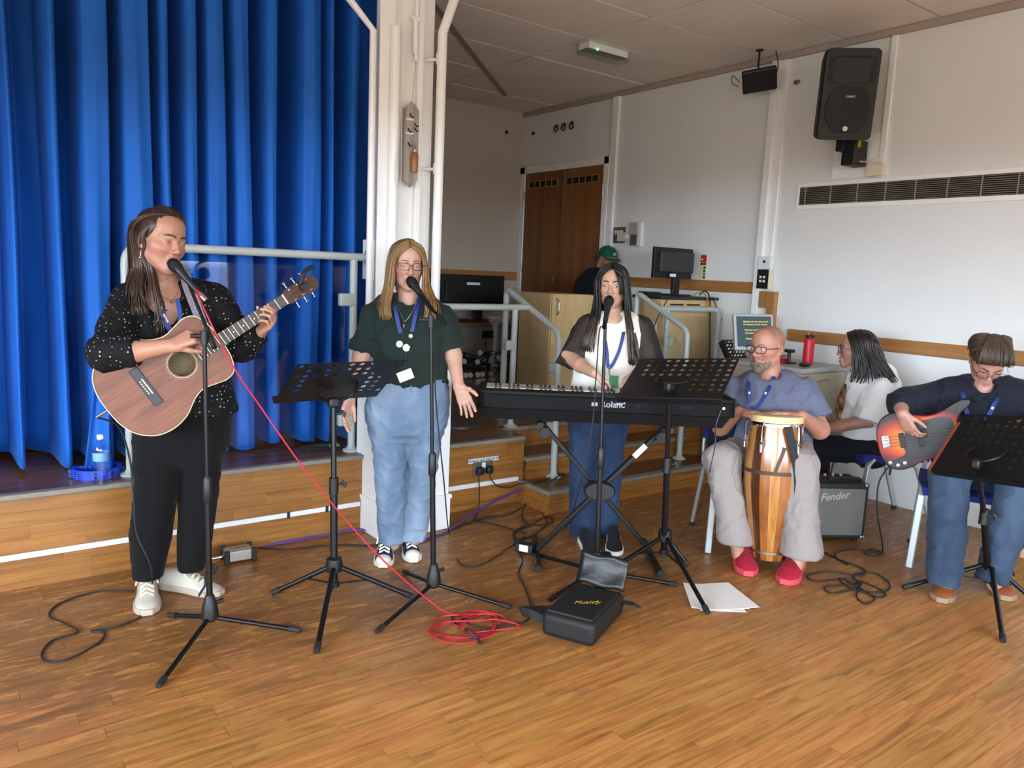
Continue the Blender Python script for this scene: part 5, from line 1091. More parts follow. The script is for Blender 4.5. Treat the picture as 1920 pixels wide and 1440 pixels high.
# ================================================================== smooth solid shapes for people (rounded cones blended into one skin)
A = lambda p: np.array([float(x) for x in p])
class Skin:
    def __init__(s): s.p = []
    def rc(s, a, b, r1, r2, k=.02, w=None, sq=1.0, op=1, clip=()):
        s.p.append(('c', A(a), A(b), r1, r2, None if w is None else A(w)/np.linalg.norm(A(w)), sq, k, op, [(A(c), A(n)/np.linalg.norm(A(n))) for c, n in clip])); return s
    def chain(s, pts, rs, k=.02, **kw):
        for i in range(len(pts)-1): s.rc(pts[i], pts[i+1], rs[i], rs[i+1], k, **kw)
        return s
    def ell(s, c, rad, ax=None, k=.02, op=1, clip=()):
        s.p.append(('e', A(c), np.array(rad, float), np.eye(3) if ax is None else np.array(ax, float), 0, None, 1, k, op, [(A(q), A(n)/np.linalg.norm(A(n))) for q, n in clip])); return s
    @staticmethod
    def dist(pr, P):
        t, a, b, r1, r2, w, sq, k, op, clip = pr
        if t == 'c':
            ba = b-a; l2 = max(ba @ ba, 1e-9); pa = P-a; h = np.clip((pa @ ba)/l2, 0, 1); q = pa-h[:, None]*ba
            if w is not None: q = q + (q @ w)[:, None]*w*(1/sq-1)
            d = np.sqrt((q*q).sum(1)) - (r1+(r2-r1)*h)
            if w is not None: d = d*min(1, sq)
        else:
            q = (P-a) @ r1.T; k0 = np.sqrt(((q/b)**2).sum(1)); k1 = np.sqrt(((q/b**2)**2).sum(1))+1e-9; d = k0*(k0-1)/k1
        for c, n in clip: d = np.maximum(d, (P-c) @ n)
        return d
    def field(s, P, C, rad, reach):
        """P (nb,m,3) samples of blocks centred at C"""
        nb, m, _ = P.shape; D = np.full((nb, m), 9.0)
        for pr in s.p:
            dc = s.dist(pr, C); sel = np.nonzero(dc < rad*1.6 + reach + pr[7])[0]
            if not len(sel): continue
            d = s.dist(pr, P[sel].reshape(-1, 3)).reshape(len(sel), m); cur = D[sel]; k = pr[7]
            if pr[8] == 1:
                h = np.clip(.5+.5*(cur-d)/k, 0, 1); D[sel] = cur*(1-h)+d*h-k*h*(1-h)
            else:
                h = np.clip(.5-.5*(cur+d)/k, 0, 1); D[sel] = cur*(1-h)-d*h+k*h*(1-h)
        return D
    def mesh(s, cell):
        B = 4; bs = cell*B; lo, hi = [], []
        for pr in s.p:
            if pr[8] != 1: continue
            if pr[0] == 'c':
                r = max(pr[3], pr[4]); lo.append(np.minimum(pr[1], pr[2])-r); hi.append(np.maximum(pr[1], pr[2])+r)
            else:
                r = pr[2].max(); lo.append(pr[1]-r); hi.append(pr[1]+r)
        o = np.min(lo, 0)-bs*2; n = np.ceil((np.max(hi, 0)+bs*2-o)/bs).astype(int)
        I = np.stack(np.meshgrid(*[np.arange(q) for q in n], indexing='ij'), -1).reshape(-1, 3)
        near = np.zeros(len(I), bool); C = o+(I+.5)*bs; half = bs*.866
        for pr in s.p:
            if pr[8] == 1: near |= s.dist(pr, C) < half*1.9+pr[7]
        I = I[near]; C = C[near]
        d = s.field(C[:, None, :], C, half, half)[:, 0]; kp = np.abs(d) < half*2.1+.01; I = I[kp]; C = C[kp]
        g = np.arange(B+1); L = np.stack(np.meshgrid(g, g, g, indexing='ij'), -1).reshape(-1, 3)
        P = o+(I[:, None, :]*B+L[None])*cell; D = s.field(P, C, half, cell*3).reshape(-1, B+1, B+1, B+1)
        S = D < 0; N = n*B+2; key = lambda c: (c[..., 0]*N[1]+c[..., 1])*N[2]+c[..., 2]
        cs = [(i, j, k) for i in (0, 1) for j in (0, 1) for k in (0, 1)]
        cnt = sum(S[:, i:B+i, j:B+j, k:B+k].astype(int) for i, j, k in cs); act = np.argwhere((cnt > 0) & (cnt < 8))
        bi, li = act[:, 0], act[:, 1:]
        val = np.stack([D[bi, li[:, 0]+i, li[:, 1]+j, li[:, 2]+k] for i, j, k in cs], 1)
        acc = np.zeros((len(act), 3)); num = np.zeros(len(act)); cv = np.array(cs, float)
        for e0 in range(8):
            for e1 in range(e0+1, 8):
                if abs(cv[e0]-cv[e1]).sum() != 1: continue
                x = (val[:, e0] < 0) != (val[:, e1] < 0); den = val[:, e0]-val[:, e1]; t = np.where(x, val[:, e0]/np.where(den == 0, 1, den), 0)
                acc += x[:, None]*(cv[e0]+t[:, None]*(cv[e1]-cv[e0])); num += x
        gc = I[bi]*B+li; V = o+(gc+acc/num[:, None])*cell; K = key(gc); od = np.argsort(K); Ks = K[od]; quads = []
        for ax in range(3):
            sl = [slice(0, B)]*3; s1 = list(sl); s1[ax] = slice(1, B+1); a0 = S[:, sl[0], sl[1], sl[2]]; a1 = S[:, s1[0], s1[1], s1[2]]
            ed = np.argwhere(a0 != a1); gi = I[ed[:, 0]]*B+ed[:, 1:]; u, v = (ax+1) % 3, (ax+2) % 3; ids = []
            for du, dv in ((-1, -1), (0, -1), (0, 0), (-1, 0)):
                c = gi.copy(); c[:, u] += du; c[:, v] += dv; kk = key(c); p = np.clip(np.searchsorted(Ks, kk), 0, len(Ks)-1); ids.append(np.where(Ks[p] == kk, od[p], -1))
            q = np.stack(ids, 1); fl = ~a0[tuple(ed.T)]; q[fl] = q[fl][:, ::-1]; quads.append(q[(q >= 0).all(1)])
        return V, np.concatenate(quads)
def vnormals(V, Q):
    fn = np.cross(V[Q[:, 2]]-V[Q[:, 0]], V[Q[:, 3]]-V[Q[:, 1]]); N = np.zeros_like(V)
    for i in range(4): np.add.at(N, Q[:, i], fn)
    return N/(np.linalg.norm(N, axis=1)[:, None]+1e-12)
def relax(V, Q, it):
    for _ in range(it):
        a = np.zeros_like(V); c = np.zeros(len(V))
        for i in range(4):
            np.add.at(a, Q[:, i], V[Q[:, (i+1) % 4]]+V[Q[:, (i+3) % 4]]); np.add.at(c, Q[:, i], 2)
        V = V*.4+.6*a/np.maximum(c, 1)[:, None]
    return V
def folds(V, amp, scale, seed, stretch=(1, 1, 1)):
    r = np.random.RandomState(seed); f = np.zeros(len(V))
    for i in range(9):
        d = r.normal(size=3)*np.array(stretch); d = d/np.linalg.norm(d)*scale*r.uniform(.5, 1.6); f += np.sin(V @ d+r.uniform(0, 6.28)+1.4*np.sin(V @ (r.normal(size=3)*scale*.5)))
    f = f/3.2; return amp*(1.5*np.clip(1-np.abs(f), 0, 1)**2.2-.45+.35*f)
def np_mesh(name, V, Q, material, parent, colors=None, **kw):
    inv = np.array(WM[parent.name].inverted()) if parent is not None else np.eye(4)
    V = V @ inv[:3, :3].T+inv[:3, 3]; me = bpy.data.meshes.new(name); me.vertices.add(len(V)); me.vertices.foreach_set('co', V.astype(np.float32).ravel())
    me.loops.add(Q.size); me.loops.foreach_set('vertex_index', Q.astype(np.int32).ravel()); me.polygons.add(len(Q))
    me.polygons.foreach_set('loop_start', np.arange(0, Q.size, 4, dtype=np.int32)); me.polygons.foreach_set('loop_total', np.full(len(Q), 4, np.int32))
    me.polygons.foreach_set('use_smooth', np.ones(len(Q), bool)); me.update(calc_edges=True); me.validate()
    if colors is not None:
        at = me.color_attributes.new('tone', 'FLOAT_COLOR', 'POINT'); at.data.foreach_set('color', np.concatenate([colors, np.ones((len(V), 1))], 1).astype(np.float32).ravel())
    me.materials.append(material); o = bpy.data.objects.new(name, me); return reg(o, parent, **kw)

# ------------------------------------------------------------------ cloth, skin and hair materials
def skin_mat():
    t = NT('skin'); at = t.n('ShaderNodeVertexColor'); at.layer_name = 'tone'; v = t.obj()
    f = t.noise(v, 45, 4); hv = t.n('ShaderNodeHueSaturation'); t.l(at.outputs[0], hv.inputs['Color']); mr = t.n('ShaderNodeMapRange'); t.l(f, mr.inputs[0]); mr.inputs[3].default_value = .90; mr.inputs[4].default_value = 1.10; t.l(mr.outputs[0], hv.inputs['Value'])
    t.l(hv.outputs[0], t.b.inputs['Base Color']); t.b.inputs['Roughness'].default_value = .46; t.b.inputs['Subsurface Weight'].default_value = .12; t.b.inputs['Subsurface Radius'].default_value = (.012, .005, .003); t.b.inputs['Subsurface Scale'].default_value = .4
    t.bump(t.noise(v, 320, 3), .06, .001); return t.m
SKINM = skin_mat()
def hair_mat(name, a, b, rough=.38):
    t = NT(name); v = t.obj(); f = t.noise(t.mapping(v, scale=(90, 90, 4)), 1, 4); f2 = t.noise(v, 9, 3)
    c = t.mix(f, lin(a), lin(b)); t.l(t.mix(t.ramp(f2, [(.4, 0.0), (.7, .5)]), c, lin(a)), t.b.inputs['Base Color']); t.b.inputs['Roughness'].default_value = rough; t.b.inputs['Specular IOR Level'].default_value = .45
    t.bump(f, .5, .003); return t.m
def cloth(name, rgb, rough=.85, weave=500, wr=.35, wscale=7, var=.10, fade=None, fscale=5):
    if name in MATS: return MATS[name]
    t = NT(name); v = t.obj(); c = lin(rgb); f = t.noise(v, 30, 4)
    col = t.mix(f, tuple(x*(1-var) for x in c[:3])+(1,), tuple(min(1, x*(1+var)) for x in c[:3])+(1,))
    if fade: col = t.mix(t.ramp(t.noise(t.mapping(v, scale=(1, 1, .45)), fscale, 4), [(.42, 0.0), (.68, 1.0)]), col, lin(fade))
    t.l(col, t.b.inputs['Base Color']); t.b.inputs['Roughness'].default_value = rough; t.b.inputs['Sheen Weight'].default_value = .04; t.b.inputs['Specular IOR Level'].default_value = .25
    b1 = t.n('ShaderNodeBump'); b1.inputs['Strength'].default_value = wr; b1.inputs['Distance'].default_value = .02; t.l(t.noise(v, wscale, 3, .5, 1.5), b1.inputs['Height'])
    b2 = t.n('ShaderNodeBump'); b2.inputs['Strength'].default_value = .2; b2.inputs['Distance'].default_value = .001; t.l(t.noise(v, weave, 2), b2.inputs['Height']); t.l(b1.outputs[0], b2.inputs['Normal']); t.l(b2.outputs[0], t.b.inputs['Normal'])
    MATS[name] = t.m; return t.m
def tone(rgb, k=.64): return np.array(lin(rgb)[:3])*k

# ------------------------------------------------------------------ heads, hands, hair, shoes
class Head:
    """local frame: x to the person's right, y out of the face, z up; origin between the ears at eye height"""
    def __init__(s, S, c, yaw, pitch=0, roll=0, sc=1.0):
        s.c = A(c); s.k = sc; y_, p_, r_ = (math.radians(v) for v in (yaw, pitch, roll))
        f = math.cos(p_)*(math.cos(y_)*S.n+math.sin(y_)*S.side)-math.sin(p_)*np.array([0, 0, 1.]); s.f = f/np.linalg.norm(f)
        u = np.array([0, 0, 1.]); u = u-s.f*(u @ s.f); u /= np.linalg.norm(u); r = np.cross(s.f, u)
        s.u = u*math.cos(r_)+r*math.sin(r_); s.r = np.cross(s.f, s.u); s.ax = np.array([s.r, s.f, s.u])
    def L(s, x, y, z): return s.c+s.k*(x*s.r+y*s.f+z*s.u)
    def D(s, x, y, z): return x*s.r+y*s.f+z*s.u
    def loc(s, V): return ((V-s.c) @ s.ax.T)/s.k
    def M(s): return Matrix(((*[s.r[0], s.f[0], s.u[0]], s.c[0]), (*[s.r[1], s.f[1], s.u[1]], s.c[1]), (*[s.r[2], s.f[2], s.u[2]], s.c[2]), (0, 0, 0, 1))) @ Matrix.Scale(s.k, 4)
    def add(s, K, lid=.003, mouth=.0, jaw=1.0, fat=1.0, nose=1.0):
        L, k = s.L, s.k; E = lambda c, r, kk, op=1, clip=(): K.ell(L(*c), [q*k for q in r], s.ax, kk*k, op, clip)
        Rc = lambda a, b, r1, r2, kk: K.rc(L(*a), L(*b), r1*k, r2*k, kk*k)
        E((0, -.018, .036), (.073*fat, .093, .080), .02); E((0, .026, -.020), (.060*fat, .064, .084), .03)
        for q in (-1, 1):
            Rc((q*.050*jaw*fat, -.002, -.052), (q*.014, .064, -.100), .018, .015, .03); Rc((q*.034*fat, .060, -.026), (q*.046*fat, .036, -.022), .019, .018, .025)
            Rc((q*.012, .084, .017), (q*.044, .066, .016), .0085, .008, .012)
        E((0, .070, -.100), (.020*jaw, .018, .017), .018); E((0, .045, .055), (.052, .036, .040), .03)
        for q in (-1, 1): E((q*.031, .096, -.001), (.0165, .014, .0095), .010, -1)
        Rc((0, .086, .006), (0, .106, -.032), .0065, .0105*nose, .010)
        for q in (-1, 1): E((q*.0115*nose, .096, -.037), (.0085, .010, .0075), .006)
        E((0, .084, -.070), (.024, .012, .022), .015)
        mo = mouth
        Rc((-.019, .083, -.066+mo*.1), (0, .0945, -.0625+mo*.2), .0045, .0058, .006); Rc((.019, .083, -.066+mo*.1), (0, .0945, -.0625+mo*.2), .0045, .0058, .006)
        Rc((-.016, .083, -.073-mo*.6), (0, .0925, -.0765-mo), .0050, .0068, .006); Rc((.016, .083, -.073-mo*.6), (0, .0925, -.0765-mo), .0050, .0068, .006)
        if mouth > 0: E((0, .094, -.069-mo*.4), (.0145, .022, .0025+mo*.55), .003, -1)
        else: E((0, .104, -.0695), (.021, .0125, .0012), .002, -1)
        for q in (-1, 1):
            c = L(q*.031, .0735, -.001); K.ell(c, [.0138*k]*3, s.ax, .003*k, 1, [(L(0, .087, lid), -s.D(0, -.25, 1))]); K.ell(c, [.0136*k]*3, s.ax, .003*k, 1, [(L(0, 0, -.0075), s.D(0, 0, 1))])
            E((q*.075*fat, -.010, -.008), (.009, .018, .030), .008); E((q*.082*fat, -.006, -.004), (.006, .010, .018), .004, -1); E((q*.074*fat, -.004, -.032), (.008, .010, .010), .006)
    def color(s, V, base, lip=(176, 92, 86), flush=.5, dark=(70, 24, 24), mouth=0.0, scalp=None):
        P = s.loc(V); c = np.tile(base, (len(V), 1)); on = (np.abs(P[:, 0]) < .1) & (P[:, 2] > -.14) & (P[:, 2] < .14) & (np.abs(P[:, 1]) < .14)
        bl = lambda w, col: c.__setitem__(slice(None), c*(1-(w*on)[:, None])+(w*on)[:, None]*col)
        ch = np.exp(-(((np.abs(P[:, 0])-.042)/.022)**2+((P[:, 2]+.030)/.022)**2))*(P[:, 1] > .02); bl(ch*flush, tone((205, 112, 98)))
        ns = np.exp(-((P[:, 0]/.016)**2+((P[:, 2]+.036)/.014)**2))*(P[:, 1] > .09); bl(ns*.35*flush*1.6, tone((200, 108, 96)))
        er = (np.abs(P[:, 0]) > .070)*.35; bl(er*1.0*(P[:, 1] < .02)*(np.abs(P[:, 2]+.01) < .04), tone((200, 104, 92)))
        dz = P[:, 2]+.070+mouth*.4; lp = np.clip(1.6-np.sqrt((P[:, 0]/.0235)**2+(dz/(.0125+mouth*.75))**2)*1.45, 0, 1)*(P[:, 1] > .077); bl(np.clip(lp*1.6, 0, 1)*.75, tone(lip))
        if mouth > 0: ins = ((P[:, 0]/.015)**2+((P[:, 2]+.069+mouth*.4)/(.003+mouth*.6))**2 < 1)*(P[:, 1] < .089)*(P[:, 1] > .05); bl(ins*1.0, tone(dark))
        if scalp is not None: bl(np.clip((P[:, 2]-.02+P[:, 1]*-.55)/.03, 0, 1)*(P[:, 1] < .04)*.55, tone(scalp))
        return c
    def features(s, par, iris=(70, 46, 30), brow=(60, 42, 32), brow_w=.006, gaze=(0, 0), teeth=False, mouth=0.0):
        M = s.M(); EW = mat('eye_white', (226, 222, 216), .25); EI = mat('iris_%d' % iris[0], iris, .2); EP = mat('brow_%d_%d' % (brow[0], brow[2]), brow, .7)
        for q in (-1, 1):
            e = MB().ball((0, 0, 0), .0125, 14).xf(M @ Matrix.Translation((q*.031, .0735, -.001))).build('eye', EW, par, True)
            d = Vector((gaze[0], 1, gaze[1])).normalized(); MB().ball((0, 0, 0), .0062, 12).xf(M @ Matrix.Translation(Vector((q*.031, .0735, -.001))+d*.0078)).build('iris', EI, e, True)
            b = MB(); pts = [Vector((q*x, y, z)) for x, y, z in ((.011, .0955, .019), (.022, .0935, .0235), (.034, .086, .0245), (.046, .074, .020))]
            R = catmull([tuple(p) for p in pts], 4); b.tube([M @ p for p in R], [brow_w*s.k*(.75 if i < 10 else .45)*.62 for i in range(len(R))], 6); b.build('eyebrow', EP, par, True)
            l = MB(); l.tube([M @ Vector((q*.031+dx, .0735+.0135*math.sqrt(max(0, 1-(dx/.0145)**2))*.985, -.001+zz)) for dx, zz in ((-.012, -.001), (-.006, .002), (0, .003), (.006, .002), (.012, -.001))], .0008*s.k, 5); l.build('lash_line', EP, par, True)
        if teeth: MB().box((0, .081, -.0660-mouth*.08), (.022, .008, .0055)).xf(M).build('teeth', mat('teeth', (226, 218, 204), .35), par, True, bev=.001)
    def glasses(s, par, rgb=(24, 20, 20), w_=.026, h_=.0175, r=.0016, round_=.5, drop=-.003, out=.108):
        M = s.M(); g = MB(); gm = mat('glasses_%d' % rgb[0], rgb, .35); lens = MB()
        for q in (-1, 1):
            ring = []
            for i in range(24):
                a = 2*math.pi*i/24; ca, sa = math.cos(a), math.sin(a); e = round_; x = w_*math.copysign(abs(ca)**e, ca); z = h_*math.copysign(abs(sa)**e, sa)
                ring.append(Vector((q*.0335+x, out-.004*abs((q*.0335+x)/.06)**2*4, drop+z)))
            g.tube([M @ p for p in ring+ring[:2]], r*s.k, 6, cap=False); lens.add([M @ p for p in ring], [tuple(range(24))])
            g.tube([M @ Vector(p) for p in ((q*(.0335+w_), out-.010, drop+.006), (q*.078, .085, drop+.007), (q*.082, .0, drop+.006), (q*.080, -.022, drop-.010))], r*1.1*s.k, 6)
        g.tube([M @ Vector(p) for p in ((-.009, out-.001, drop+.004), (0, out+.003, drop+.006), (.009, out-.001, drop+.004))], r*s.k, 6)
        o = g.build('glasses', gm, par, True); lens.build('lens', glass_mat('lens', (.97, .98, .98, 1), .0) if 'lens' not in MATS else MATS['lens'], o, True)
        return o
def hand(K, wrist, d, nrm, thumb=1, curl=(20, 25, 15), spread=0.0, sc=1.0, curls=None, tcurl=.3, tout=.8):
    """five-fingered hand: d along the palm, nrm out of the palm side, thumb=+1/-1 picks the side"""
    d = A(d)/np.linalg.norm(A(d)); nrm = A(nrm)-d*(A(nrm) @ d); nrm /= np.linalg.norm(nrm); lat = np.cross(d, nrm); lat = lat*(thumb if np.isscalar(thumb) else (1 if lat @ A(thumb) > 0 else -1)); w0 = A(wrist)
    kn = [(.030, .086), (.010, .091), (-.010, .086), (-.029, .077)]; seg = [(.042, .025, .020), (.046, .029, .021), (.042, .027, .020), (.033, .021, .018)]
    for (x, y), rr in zip(kn, (.0125, .0125, .0125, .0115)): K.rc(w0+lat*x*.45*sc, w0+(lat*x+d*y)*sc, .0165*sc, rr*sc, .012*sc, w=nrm, sq=.85)
    for i, ((x, y), sg) in enumerate(zip(kn, seg)):
        p = w0+(lat*x+d*y)*sc; dd = d+lat*spread*(1.5-i)*.14; dd /= np.linalg.norm(dd); cu = curls[i] if curls else curl; ang = 0; r = (.0092, .0092, .0088, .0078)[i]
        for j in range(3):
            ang += math.radians(cu[j]); e = p+(dd*math.cos(ang)+nrm*math.sin(ang))*sg[j]*sc; K.rc(p, e, (r-.0006*j)*sc, (r-.0006*(j+1))*sc, .004*sc); p = e
    p = w0+(d*.018+lat*.020+nrm*.006)*sc; K.rc(w0, p, .016*sc, .0155*sc, .012*sc); dd = d*.72+lat*tout+nrm*tcurl; dd /= np.linalg.norm(dd)
    for j, (l, r) in enumerate(((.044, .0125), (.032, .0105), (.026, .0092))):
        e = p+dd*l*sc; K.rc(p, e, r*sc, (r-.0012)*sc, .006*sc); p = e; dd = dd*.85+d*.35+nrm*tcurl*.5; dd /= np.linalg.norm(dd)
def rows(K, S, rws, k=.03, step=.03, clip=()):
    """a trunk from silhouette rows (left px, right px, y px, half thickness, offset to the camera)"""
    R = [(x0, x1, y, t, (o[0] if o else 0.0)) for x0, x1, y, t, *o in rws]
    for a, b in zip(R[:-1], R[1:]):
        n = max(1, int(S.px(abs(b[2]-a[2]))/step))
        for i in range(n+1):
            u = i/n; x0, x1, y, t, o = (a[j]+(b[j]-a[j])*u for j in range(5)); P, Q = S.J(x0, y, o), S.J(x1, y, o); w_ = np.linalg.norm(Q-P); rr = min(t, w_*.499); e = (Q-P)/w_
            K.rc(P+e*rr, Q-e*rr, rr, rr, k, clip=clip)
def finish(K, name, cell, m, par, colors=None, wr=0, wscale=18, seed=1, stretch=(1, 1, 1), it=2, **kw):
    V, Q = K.mesh(cell); V = relax(V, Q, it)
    if wr: V = V+vnormals(V, Q)*folds(V, wr*.95, wscale*1.35, seed, stretch)[:, None]
    return np_mesh(name, V, Q, m, par, colors(V) if colors else None, **kw)
def jeans_trim(par, S, y_top, xl, xr, thick, m, fly, pocket=True):
    J = S.J; wb = MB(); f, sd = Vector(S.n), Vector(S.side); L, R_ = Vector(J(xl, y_top)), Vector(J(xr, y_top)); c = (L+R_)/2; rx = (R_-L).length/2; pts = []
    for i in range(33):
        a = 2*math.pi*i/32; pts.append(c+sd*rx*math.copysign(abs(math.cos(a))**.75, math.cos(a))+f*thick*math.copysign(abs(math.sin(a))**.75, math.sin(a)))
    wb.tube(pts, 0, flat=(.038, .006), up=[(p-c).normalized() for p in pts]).build('waistband', m, par, True)
    MB().tube(catmull([J(*p) for p in fly], 4), .0035, 6).build('fly_seam', m, par, True)
def locks(name, guides, n, r, m, par, seed=1, jit=.012, wave=.006, taper=.25, sub=4):
    rg = random.Random(seed); mb = MB(); Gd = [catmull([tuple(p) for p in g], sub) for g in guides]
    for i in range(n):
        u = rg.random()*(len(Gd)-1); a = int(u); u -= a; a2 = min(a+1, len(Gd)-1); g0, g1 = Gd[a], Gd[a2]; m_ = min(len(g0), len(g1)); off = Vector((rg.gauss(0, 1), rg.gauss(0, 1), rg.gauss(0, .4)))*jit; ph = rg.uniform(0, 6.3); ln = rg.uniform(.86, 1.0); cut = max(3, int(m_*ln)); pts = []
        for j in range(cut):
            f = j/(m_-1); p = g0[j].lerp(g1[j], u)+off*(.25+.75*f); p += Vector((math.sin(ph+f*7), math.cos(ph*1.3+f*6), 0))*wave*f; pts.append(p)
        rr = r*rg.uniform(.7, 1.25); mb.tube(pts, [rr*(.55+.45*min(1, 4*j/cut))*(1 if j < cut*.6 else 1-(1-taper)*(j-cut*.6)/(cut*.4)) for j in range(cut)], 5)
    return mb.build(name, m, par, True, ang=180)
def shoe(par, heel, toe, style, sc=1.0):
    heel, toe = Vector(heel), Vector(toe); heel.z = toe.z = 0; d = toe-heel; Ln = .285; c = heel.lerp(toe, .5); M = frameM(toe-d.normalized()*Ln*sc, d, ey=Vector((-d.y, d.x, 0))) @ Matrix.Scale(sc, 4)
    up, so, lc, tc = style; out = [(0, .030), (.02, .036), (.07, .036), (.13, .037), (.18, .046), (.22, .048), (.255, .040), (.278, .020)]; prof = [(.0, .085), (.03, .095), (.07, .10), (.11, .098), (.15, .078), (.19, .060), (.23, .048), (.262, .038), (.280, .024)]
    hw = lambda x: np.interp(x, [o[0] for o in out], [o[1] for o in out]); hh = lambda x: np.interp(x, [o[0] for o in prof], [o[1] for o in prof]); R = []
    for x in np.linspace(.002, .281, 22):
        w_, h_ = hw(x)*.97, hh(x); R.append([M @ Vector((x, w_*math.copysign(abs(math.cos(a))**.8, math.cos(a))*(1 if math.sin(a) < .4 else .92), .018+(h_-.018)*max(0, math.sin(a))**.75)) for a in [math.pi*i/12 for i in range(13)]]+[M @ Vector((x, 0, .012))])
    u = MB().rings(R).build('shoe', up, par, True); R = []
    for x in np.linspace(-.006, .287, 22):
        w_ = hw(min(max(x, 0), .28))+.004*(1 if 0 < x < .28 else .3); R.append([M @ Vector((x, s*w_, z)) for s, z in ((1, .002), (1, .030 if x < .2 else .026), (-1, .030 if x < .2 else .026), (-1, .002))])
    MB().rings(R).build('sole', so, u, True, bev=.004)
    if tc is not None: MB().ball((0, 0, 0), (.045, .040, .026), 14).xf(M @ Matrix.Translation((.247, 0, .030))).build('toe_cap', tc, u, True)
    if lc is not None:
        b = MB()
        for i in range(5):
            x = .105+.022*i; z = hh(x)+.002; b.tube([M @ Vector((x, -.026, z-.010)), M @ Vector((x+.006, 0, z+.004)), M @ Vector((x+.012, .026, z-.012))], .0035, 6); b.tube([M @ Vector((x, .026, z-.010)), M @ Vector((x+.006, 0, z+.005)), M @ Vector((x+.012, -.026, z-.012))], .0035, 6)
        for s in (-1, 1): b.tube(catmull([M @ Vector((.10, 0, hh(.1)+.006)), M @ Vector((.12, s*.03, hh(.1)+.012)), M @ Vector((.145, s*.042, hh(.15)+.0)), M @ Vector((.12, s*.03, hh(.1)-.006))], 4), .003, 6)
        b.build('laces', lc, u, True)
    return u
def band(par, name, pts, m, w_=.018, th=.003, up=(0, -1, 0), n=6): return MB().tube(catmull([tuple(p) for p in pts], n), 0, flat=(w_, th), up=Vector(up)).build(name, m, par, True)
def collar(par, c, S, rx, ry, m, r=.007, tilt=.35):
    f, sd = Vector(S.n), Vector(S.side); pts = []
    for i in range(26):
        a = 2*math.pi*i/24; pts.append(Vector(c)+sd*rx*math.cos(a)+f*ry*math.sin(a)-Vector((0, 0, 1))*ry*tilt*math.sin(a))
    return MB().tube(pts, r, 7, cap=False).build('collar', m, par, True)
def person(label, base): return thing('person', label, 'person', (base[0], base[1], 0))
LANY = mat('blue_lanyard', (18, 46, 116), .6); LWH = mat('lanyard_print', (220, 226, 240), .6); GOLD = mat('gold', (206, 160, 70), .3, 1.0)
# ================================================================== guitarist in black dotted blouse
def dotted(name):
    t = NT(name); v = t.obj(); vo = t.n('ShaderNodeTexVoronoi'); vo.inputs['Scale'].default_value = 58; vo.inputs['Randomness'].default_value = .55; t.l(v, vo.inputs['Vector'])
    d = t.ramp(vo.outputs['Distance'], [(.15, 1.0), (.20, 0.0)]); t.l(t.mix(d, lin((15, 15, 17)), lin((176, 168, 152))), t.b.inputs['Base Color']); t.b.inputs['Roughness'].default_value = .8; t.b.inputs['Specular IOR Level'].default_value = .2
    t.bump(t.noise(v, 9, 3, .5, 1.2), .3, .02); MATS[name] = t.m; return t.m
P1 = person('guitarist with long dark hair in a black dotted blouse singing into a microphone', (.73, 3.50)); S = Stand(.73, 3.50); J = S.J
SK1 = tone((206, 148, 122)); H1 = Head(S, J(303, 452, .06), 34, 4, -7, 1.09)
K = Skin(); H1.add(K, lid=-.007, mouth=.006, fat=1.0, jaw=.92)
nb = J(308, 548, .0); K.rc(H1.L(0, -.022, -.06), nb, .056, .062, .03); rows(K, S, [(270, 352, 545, .05, .01), (262, 372, 575, .07, .015), (285, 365, 600, .08, .0)], .03)
K.rc(J(305, 560), J(330, 780), .07, .07, .04)
for a, b in (((300, 800), (282, 1075)), ((365, 800), (360, 1062))): K.rc(J(*a), J(*b), .06, .035, .04)
K.rc(J(330, 780), J(300, 800), .06, .06, .03); K.rc(J(330, 780), J(365, 800), .06, .06, .03)
el = J(203, 662, .22); wr = J(322, 648, .325); K.chain([J(235, 565), el, J(250, 660, .285), wr], [.05, .042, .040, .027], .02)
hand(K, wr, A(J(352, 634, .335))-wr, A(J(330, 690, .24))-wr, thumb=-1, curls=[(55, 70, 40), (60, 75, 45), (65, 75, 45), (65, 75, 45)], tcurl=.5, tout=.35, sc=.98)
el2 = J(452, 645, .12); wr2 = J(489, 622, .20); K.chain([J(402, 560), el2, wr2], [.048, .042, .026], .02)
hand(K, wr2, A(J(524, 594, .285))-wr2, A(J(488, 556, .30))-A(J(520, 592, .27)), thumb=A(J(560, 540))-A(J(500, 580)), curls=[(38, 55, 35), (46, 60, 40), (50, 65, 40), (55, 65, 40)], tcurl=.9, tout=.1, sc=.94)
finish(K, 'body', .0036, SKINM, P1, lambda V: H1.color(V, SK1, (184, 92, 92), .55, mouth=.006), it=1)
H1.features(P1, (60, 40, 28), (50, 36, 28), gaze=(.15, -.35), teeth=True, mouth=.006)
K = Skin(); BL = dotted('black_dotted_blouse')
rows(K, S, [(262, 352, 552, .045, -.02), (236, 398, 560, .082, 0), (224, 408, 600, .108, 0), (230, 412, 650, .12, .01), (236, 420, 700, .124, .01), (246, 434, 742, .126, .0), (252, 446, 778, .126, 0)], .03, clip=[(J(330, 772), (0, 0, -1)), (J(305, 556, .11), A(J(305, 500, .25))-A(J(305, 556, .0)))])
K.chain([J(240, 568), el, J(252, 659, .285)], [.078, .072, .056], .03, clip=[(J(258, 659, .29), A(wr)-A(el))]); K.chain([J(400, 562), el2, J(480, 628, .20)], [.072, .074, .054], .03, clip=[(J(484, 622, .21), A(wr2)-A(el2))])
K.ell(J(306, 556, .09), [.062, .06, .075], None, .02, -1); K.ell(J(318, 592, .13), [.048, .075, .060], None, .02, -1); K.ell(J(306, 548, .06), [.060, .08, .06], None, .02, -1)
finish(K, 'blouse', .0065, BL, P1, wr=.0045, wscale=26, seed=3, it=2)
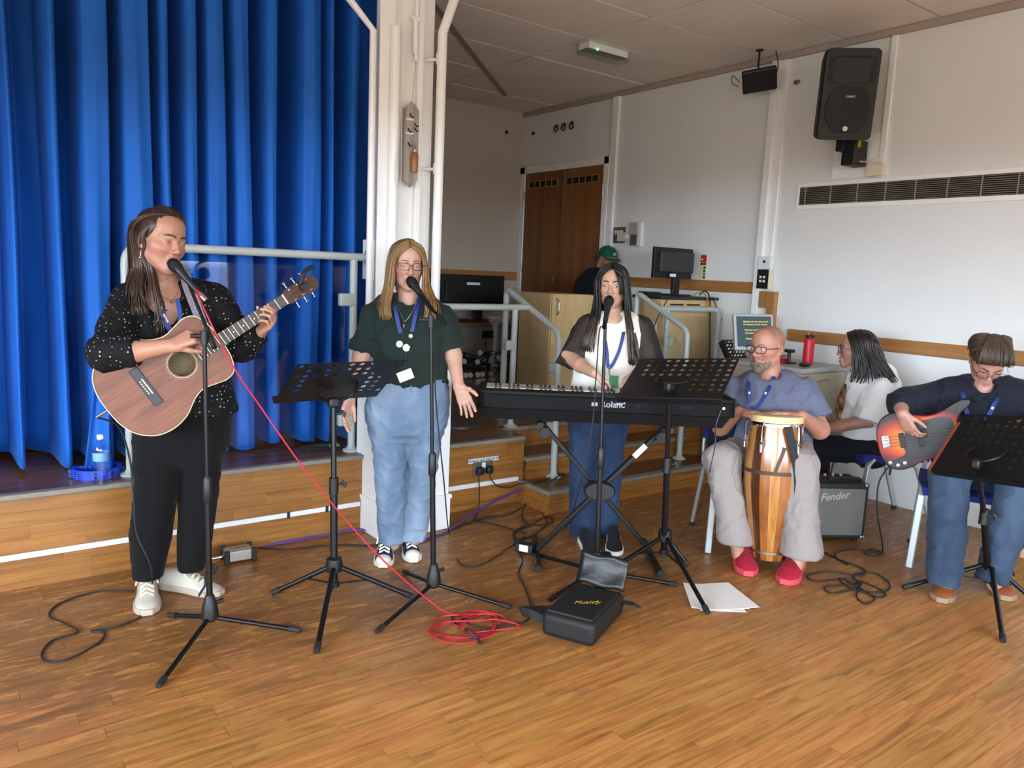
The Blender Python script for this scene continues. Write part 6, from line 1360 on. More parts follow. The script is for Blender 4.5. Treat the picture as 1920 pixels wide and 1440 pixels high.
K = Skin(); TR = cloth('black_trousers', (8, 8, 10), .95, wscale=9)
rows(K, S, [(262, 436, 755, .11), (256, 430, 800, .125), (258, 424, 830, .12)], .03)
K.chain([J(300, 825), J(292, 920, .02), J(283, 1000, .02), J(277, 1078, .02)], [.11, .088, .082, .064], .012, clip=[(J(277, 1080), (0, 0, -1))]); K.chain([J(375, 825), J(372, 920), J(366, 1000), J(358, 1066)], [.105, .082, .074, .056], .012, clip=[(J(358, 1068), (0, 0, -1))])
finish(K, 'trousers', .0075, TR, P1, wr=.004, wscale=20, seed=5, stretch=(.6, .6, 1.6))
SNK = (mat('white_leather', (186, 181, 170), .55, var=.08, vscale=30), mat('off_white_sole', (176, 164, 148), .6), mat('cream_lace', (216, 204, 180), .8), None)
shoe(P1, G(277, 1112), G(276, 1156), SNK, 1.06); sh = shoe(P1, G(330, 1104), G(416, 1117), SNK, 1.04)
HB = hair_mat('dark_brown_hair', (30, 20, 15), (74, 52, 40)); K = Skin()
K.ell(H1.L(0, -.022, .040), [.082*1.09, .100*1.09, .086*1.09], H1.ax, .02, 1, [(H1.L(0, .074, .080), H1.D(0, .80, -.60))]); K.rc(H1.L(-.03, -.06, .02), H1.L(0, -.085, -.10), .055, .05, .03)
finish(K, 'hair_cap', .006, HB, P1, wr=.003, wscale=50, seed=2, it=1)
gd = [[H1.L(x*.2, .055, .100), H1.L(x, .01, .085), H1.L(x*1.25, -.05, .03), J(px_, 500, o), J(px_-8, 540, o+.05), J(px2, 600, o2)] for x, px_, o, px2, o2 in ((.055, 270, .05, 280, .15), (.066, 262, .03, 256, .145), (.07, 252, -.03, 236, .13), (.055, 246, -.09, 214, .06))]
locks('hair', gd, 210, .0052, HB, P1, 4, .010)
g2 = [[H1.L(.060, .035, .060), H1.L(.078, .0, .0), J(284, 505, .09), J(292, 545, .135), J(300, 585, .155), J(300 + q*10, 640, .165)] for q in (-2, 0, 2)]
locks('front_hair', g2, 60, .0042, HB, P1, 6, .008)
g3 = [[H1.L(-.02, .055, .098), H1.L(-.055, .03, .07), H1.L(-.080, -.02, .02), H1.L(-.078, -.05, -.05), J(372, 525, -.05)], [H1.L(.0, .05, .10), H1.L(-.03, -.02, .115), H1.L(-.05, -.09, .06), H1.L(-.05, -.10, -.04), J(350, 535, -.10)]]
locks('side_hair', g3, 40, .0045, HB, P1, 9, .006)
g4 = [[H1.L(-.045, .062, .082), H1.L(-.04, .02, .116), H1.L(-.02, -.05, .118), H1.L(.01, -.105, .06)], [H1.L(0, .066, .088), H1.L(.01, .02, .124), H1.L(.01, -.05, .118), H1.L(.015, -.11, .06)], [H1.L(.045, .058, .075), H1.L(.055, .015, .095), H1.L(.05, -.05, .095), H1.L(.02, -.105, .05)]]
locks('swept_hair', g4, 60, .0045, HB, P1, 10, .004)
e = MB(); e.ball(H1.L(.077, .0, -.048), .0045, 8); e.cyl(H1.L(.077, .0, -.05), H1.L(.078, .0, -.070), .0012); e.ball(H1.L(.078, .0, -.074), .006, 10); e.build('earring', CHROME, P1, True)
band(P1, 'lanyard', [J(291, 520, .07), J(292, 545, .13), J(300, 575, .155), J(315, 612, .172), J(334, 634, .19), J(337, 612, .185), J(337, 585, .16), J(332, 560, .13)], LANY, .019, up=S.n)
for i, (a, b) in enumerate((((296, 562), (303, 582)), ((306, 588), (315, 605)), ((338, 598), (336, 612)))):
    pa, pb = Vector(J(*a, .172 if i else .150)), Vector(J(*b, .180 if i else .160)); text('lanyard_lettering', 'VISITOR', .011, frameM(pa.lerp(pb, .5)+Vector(S.n)*.002, pb-pa, ez=Vector(S.n)), LWH, P1, True)
MB().tube(catmull([J(292, 538, .10), J(306, 556, .128), J(322, 562, .13), J(334, 548, .10)], 5), .0011, 5).build('necklace', GOLD, P1, True); MB().ball(J(322, 566, .134), .007, 8).build('pendant', GOLD, P1, True)
fs_ = thing('foot_shaker', 'black strap with jingles around the guitarist\'s shoe', 'foot shaker', G(388, 1096)); c = G(385, 1098, .05)
MB().tube(catmull([c+Vector(S.side)*(-.03)+Vector(S.n)*.055-Vector((0, 0, .02)), c+Vector(S.n)*.05+Vector((0, 0, .03)), c+Vector((0, 0, .052)), c-Vector(S.n)*.05+Vector((0, 0, .02))], 5), 0, flat=(.028, .004), up=Vector((0, 0, 1))).build('strap', WEB, fs_, True)
for i in range(4): MB().tube([c+Vector(S.side)*(.02+.007*i)+Vector((0, 0, .05)), c+Vector(S.side)*(.034+.008*i)+Vector((0, 0, .10-.006*i))], .004, 6).build('prong', BLKP, fs_, True)
# ---- her acoustic guitar
gb_, gn = A(J(277, 723, .255)), A(J(533, 562, .235)); gx = Vector(gn-gb_); sl = gx.length; gz = Vector(S.n)+Vector((0, 0, .10)); GMx = frameM(gb_, gx, ez=gz); GS = sl/.645
gt = thing('acoustic_guitar', 'reddish mahogany acoustic guitar held by the guitarist', 'guitar', M=GMx)
half = [(-.175, 0), (-.170, .07), (-.145, .135), (-.09, .185), (-.02, .200), (.05, .185), (.115, .145), (.165, .130), (.215, .140), (.265, .150), (.305, .135), (.328, .085), (.335, .03), (.335, 0)]
ol = catmull([(x*GS, y*GS, 0) for x, y in half], 4); ol = [(p.x, p.y) for p in ol]; ol = ol + [(x, -y) for x, y in reversed(ol[1:-1])]
MAH = wood('mahogany_top', (84, 40, 19), (124, 68, 38), (3.2, 34, 34), .5, coat=.0, rings=1.2, perobj=.02)
TH = .10*GS; bmb = MB(); bmb.rings([[Vector((x, y, z)) for x, y in ol] for z in (-TH, -.002)], cap=False); bmb.add([Vector((x, y, -TH)) for x, y in ol], [tuple(reversed(range(len(ol))))]); body = bmb.build('body', wood('mahogany_side', (70, 30, 20), (104, 50, 34), (3, 20, 20), .3, coat=.3, perobj=.02), gt)
top = MB(); hole = [(.155*GS+.05*GS*math.cos(2*math.pi*i/40), .05*GS*math.sin(2*math.pi*i/40)) for i in range(40)]
bmm = bmesh.new(); vo_ = [bmm.verts.new((x*.985+.001, y*.985, 0)) for x, y in ol]; vh = [bmm.verts.new((x, y, 0)) for x, y in hole]
for lst in (vo_, vh):
    for i in range(len(lst)): bmm.edges.new((lst[i], lst[(i+1) % len(lst)]))
bmesh.ops.triangle_fill(bmm, edges=bmm.edges[:], use_beauty=True); me = bpy.data.meshes.new('top_plate'); bmm.to_mesh(me); bmm.free(); me.materials.append(MAH)
tp_ = bpy.data.objects.new('top_plate', me); reg(tp_, gt); sd = tp_.modifiers.new('solid', 'SOLIDIFY'); sd.thickness = .004; sd.offset = 0
rim = MB().tube([(x, y, -.001) for x, y in ol]+[(*ol[0], -.001), (*ol[1], -.001)], .0022, 6, cap=False).build('binding', mat('cream_binding', (222, 200, 164), .45), gt)
MB().lathe([(.049*GS, -.05), (.0495*GS, .0022)], Matrix.Translation((.155*GS, 0, 0)), 40, cap=False).build('soundhole_wall', MATS['mahogany_side'], gt); MB().lathe([(.001, 0), (.05*GS, 0)], Matrix.Translation((.155*GS, 0, -.06)), 40, cap=False).build('soundhole_inside', wood('inner_wood', (70, 58, 26), (104, 86, 44), (3, 20, 20), .7), gt)
for r0, r1 in ((.056, .058), (.062, .066)): MB().lathe([(r0*GS, .002), (r0*GS, .0028), (r1*GS, .0028), (r1*GS, .002)], Matrix.Translation((.155*GS, 0, 0)), 40, cap=False).build('rosette', MATS['cream_binding'] if r0 < .06 else mat('rosette_dark', (120, 84, 70), .5), gt)
ROSE = mat('rosewood', (48, 32, 26), .5, var=.2, vscale=30); MB().box2((-.026, -.085*GS, .002), (.012, .085*GS, .009)).build('bridge', mat('bridge_black', (34, 32, 33), .5), gt, smooth=False, bev=.003)
MB().box2((-.004, -.036*GS, .009), (0, .036*GS, .013)).build('saddle', mat('bone', (232, 228, 214), .4), gt, smooth=False)
for i in range(6): MB().ball((-.014, (-.027+.0108*i)*GS, .010), .0033, 8).build('bridge_pin', MATS['bone'], gt)
nk0 = .215*GS; MB().rings([[Vector((x, s*w_, z)) for s, z in ((-1, .004), (-1, .010), (1, .010), (1, .004))] for x, w_ in ((nk0, .0285), (sl, .0225))]).build('fingerboard', ROSE, gt, smooth=False)
NW = wood('neck_mahogany', (84, 42, 28), (120, 66, 44), (3, 20, 20), .4); MB().rings([[Vector((x, w_*c_, .004-d_*s_)) for c_, s_ in ((-1, 0), (-.75, .7), (0, 1), (.75, .7), (1, 0))] for x, w_, d_ in ((.33*GS, .0275, .024), (sl+.01, .022, .018))]).build('neck', NW, gt)
fl0 = sl
for i in range(1, 19):
    x = sl-sl*(1-2**(-i/12)); w_ = .0225+(sl-x)/(sl-nk0)*.006
    if x > nk0: MB().box((x, 0, .0108), (.0018, 2*w_, .0018)).build('fret', METAL, gt, smooth=False)
    if i in (3, 5, 7, 9): MB().lathe([(.001, 0), (.003, 0), (.003, .0008), (.001, .0008)], Matrix.Translation((x+.012, 0, .0098)), 8).build('inlay', MATS['bone'], gt)
MB().box2((sl, -.0225, .006), (sl+.005, .0225, .0135)).build('nut', MATS['bone'], gt, smooth=False)
HS = [(.004, -.022), (.02, -.031), (.13, -.036), (.165, -.030), (.172, 0), (.165, .030), (.13, .036), (.02, .031), (.004, .022)]; HSM = Matrix.Translation((sl, 0, .004)) @ Matrix.Rotation(math.radians(13), 4, 'Y')
MB().prism(HS, .014, HSM, -.014).build('headstock', wood('headstock_rosewood', (52, 26, 18), (82, 44, 30), (3, 20, 20), .35), gt)
for i in range(3):
    for s in (-1, 1):
        q = Vector((.04+.042*i, s*.024, 0)); h_ = MB(); h_.lathe([(.005, 0), (.0052, .006), (.0025, .008), (.0025, .016)], HSM @ Matrix.Translation(q), 10); h_.cyl(HSM @ Vector((q.x, s*.034, -.008)), HSM @ Vector((q.x, s*.052, -.008)), .0028); h_.ball(HSM @ Vector((q.x, s*.057, -.008)), (.008, .005, .009), 8); h_.build('tuning_peg', CHROME, gt)
for i in range(6):
    y0_, y1_ = (-.027+.0108*i)*GS, (-.0185+.0074*i); MB().tube([(-.002, y0_, .0135), (sl+.004, y1_, .0138), HSM @ Vector((.04+.042*(i if i < 3 else 5-i), math.copysign(.022, i-2.5), .010))], .0007, 4).build('string', mat('string_steel', (190, 180, 160), .35, .9), gt)
MB().rings([[HSM @ Vector((x, y, z)) for y, z in ((-.012, .0), (-.012, .020), (.012, .020), (.012, .0))] for x in (.085, .125)]).build('capo', BLKP, gt); MB().tube(catmull([HSM @ Vector((.09, .02, .02)), HSM @ Vector((.13, .05, .026)), HSM @ Vector((.165, .055, .022)), HSM @ Vector((.185, .05, .018))], 4), .009, 8).build('capo_handle', BLKP, gt)
band(gt, 'guitar_strap', [J(345, 505, .05), J(352, 535, .13), J(365, 570, .16), J(382, 612, .19), J(396, 640, .215)], mat('patterned_strap', (120, 112, 122), .7, var=.8, vscale=90), .042, .004, up=S.n)
jk = GMx @ Vector((-.178*GS, 0, -.05)); MB().tube([jk, jk-Vector(gx).normalized()*.05], [.006, .005], 8).build('jack_plug', CHROME, gt, True)
MB().tube(catmull([jk-gx.normalized()*.05, J(222, 800, .16), J(243, 860, .12), J(250, 930, .14), J(256, 1000, .14), J(282, 1060, .14), G(284, 1110, .03), G(262, 1158, .005)], 7), .004, 7).build('guitar_lead', RUB, None, label='black lead hanging from the acoustic guitar down past the trouser leg', cat='cable')
# ================================================================== blonde singer in dark green t-shirt
P2 = person('blonde singer in glasses, a dark green t-shirt and pale jeans', (1.83, 3.42)); S = Stand(1.83, 3.42); J = S.J
SK2 = tone((222, 172, 150)); H2 = Head(S, J(764, 496, .0), 9, 4, 0, 1.02)
K = Skin(); H2.add(K, lid=-.0045, mouth=.013, fat=.98)
nb = J(766, 562, -.02); K.rc(H2.L(0, -.022, -.06), nb, .052, .058, .03); K.rc(J(730, 590), J(802, 590), .042, .042, .03); K.rc(J(766, 575, -.02), J(768, 740), .05, .07, .03)
K.rc(J(735, 760), J(737, 1020), .05, .035, .04); K.rc(J(795, 760), J(778, 1010), .05, .035, .04)
wl_ = J(657, 742, .10); K.chain([J(698, 592), J(678, 668, .02), wl_], [.048, .042, .025], .02)
hand(K, wl_, A(J(643, 788, .15))-wl_, A(J(690, 750, .15))-wl_, thumb=-1, curl=(14, 18, 12), tcurl=.2, tout=.35)
wr_ = J(860, 724, .12); K.chain([J(832, 592), J(850, 668, .02), wr_], [.048, .042, .026], .02)
hand(K, wr_, A(J(880, 772, .20))-wr_, A(J(846, 745, .26))-wr_, thumb=-1, curl=(6, 10, 6), spread=.6, tcurl=.05, tout=.7)
finish(K, 'body', .0038, SKINM, P2, lambda V: H2.color(V, SK2, (188, 96, 92), .6, mouth=.013), it=1); H2.features(P2, (52, 56, 60), (118, 92, 66), gaze=(-.05, -.35), teeth=True, mouth=.013)
H2.glasses(P2, (40, 22, 26), .026, .0165, .0017, .62)
K = Skin(); GT = cloth('dark_green_tshirt', (24, 38, 34), .9)
rows(K, S, [(722, 810, 572, .05, -.01), (700, 832, 584, .085, 0), (698, 834, 605, .105, 0), (702, 832, 640, .116, .01), (706, 834, 690, .116, .01), (704, 838, 722, .116, 0)], .03, clip=[(J(766, 716), (0, 0, -1))])
for sh_, cu in (((702, 594), (680, 660)), ((828, 594), (846, 658))): K.rc(J(*sh_), J(*cu, .02), .068, .074, .014, clip=[(J(*cu, .02), A(J(*cu, .02))-A(J(*sh_)))])
K.ell(J(766, 560, .03), [.060, .060, .040], None, .02, -1)
finish(K, 'tshirt', .0065, GT, P2, wr=.008, wscale=20, seed=8, stretch=(1.2, 1.2, .7))
collar(P2, J(766, 566, -.02), S, .066, .062, GT)
K = Skin(); DN = cloth('pale_denim', (92, 111, 134), .85, wscale=10, wr=.45, var=.12, fade=(134, 151, 172), fscale=4.5)
rows(K, S, [(706, 834, 704, .105), (696, 838, 735, .118), (690, 838, 765, .125), (692, 834, 790, .118)], .03, clip=[(J(766, 700), (0, 0, 1))])
K.rc(J(727, 775), J(731, 850, .01), .100, .086, .035); K.rc(J(797, 775), J(795, 850, .01), .094, .080, .035)
K.chain([J(731, 850, .01), J(735, 930, .01), J(733, 1014)], [.086, .078, .068], .006, clip=[(J(733, 1016), (0, 0, -1))]); K.chain([J(795, 850, .01), J(787, 930), J(777, 1010)], [.080, .070, .060], .006, clip=[(J(777, 1012), (0, 0, -1))])
finish(K, 'jeans', .0065, DN, P2, wr=.005, wscale=26, seed=4, stretch=(.5, .5, 1.7))
jeans_trim(P2, S, 712, 704, 836, .116, DN, [(770, 712, .122), (771, 740, .128), (768, 765, .128), (762, 782, .118)])
for q_ in (-1, 1): MB().tube(catmull([J(768+q_*50, 716, .085), J(768+q_*54, 736, .095), J(768+q_*66, 748, .060)], 4), .003, 6).build('pocket_seam', DN, P2, True)
CNV = (cloth('navy_canvas', (28, 30, 52), .9), mat('cream_rubber', (226, 220, 206), .55), mat('white_lace', (232, 230, 222), .8), mat('cream_toe_rubber', (228, 224, 212), .5))
shoe(P2, G(724, 1030), G(718, 1066), CNV); shoe(P2, G(764, 1024), G(776, 1056), CNV)
HBL = hair_mat('blonde_hair', (84, 60, 36), (176, 136, 86), .45); HRT = hair_mat('blonde_roots', (58, 42, 30), (104, 80, 54), .45)
K = Skin(); K.ell(H2.L(0, -.020, .038), [.081*1.02, .100*1.02, .086*1.02], H2.ax, .02, 1, [(H2.L(0, .080, .074), H2.D(0, .79, -.62))]); K.rc(H2.L(0, -.06, .0), J(766, 560, -.09), .07, .055, .03); finish(K, 'hair_cap', .006, HRT, P2, wr=.003, wscale=50, seed=2, it=1)
gl = []; gr = []
for o0, o1, dx in ((.072, .13, 6), (.05, .125, 0), (.0, .10, -6), (-.05, .03, -10), (-.08, -.06, -6)):
    gl.append([H2.L(.004, .05+o0*.5-.03, .118), H2.L(.058, o0*.8, .085), H2.L(.080, o0*.62, .0), J(729+dx*.4, 540, o0*.7), J(720+dx, 575, o1*.9), J(726+dx, 604, o1)])
    gr.append([H2.L(-.004, .05+o0*.5-.03, .118), H2.L(-.056, o0*.8, .085), H2.L(-.079, o0*.62, .0), J(800-dx*.4, 540, o0*.7), J(810-dx, 575, o1*.9), J(806-dx*1.6, 602, o1)])
for q_, g_ in ((1, gl), (-1, gr)): g_.insert(0, [H2.L(q_*.004, .086, .090), H2.L(q_*.040, .088, .066), H2.L(q_*.070, .068, .020), J(766-q_*30, 540, .075), J(766-q_*38, 575, .125), J(766-q_*36, 600, .135)])
for i, g_ in enumerate((gl, gr)): locks('hair', g_, 210, .0050, HBL, P2, 14+i, .008, .004)
band(P2, 'lanyard', [J(737, 560, .05), J(742, 585, .118), J(750, 620, .132), J(762, 648, .136), J(772, 622, .132), J(780, 585, .118), J(786, 560, .05)], LANY, .019, up=S.n)
for px_, py_, r_, c_ in ((749, 645, .016, (224, 222, 214)), (762, 652, .018, (196, 190, 178)), (770, 630, .010, (180, 190, 120))): MB().lathe([(.001, 0), (r_, 0), (r_, .004), (.001, .006)], frameM(J(px_, py_, .140), Vector(S.side), ez=Vector(S.n)), 16).build('pin_badge', mat('badge_%d' % c_[0], c_, .4), P2, True)
MB().tube([J(762, 655, .138), J(760, 690, .145)], .003, 6).build('badge_cord', BLKP, P2, True); MB().box((0, 0, 0), (.075, .05, .003), Matrix.Rotation(.4, 4, 'Z')).xf(frameM(J(760, 704, .148), Vector(S.side), ez=Vector(S.n))).build('id_badge', mat('badge_card', (222, 206, 190), .4), P2, True, smooth=False)
MB().tube(catmull([J(744, 572, .10), J(756, 598, .126), J(760, 602, .128), J(770, 590, .12), J(780, 570, .10)], 4), .001, 5).build('necklace', METAL, P2, True); MB().box(J(757, 612, .133), (.003, .003, .018)).box(J(757, 610, .133), (.011, .003, .003)).build('cross_pendant', METAL, P2, True)
# ================================================================== keyboard player
P3 = person('keyboard player with long black hair in a white blouse with sheer black sleeves', (2.96, 3.19)); S = Stand(2.96, 3.19); J = S.J
SK3 = tone((226, 178, 148)); H3 = Head(S, J(1149, 537, .0), -8, -2, 0, 1.03)
K = Skin(); H3.add(K, lid=-.003, mouth=.010, fat=1.02, nose=1.05); K.rc(H3.L(0, -.022, -.06), J(1152, 600, -.02), .050, .056, .03); K.rc(J(1112, 612), J(1190, 612), .045, .045, .03); K.rc(J(1148, 605), J(1135, 760), .06, .07, .04); K.rc(J(1104, 780), J(1096, 1030, .03), .05, .04, .04); K.rc(J(1146, 780), J(1134, 1022), .05, .04, .04)
def KP(px_, py_, z): return np.array(G(px_, py_, z))
w3r = KP(1114, 700, .985); e3r = A(J(1066, 668, .06)); K.chain([J(1098, 616), e3r, e3r*.5+w3r*.5+np.array([0, 0, -.005]), w3r], [.046, .042, .038, .026], .02)
hand(K, w3r, KP(1143, 720, .93)-w3r, (0, 0, -1), thumb=-1, curl=(30, 30, 20), tcurl=.3, tout=.5, sc=.93)
w3l = KP(1192, 700, .985); e3l = A(J(1222, 690, .05)); K.chain([J(1202, 618), e3l, w3l], [.046, .040, .026], .02); hand(K, w3l, KP(1166, 722, .93)-w3l, (0, 0, -1), thumb=1, curl=(30, 30, 20), tcurl=.3, tout=.5, sc=.93)
finish(K, 'body', .0038, SKINM, P3, lambda V: H3.color(V, SK3, (190, 98, 92), .45, mouth=.010), it=1); H3.features(P3, (30, 20, 16), (40, 30, 26), gaze=(.05, -.25), teeth=True, mouth=.010)
K = Skin(); WBL = cloth('cream_blouse', (226, 222, 212), .7, wr=.5, wscale=6, var=.04)
rows(K, S, [(1118, 1186, 600, .045, -.01), (1098, 1204, 615, .08, 0), (1088, 1206, 640, .10, 0), (1082, 1204, 680, .108, 0), (1074, 1198, 720, .112, 0), (1068, 1190, 765, .112, 0)], .03, clip=[(J(1130, 764), (0, 0, -1))]); K.ell(J(1150, 598, .03), [.062, .055, .035], None, .012, -1)
finish(K, 'blouse', .0065, WBL, P3, wr=.004, wscale=22, seed=12, stretch=(1.5, 1.5, .5))
collar(P3, J(1152, 606, -.02), S, .070, .064, WBL, .006)
t = NT('sheer_black'); t.b.inputs['Base Color'].default_value = lin((22, 16, 15)); t.b.inputs['Roughness'].default_value = .7; tr = t.n('ShaderNodeBsdfTransparent'); ms_ = t.n('ShaderNodeMixShader'); ms_.inputs[0].default_value = .80; t.l(tr.outputs[0], ms_.inputs[1]); t.l(t.b.outputs[0], ms_.inputs[2]); t.l(ms_.outputs[0], t.o.inputs[0])
for a, b_, r0, r1 in (((1100, 612), (1070, 690), .066, .092), ((1203, 614), (1224, 700), .062, .085)):
    K = Skin(); pa, pb = A(J(*a)), A(J(*b_, .05)); K.rc(pa, pb, r0, r1, .02, clip=[(pb, pb-pa)]); K.rc(pa, A(J(a[0]+(12 if a[0] < 1150 else -10), a[1]-6)), .05, .05, .02); finish(K, 'sheer_sleeve', .0065, t.m, P3, wr=.005, wscale=24, seed=13)
K = Skin(); DN3 = cloth('mid_denim', (30, 46, 72), .85, wr=.3, fade=(44, 63, 92), fscale=4)
rows(K, S, [(1072, 1186, 752, .11), (1068, 1180, 790, .118)], .03); K.chain([J(1094, 790), J(1093, 900, .02), J(1094, 1028, .03)], [.085, .078, .080], .02, clip=[(J(1094, 1030), (0, 0, -1))]); K.chain([J(1148, 790), J(1140, 900), J(1134, 1022)], [.085, .074, .072], .02, clip=[(J(1134, 1024), (0, 0, -1))]); finish(K, 'jeans', .0075, DN3, P3, wr=.005, wscale=20, seed=14, stretch=(1.6, 1.6, .4))
SLP = (cloth('black_canvas', (24, 24, 30), .9), mat('white_rubber', (232, 230, 224), .55), None, None); shoe(P3, G(1098, 1022), G(1114, 1050), SLP); shoe(P3, G(1150, 1016), G(1152, 1044), SLP)
HBK = hair_mat('black_hair', (8, 7, 7), (22, 18, 17), .5); HBT = hair_mat('brown_tip_hair', (24, 19, 17), (92, 74, 58), .36)
K = Skin(); K.ell(H3.L(0, -.020, .040), [.082*1.03, .100*1.03, .088*1.03], H3.ax, .02, 1, [(H3.L(0, .082, .074), H3.D(0, .79, -.62))]); K.rc(H3.L(0, -.06, 0), J(1150, 640, -.10), .075, .07, .03); finish(K, 'hair_cap', .006, HBK, P3, wr=.003, wscale=50, seed=2, it=1)
gl = []; gr = []
for o0, o1, dx in ((.078, .13, 8), (.05, .13, 0), (.0, .10, -6), (-.05, .04, -8), (-.08, -.06, -4)):
    gl.append([H3.L(.003, .05+o0*.5-.03, .122), H3.L(.058, o0*.85, .088), H3.L(.080, o0*.72, .0), J(1116+dx*.5, 585, o0), J(1106+dx, 625, o1), J(1100+dx, 664, o1*1.1)])
    gr.append([H3.L(-.003, .05+o0*.5-.03, .122), H3.L(-.058, o0*.85, .088), H3.L(-.078, o0*.72, .0), J(1178-dx*.3, 590, o0), J(1186-dx, 640, o1), J(1190-dx, 695, o1*1.1)])
for q_, g_ in ((1, gl), (-1, gr)): g_.insert(0, [H3.L(q_*.004, .088, .092), H3.L(q_*.040, .090, .068), H3.L(q_*.070, .072, .020), J(1150-q_*27, 585, .085), J(1148-q_*36, 625, .13), J(1148-q_*40, 672, .14)])
for i, g_ in enumerate((gl, gr)):
    locks('hair', [[p for p in q[:5]] for q in g_], 150, .0062, HBK, P3, 24+i, .007, .004); locks('hair_tips', [q[3:] for q in g_], 70, .0048, HBT, P3, 27+i, .010, .005)
locks('fringe', [[H3.L(-.004, .066, .100), H3.L(-.034, .100, .055), H3.L(-.052, .098, .0), H3.L(-.054, .086, -.05)], [H3.L(-.004, .06, .105), H3.L(-.045, .088, .06), H3.L(-.062, .080, .0), H3.L(-.062, .07, -.06)]], 14, .0032, HBK, P3, 30, .003, .002)
band(P3, 'lanyard', [J(1130, 600, .05), J(1133, 625, .10), J(1138, 660, .122), J(1142, 690, .128), J(1158, 665, .126), J(1168, 630, .112), J(1171, 600, .05)], LANY, .018, up=S.n)
MB().tube([J(1142, 688, .130), J(1143, 705, .134)], .003, 6).build('badge_clip', METAL, P3, True); MB().box((0, 0, 0), (.048, .07, .003)).xf(frameM(J(1150, 716, .135), Vector(S.side), ez=Vector(S.n))).build('id_badge', mat('green_badge', (60, 140, 84), .4), P3, True, smooth=False)
# ================================================================== drummer
P4 = person('bald bearded drummer in glasses, a blue-grey t-shirt and red shoes', (3.67, 2.66)); S = Stand(3.67, 2.66); J = S.J
SK4 = tone((214, 152, 128)); H4 = Head(S, J(1438, 651, .0), -36, 4, 0, 1.03)
K = Skin(); H4.add(K, lid=.003, mouth=0, fat=1.06, jaw=1.1, nose=1.15); K.rc(H4.L(0, -.02, -.06), J(1442, 712, -.02), .060, .066, .03); K.rc(J(1396, 735), J(1490, 735), .045, .045, .03); K.rc(J(1440, 725, -.02), J(1440, 850), .06, .08, .03)
wA = A(Stand(3.56, 2.40).J(1384, 772, .03)); wB = A(Stand(3.56, 2.40).J(1503, 780, .03)); eA = A(J(1352, 805, .10)); eB = A(J(1537, 806, .08))
K.chain([J(1376, 725), eA, wA], [.052, .046, .030], .02); K.chain([J(1508, 728), eB, wB], [.054, .050, .031], .02)
dtop = A(CGM @ Vector((0, 0, CH))); hand(K, wA, dtop+np.array([-.02, -.03, .012])-wA, (0, 0, -1), thumb=-1, curl=(10, 12, 8), spread=.4, tcurl=.05, tout=.5, sc=1.04); hand(K, wB, dtop+np.array([.03, .01, .012])-wB, (0, 0, -1), thumb=1, curl=(10, 12, 8), spread=.4, tcurl=.05, tout=.5, sc=1.04)
aL_, aR_ = A(G(1380, 1010, .13)), A(G(1502, 1034, .13)); kL_, kR_ = A(J(1352, 862, .33)), A(J(1498, 872, .36))
K.chain([J(1400, 850), kL_, aL_, A(G(1385, 1040, .06))], [.08, .055, .036, .034], .03); K.chain([J(1475, 850), kR_, aR_, A(G(1494, 1060, .06))], [.08, .055, .036, .034], .03); K.rc(J(1400, 850), J(1475, 850), .08, .08, .03)
finish(K, 'body', .0040, SKINM, P4, lambda V: H4.color(V, SK4, (170, 92, 86), .7, scalp=(150, 112, 96)), it=1); H4.features(P4, (84, 80, 74), (96, 74, 60), .0045, gaze=(.35, .02)); H4.glasses(P4, (26, 18, 20), .028, .0180, .0020, .50)
BRD = hair_mat('grizzled_beard', (70, 56, 46), (152, 142, 130), .6); K = Skin()
for q in (-1, 1): K.rc(H4.L(q*.054, .0, -.040), H4.L(q*.034, .058, -.093), .016, .021, .02); K.rc(H4.L(q*.030, .078, -.054), H4.L(0, .092, -.0535), .008, .008, .01)
K.ell(H4.L(0, .068, -.108), [.035, .028, .034], H4.ax, .02); K.rc(H4.L(-.022, .088, -.083), H4.L(.022, .088, -.083), .010, .010, .01); K.ell(H4.L(0, .10, -.069), [.021, .02, .009], H4.ax, .006, -1)
finish(K, 'beard', .004, BRD, P4, wr=.003, wscale=160, seed=6, it=0)
K = Skin(); TG = cloth('blue_grey_tshirt', (96, 100, 122), .9, wr=.5); rows(K, S, [(1396, 1484, 716, .055, -.01), (1382, 1504, 728, .09, 0), (1376, 1512, 750, .118, .01), (1374, 1514, 790, .135, .02), (1362, 1520, 835, .145, .02)], .03, clip=[(J(1440, 842), (0, 0, -1))])
K.rc(J(1378, 730), J(1354, 790, .07), .070, .076, .016, clip=[(J(1354, 790, .07), A(J(1354, 790, .07))-A(J(1378, 730)))]); K.rc(J(1506, 732), J(1535, 785, .05), .076, .080, .016, clip=[(J(1535, 785, .05), A(J(1535, 785, .05))-A(J(1506, 732)))]); K.ell(J(1442, 704, .03), [.064, .06, .035], None, .012, -1)
finish(K, 'tshirt', .007, TG, P4, wr=.008, wscale=20, seed=17)
collar(P4, J(1442, 713, -.02), S, .074, .070, TG)
K = Skin(); rows(K, S, [(1330, 1412, 800, .06, .06), (1328, 1420, 850, .07, .08)], .03); finish(K, 'tied_jumper', .008, cloth('navy_jumper', (22, 25, 38), .95), P4, wr=.008, wscale=30, seed=21)
K = Skin(); ST_ = cloth('stone_trousers', (142, 133, 130), .85, wr=.6, wscale=8, var=.06); rows(K, S, [(1368, 1520, 825, .13), (1364, 1522, 860, .14)], .03)
for hp, kn_, an, hem, r in (((1392, 850, .05), kL_, aL_, .10, (.105, .092, .080, .096)), ((1486, 852, .05), kR_, aR_, .10, (.108, .098, .086, .108))):
    dn = an-kn_; bt = an+np.array([0, 0, -.008]); K.chain([J(*hp), kn_, kn_*.4+an*.6, bt], list(r), .03, clip=[(bt-np.array([0, 0, .01]), (0, 0, -1))])
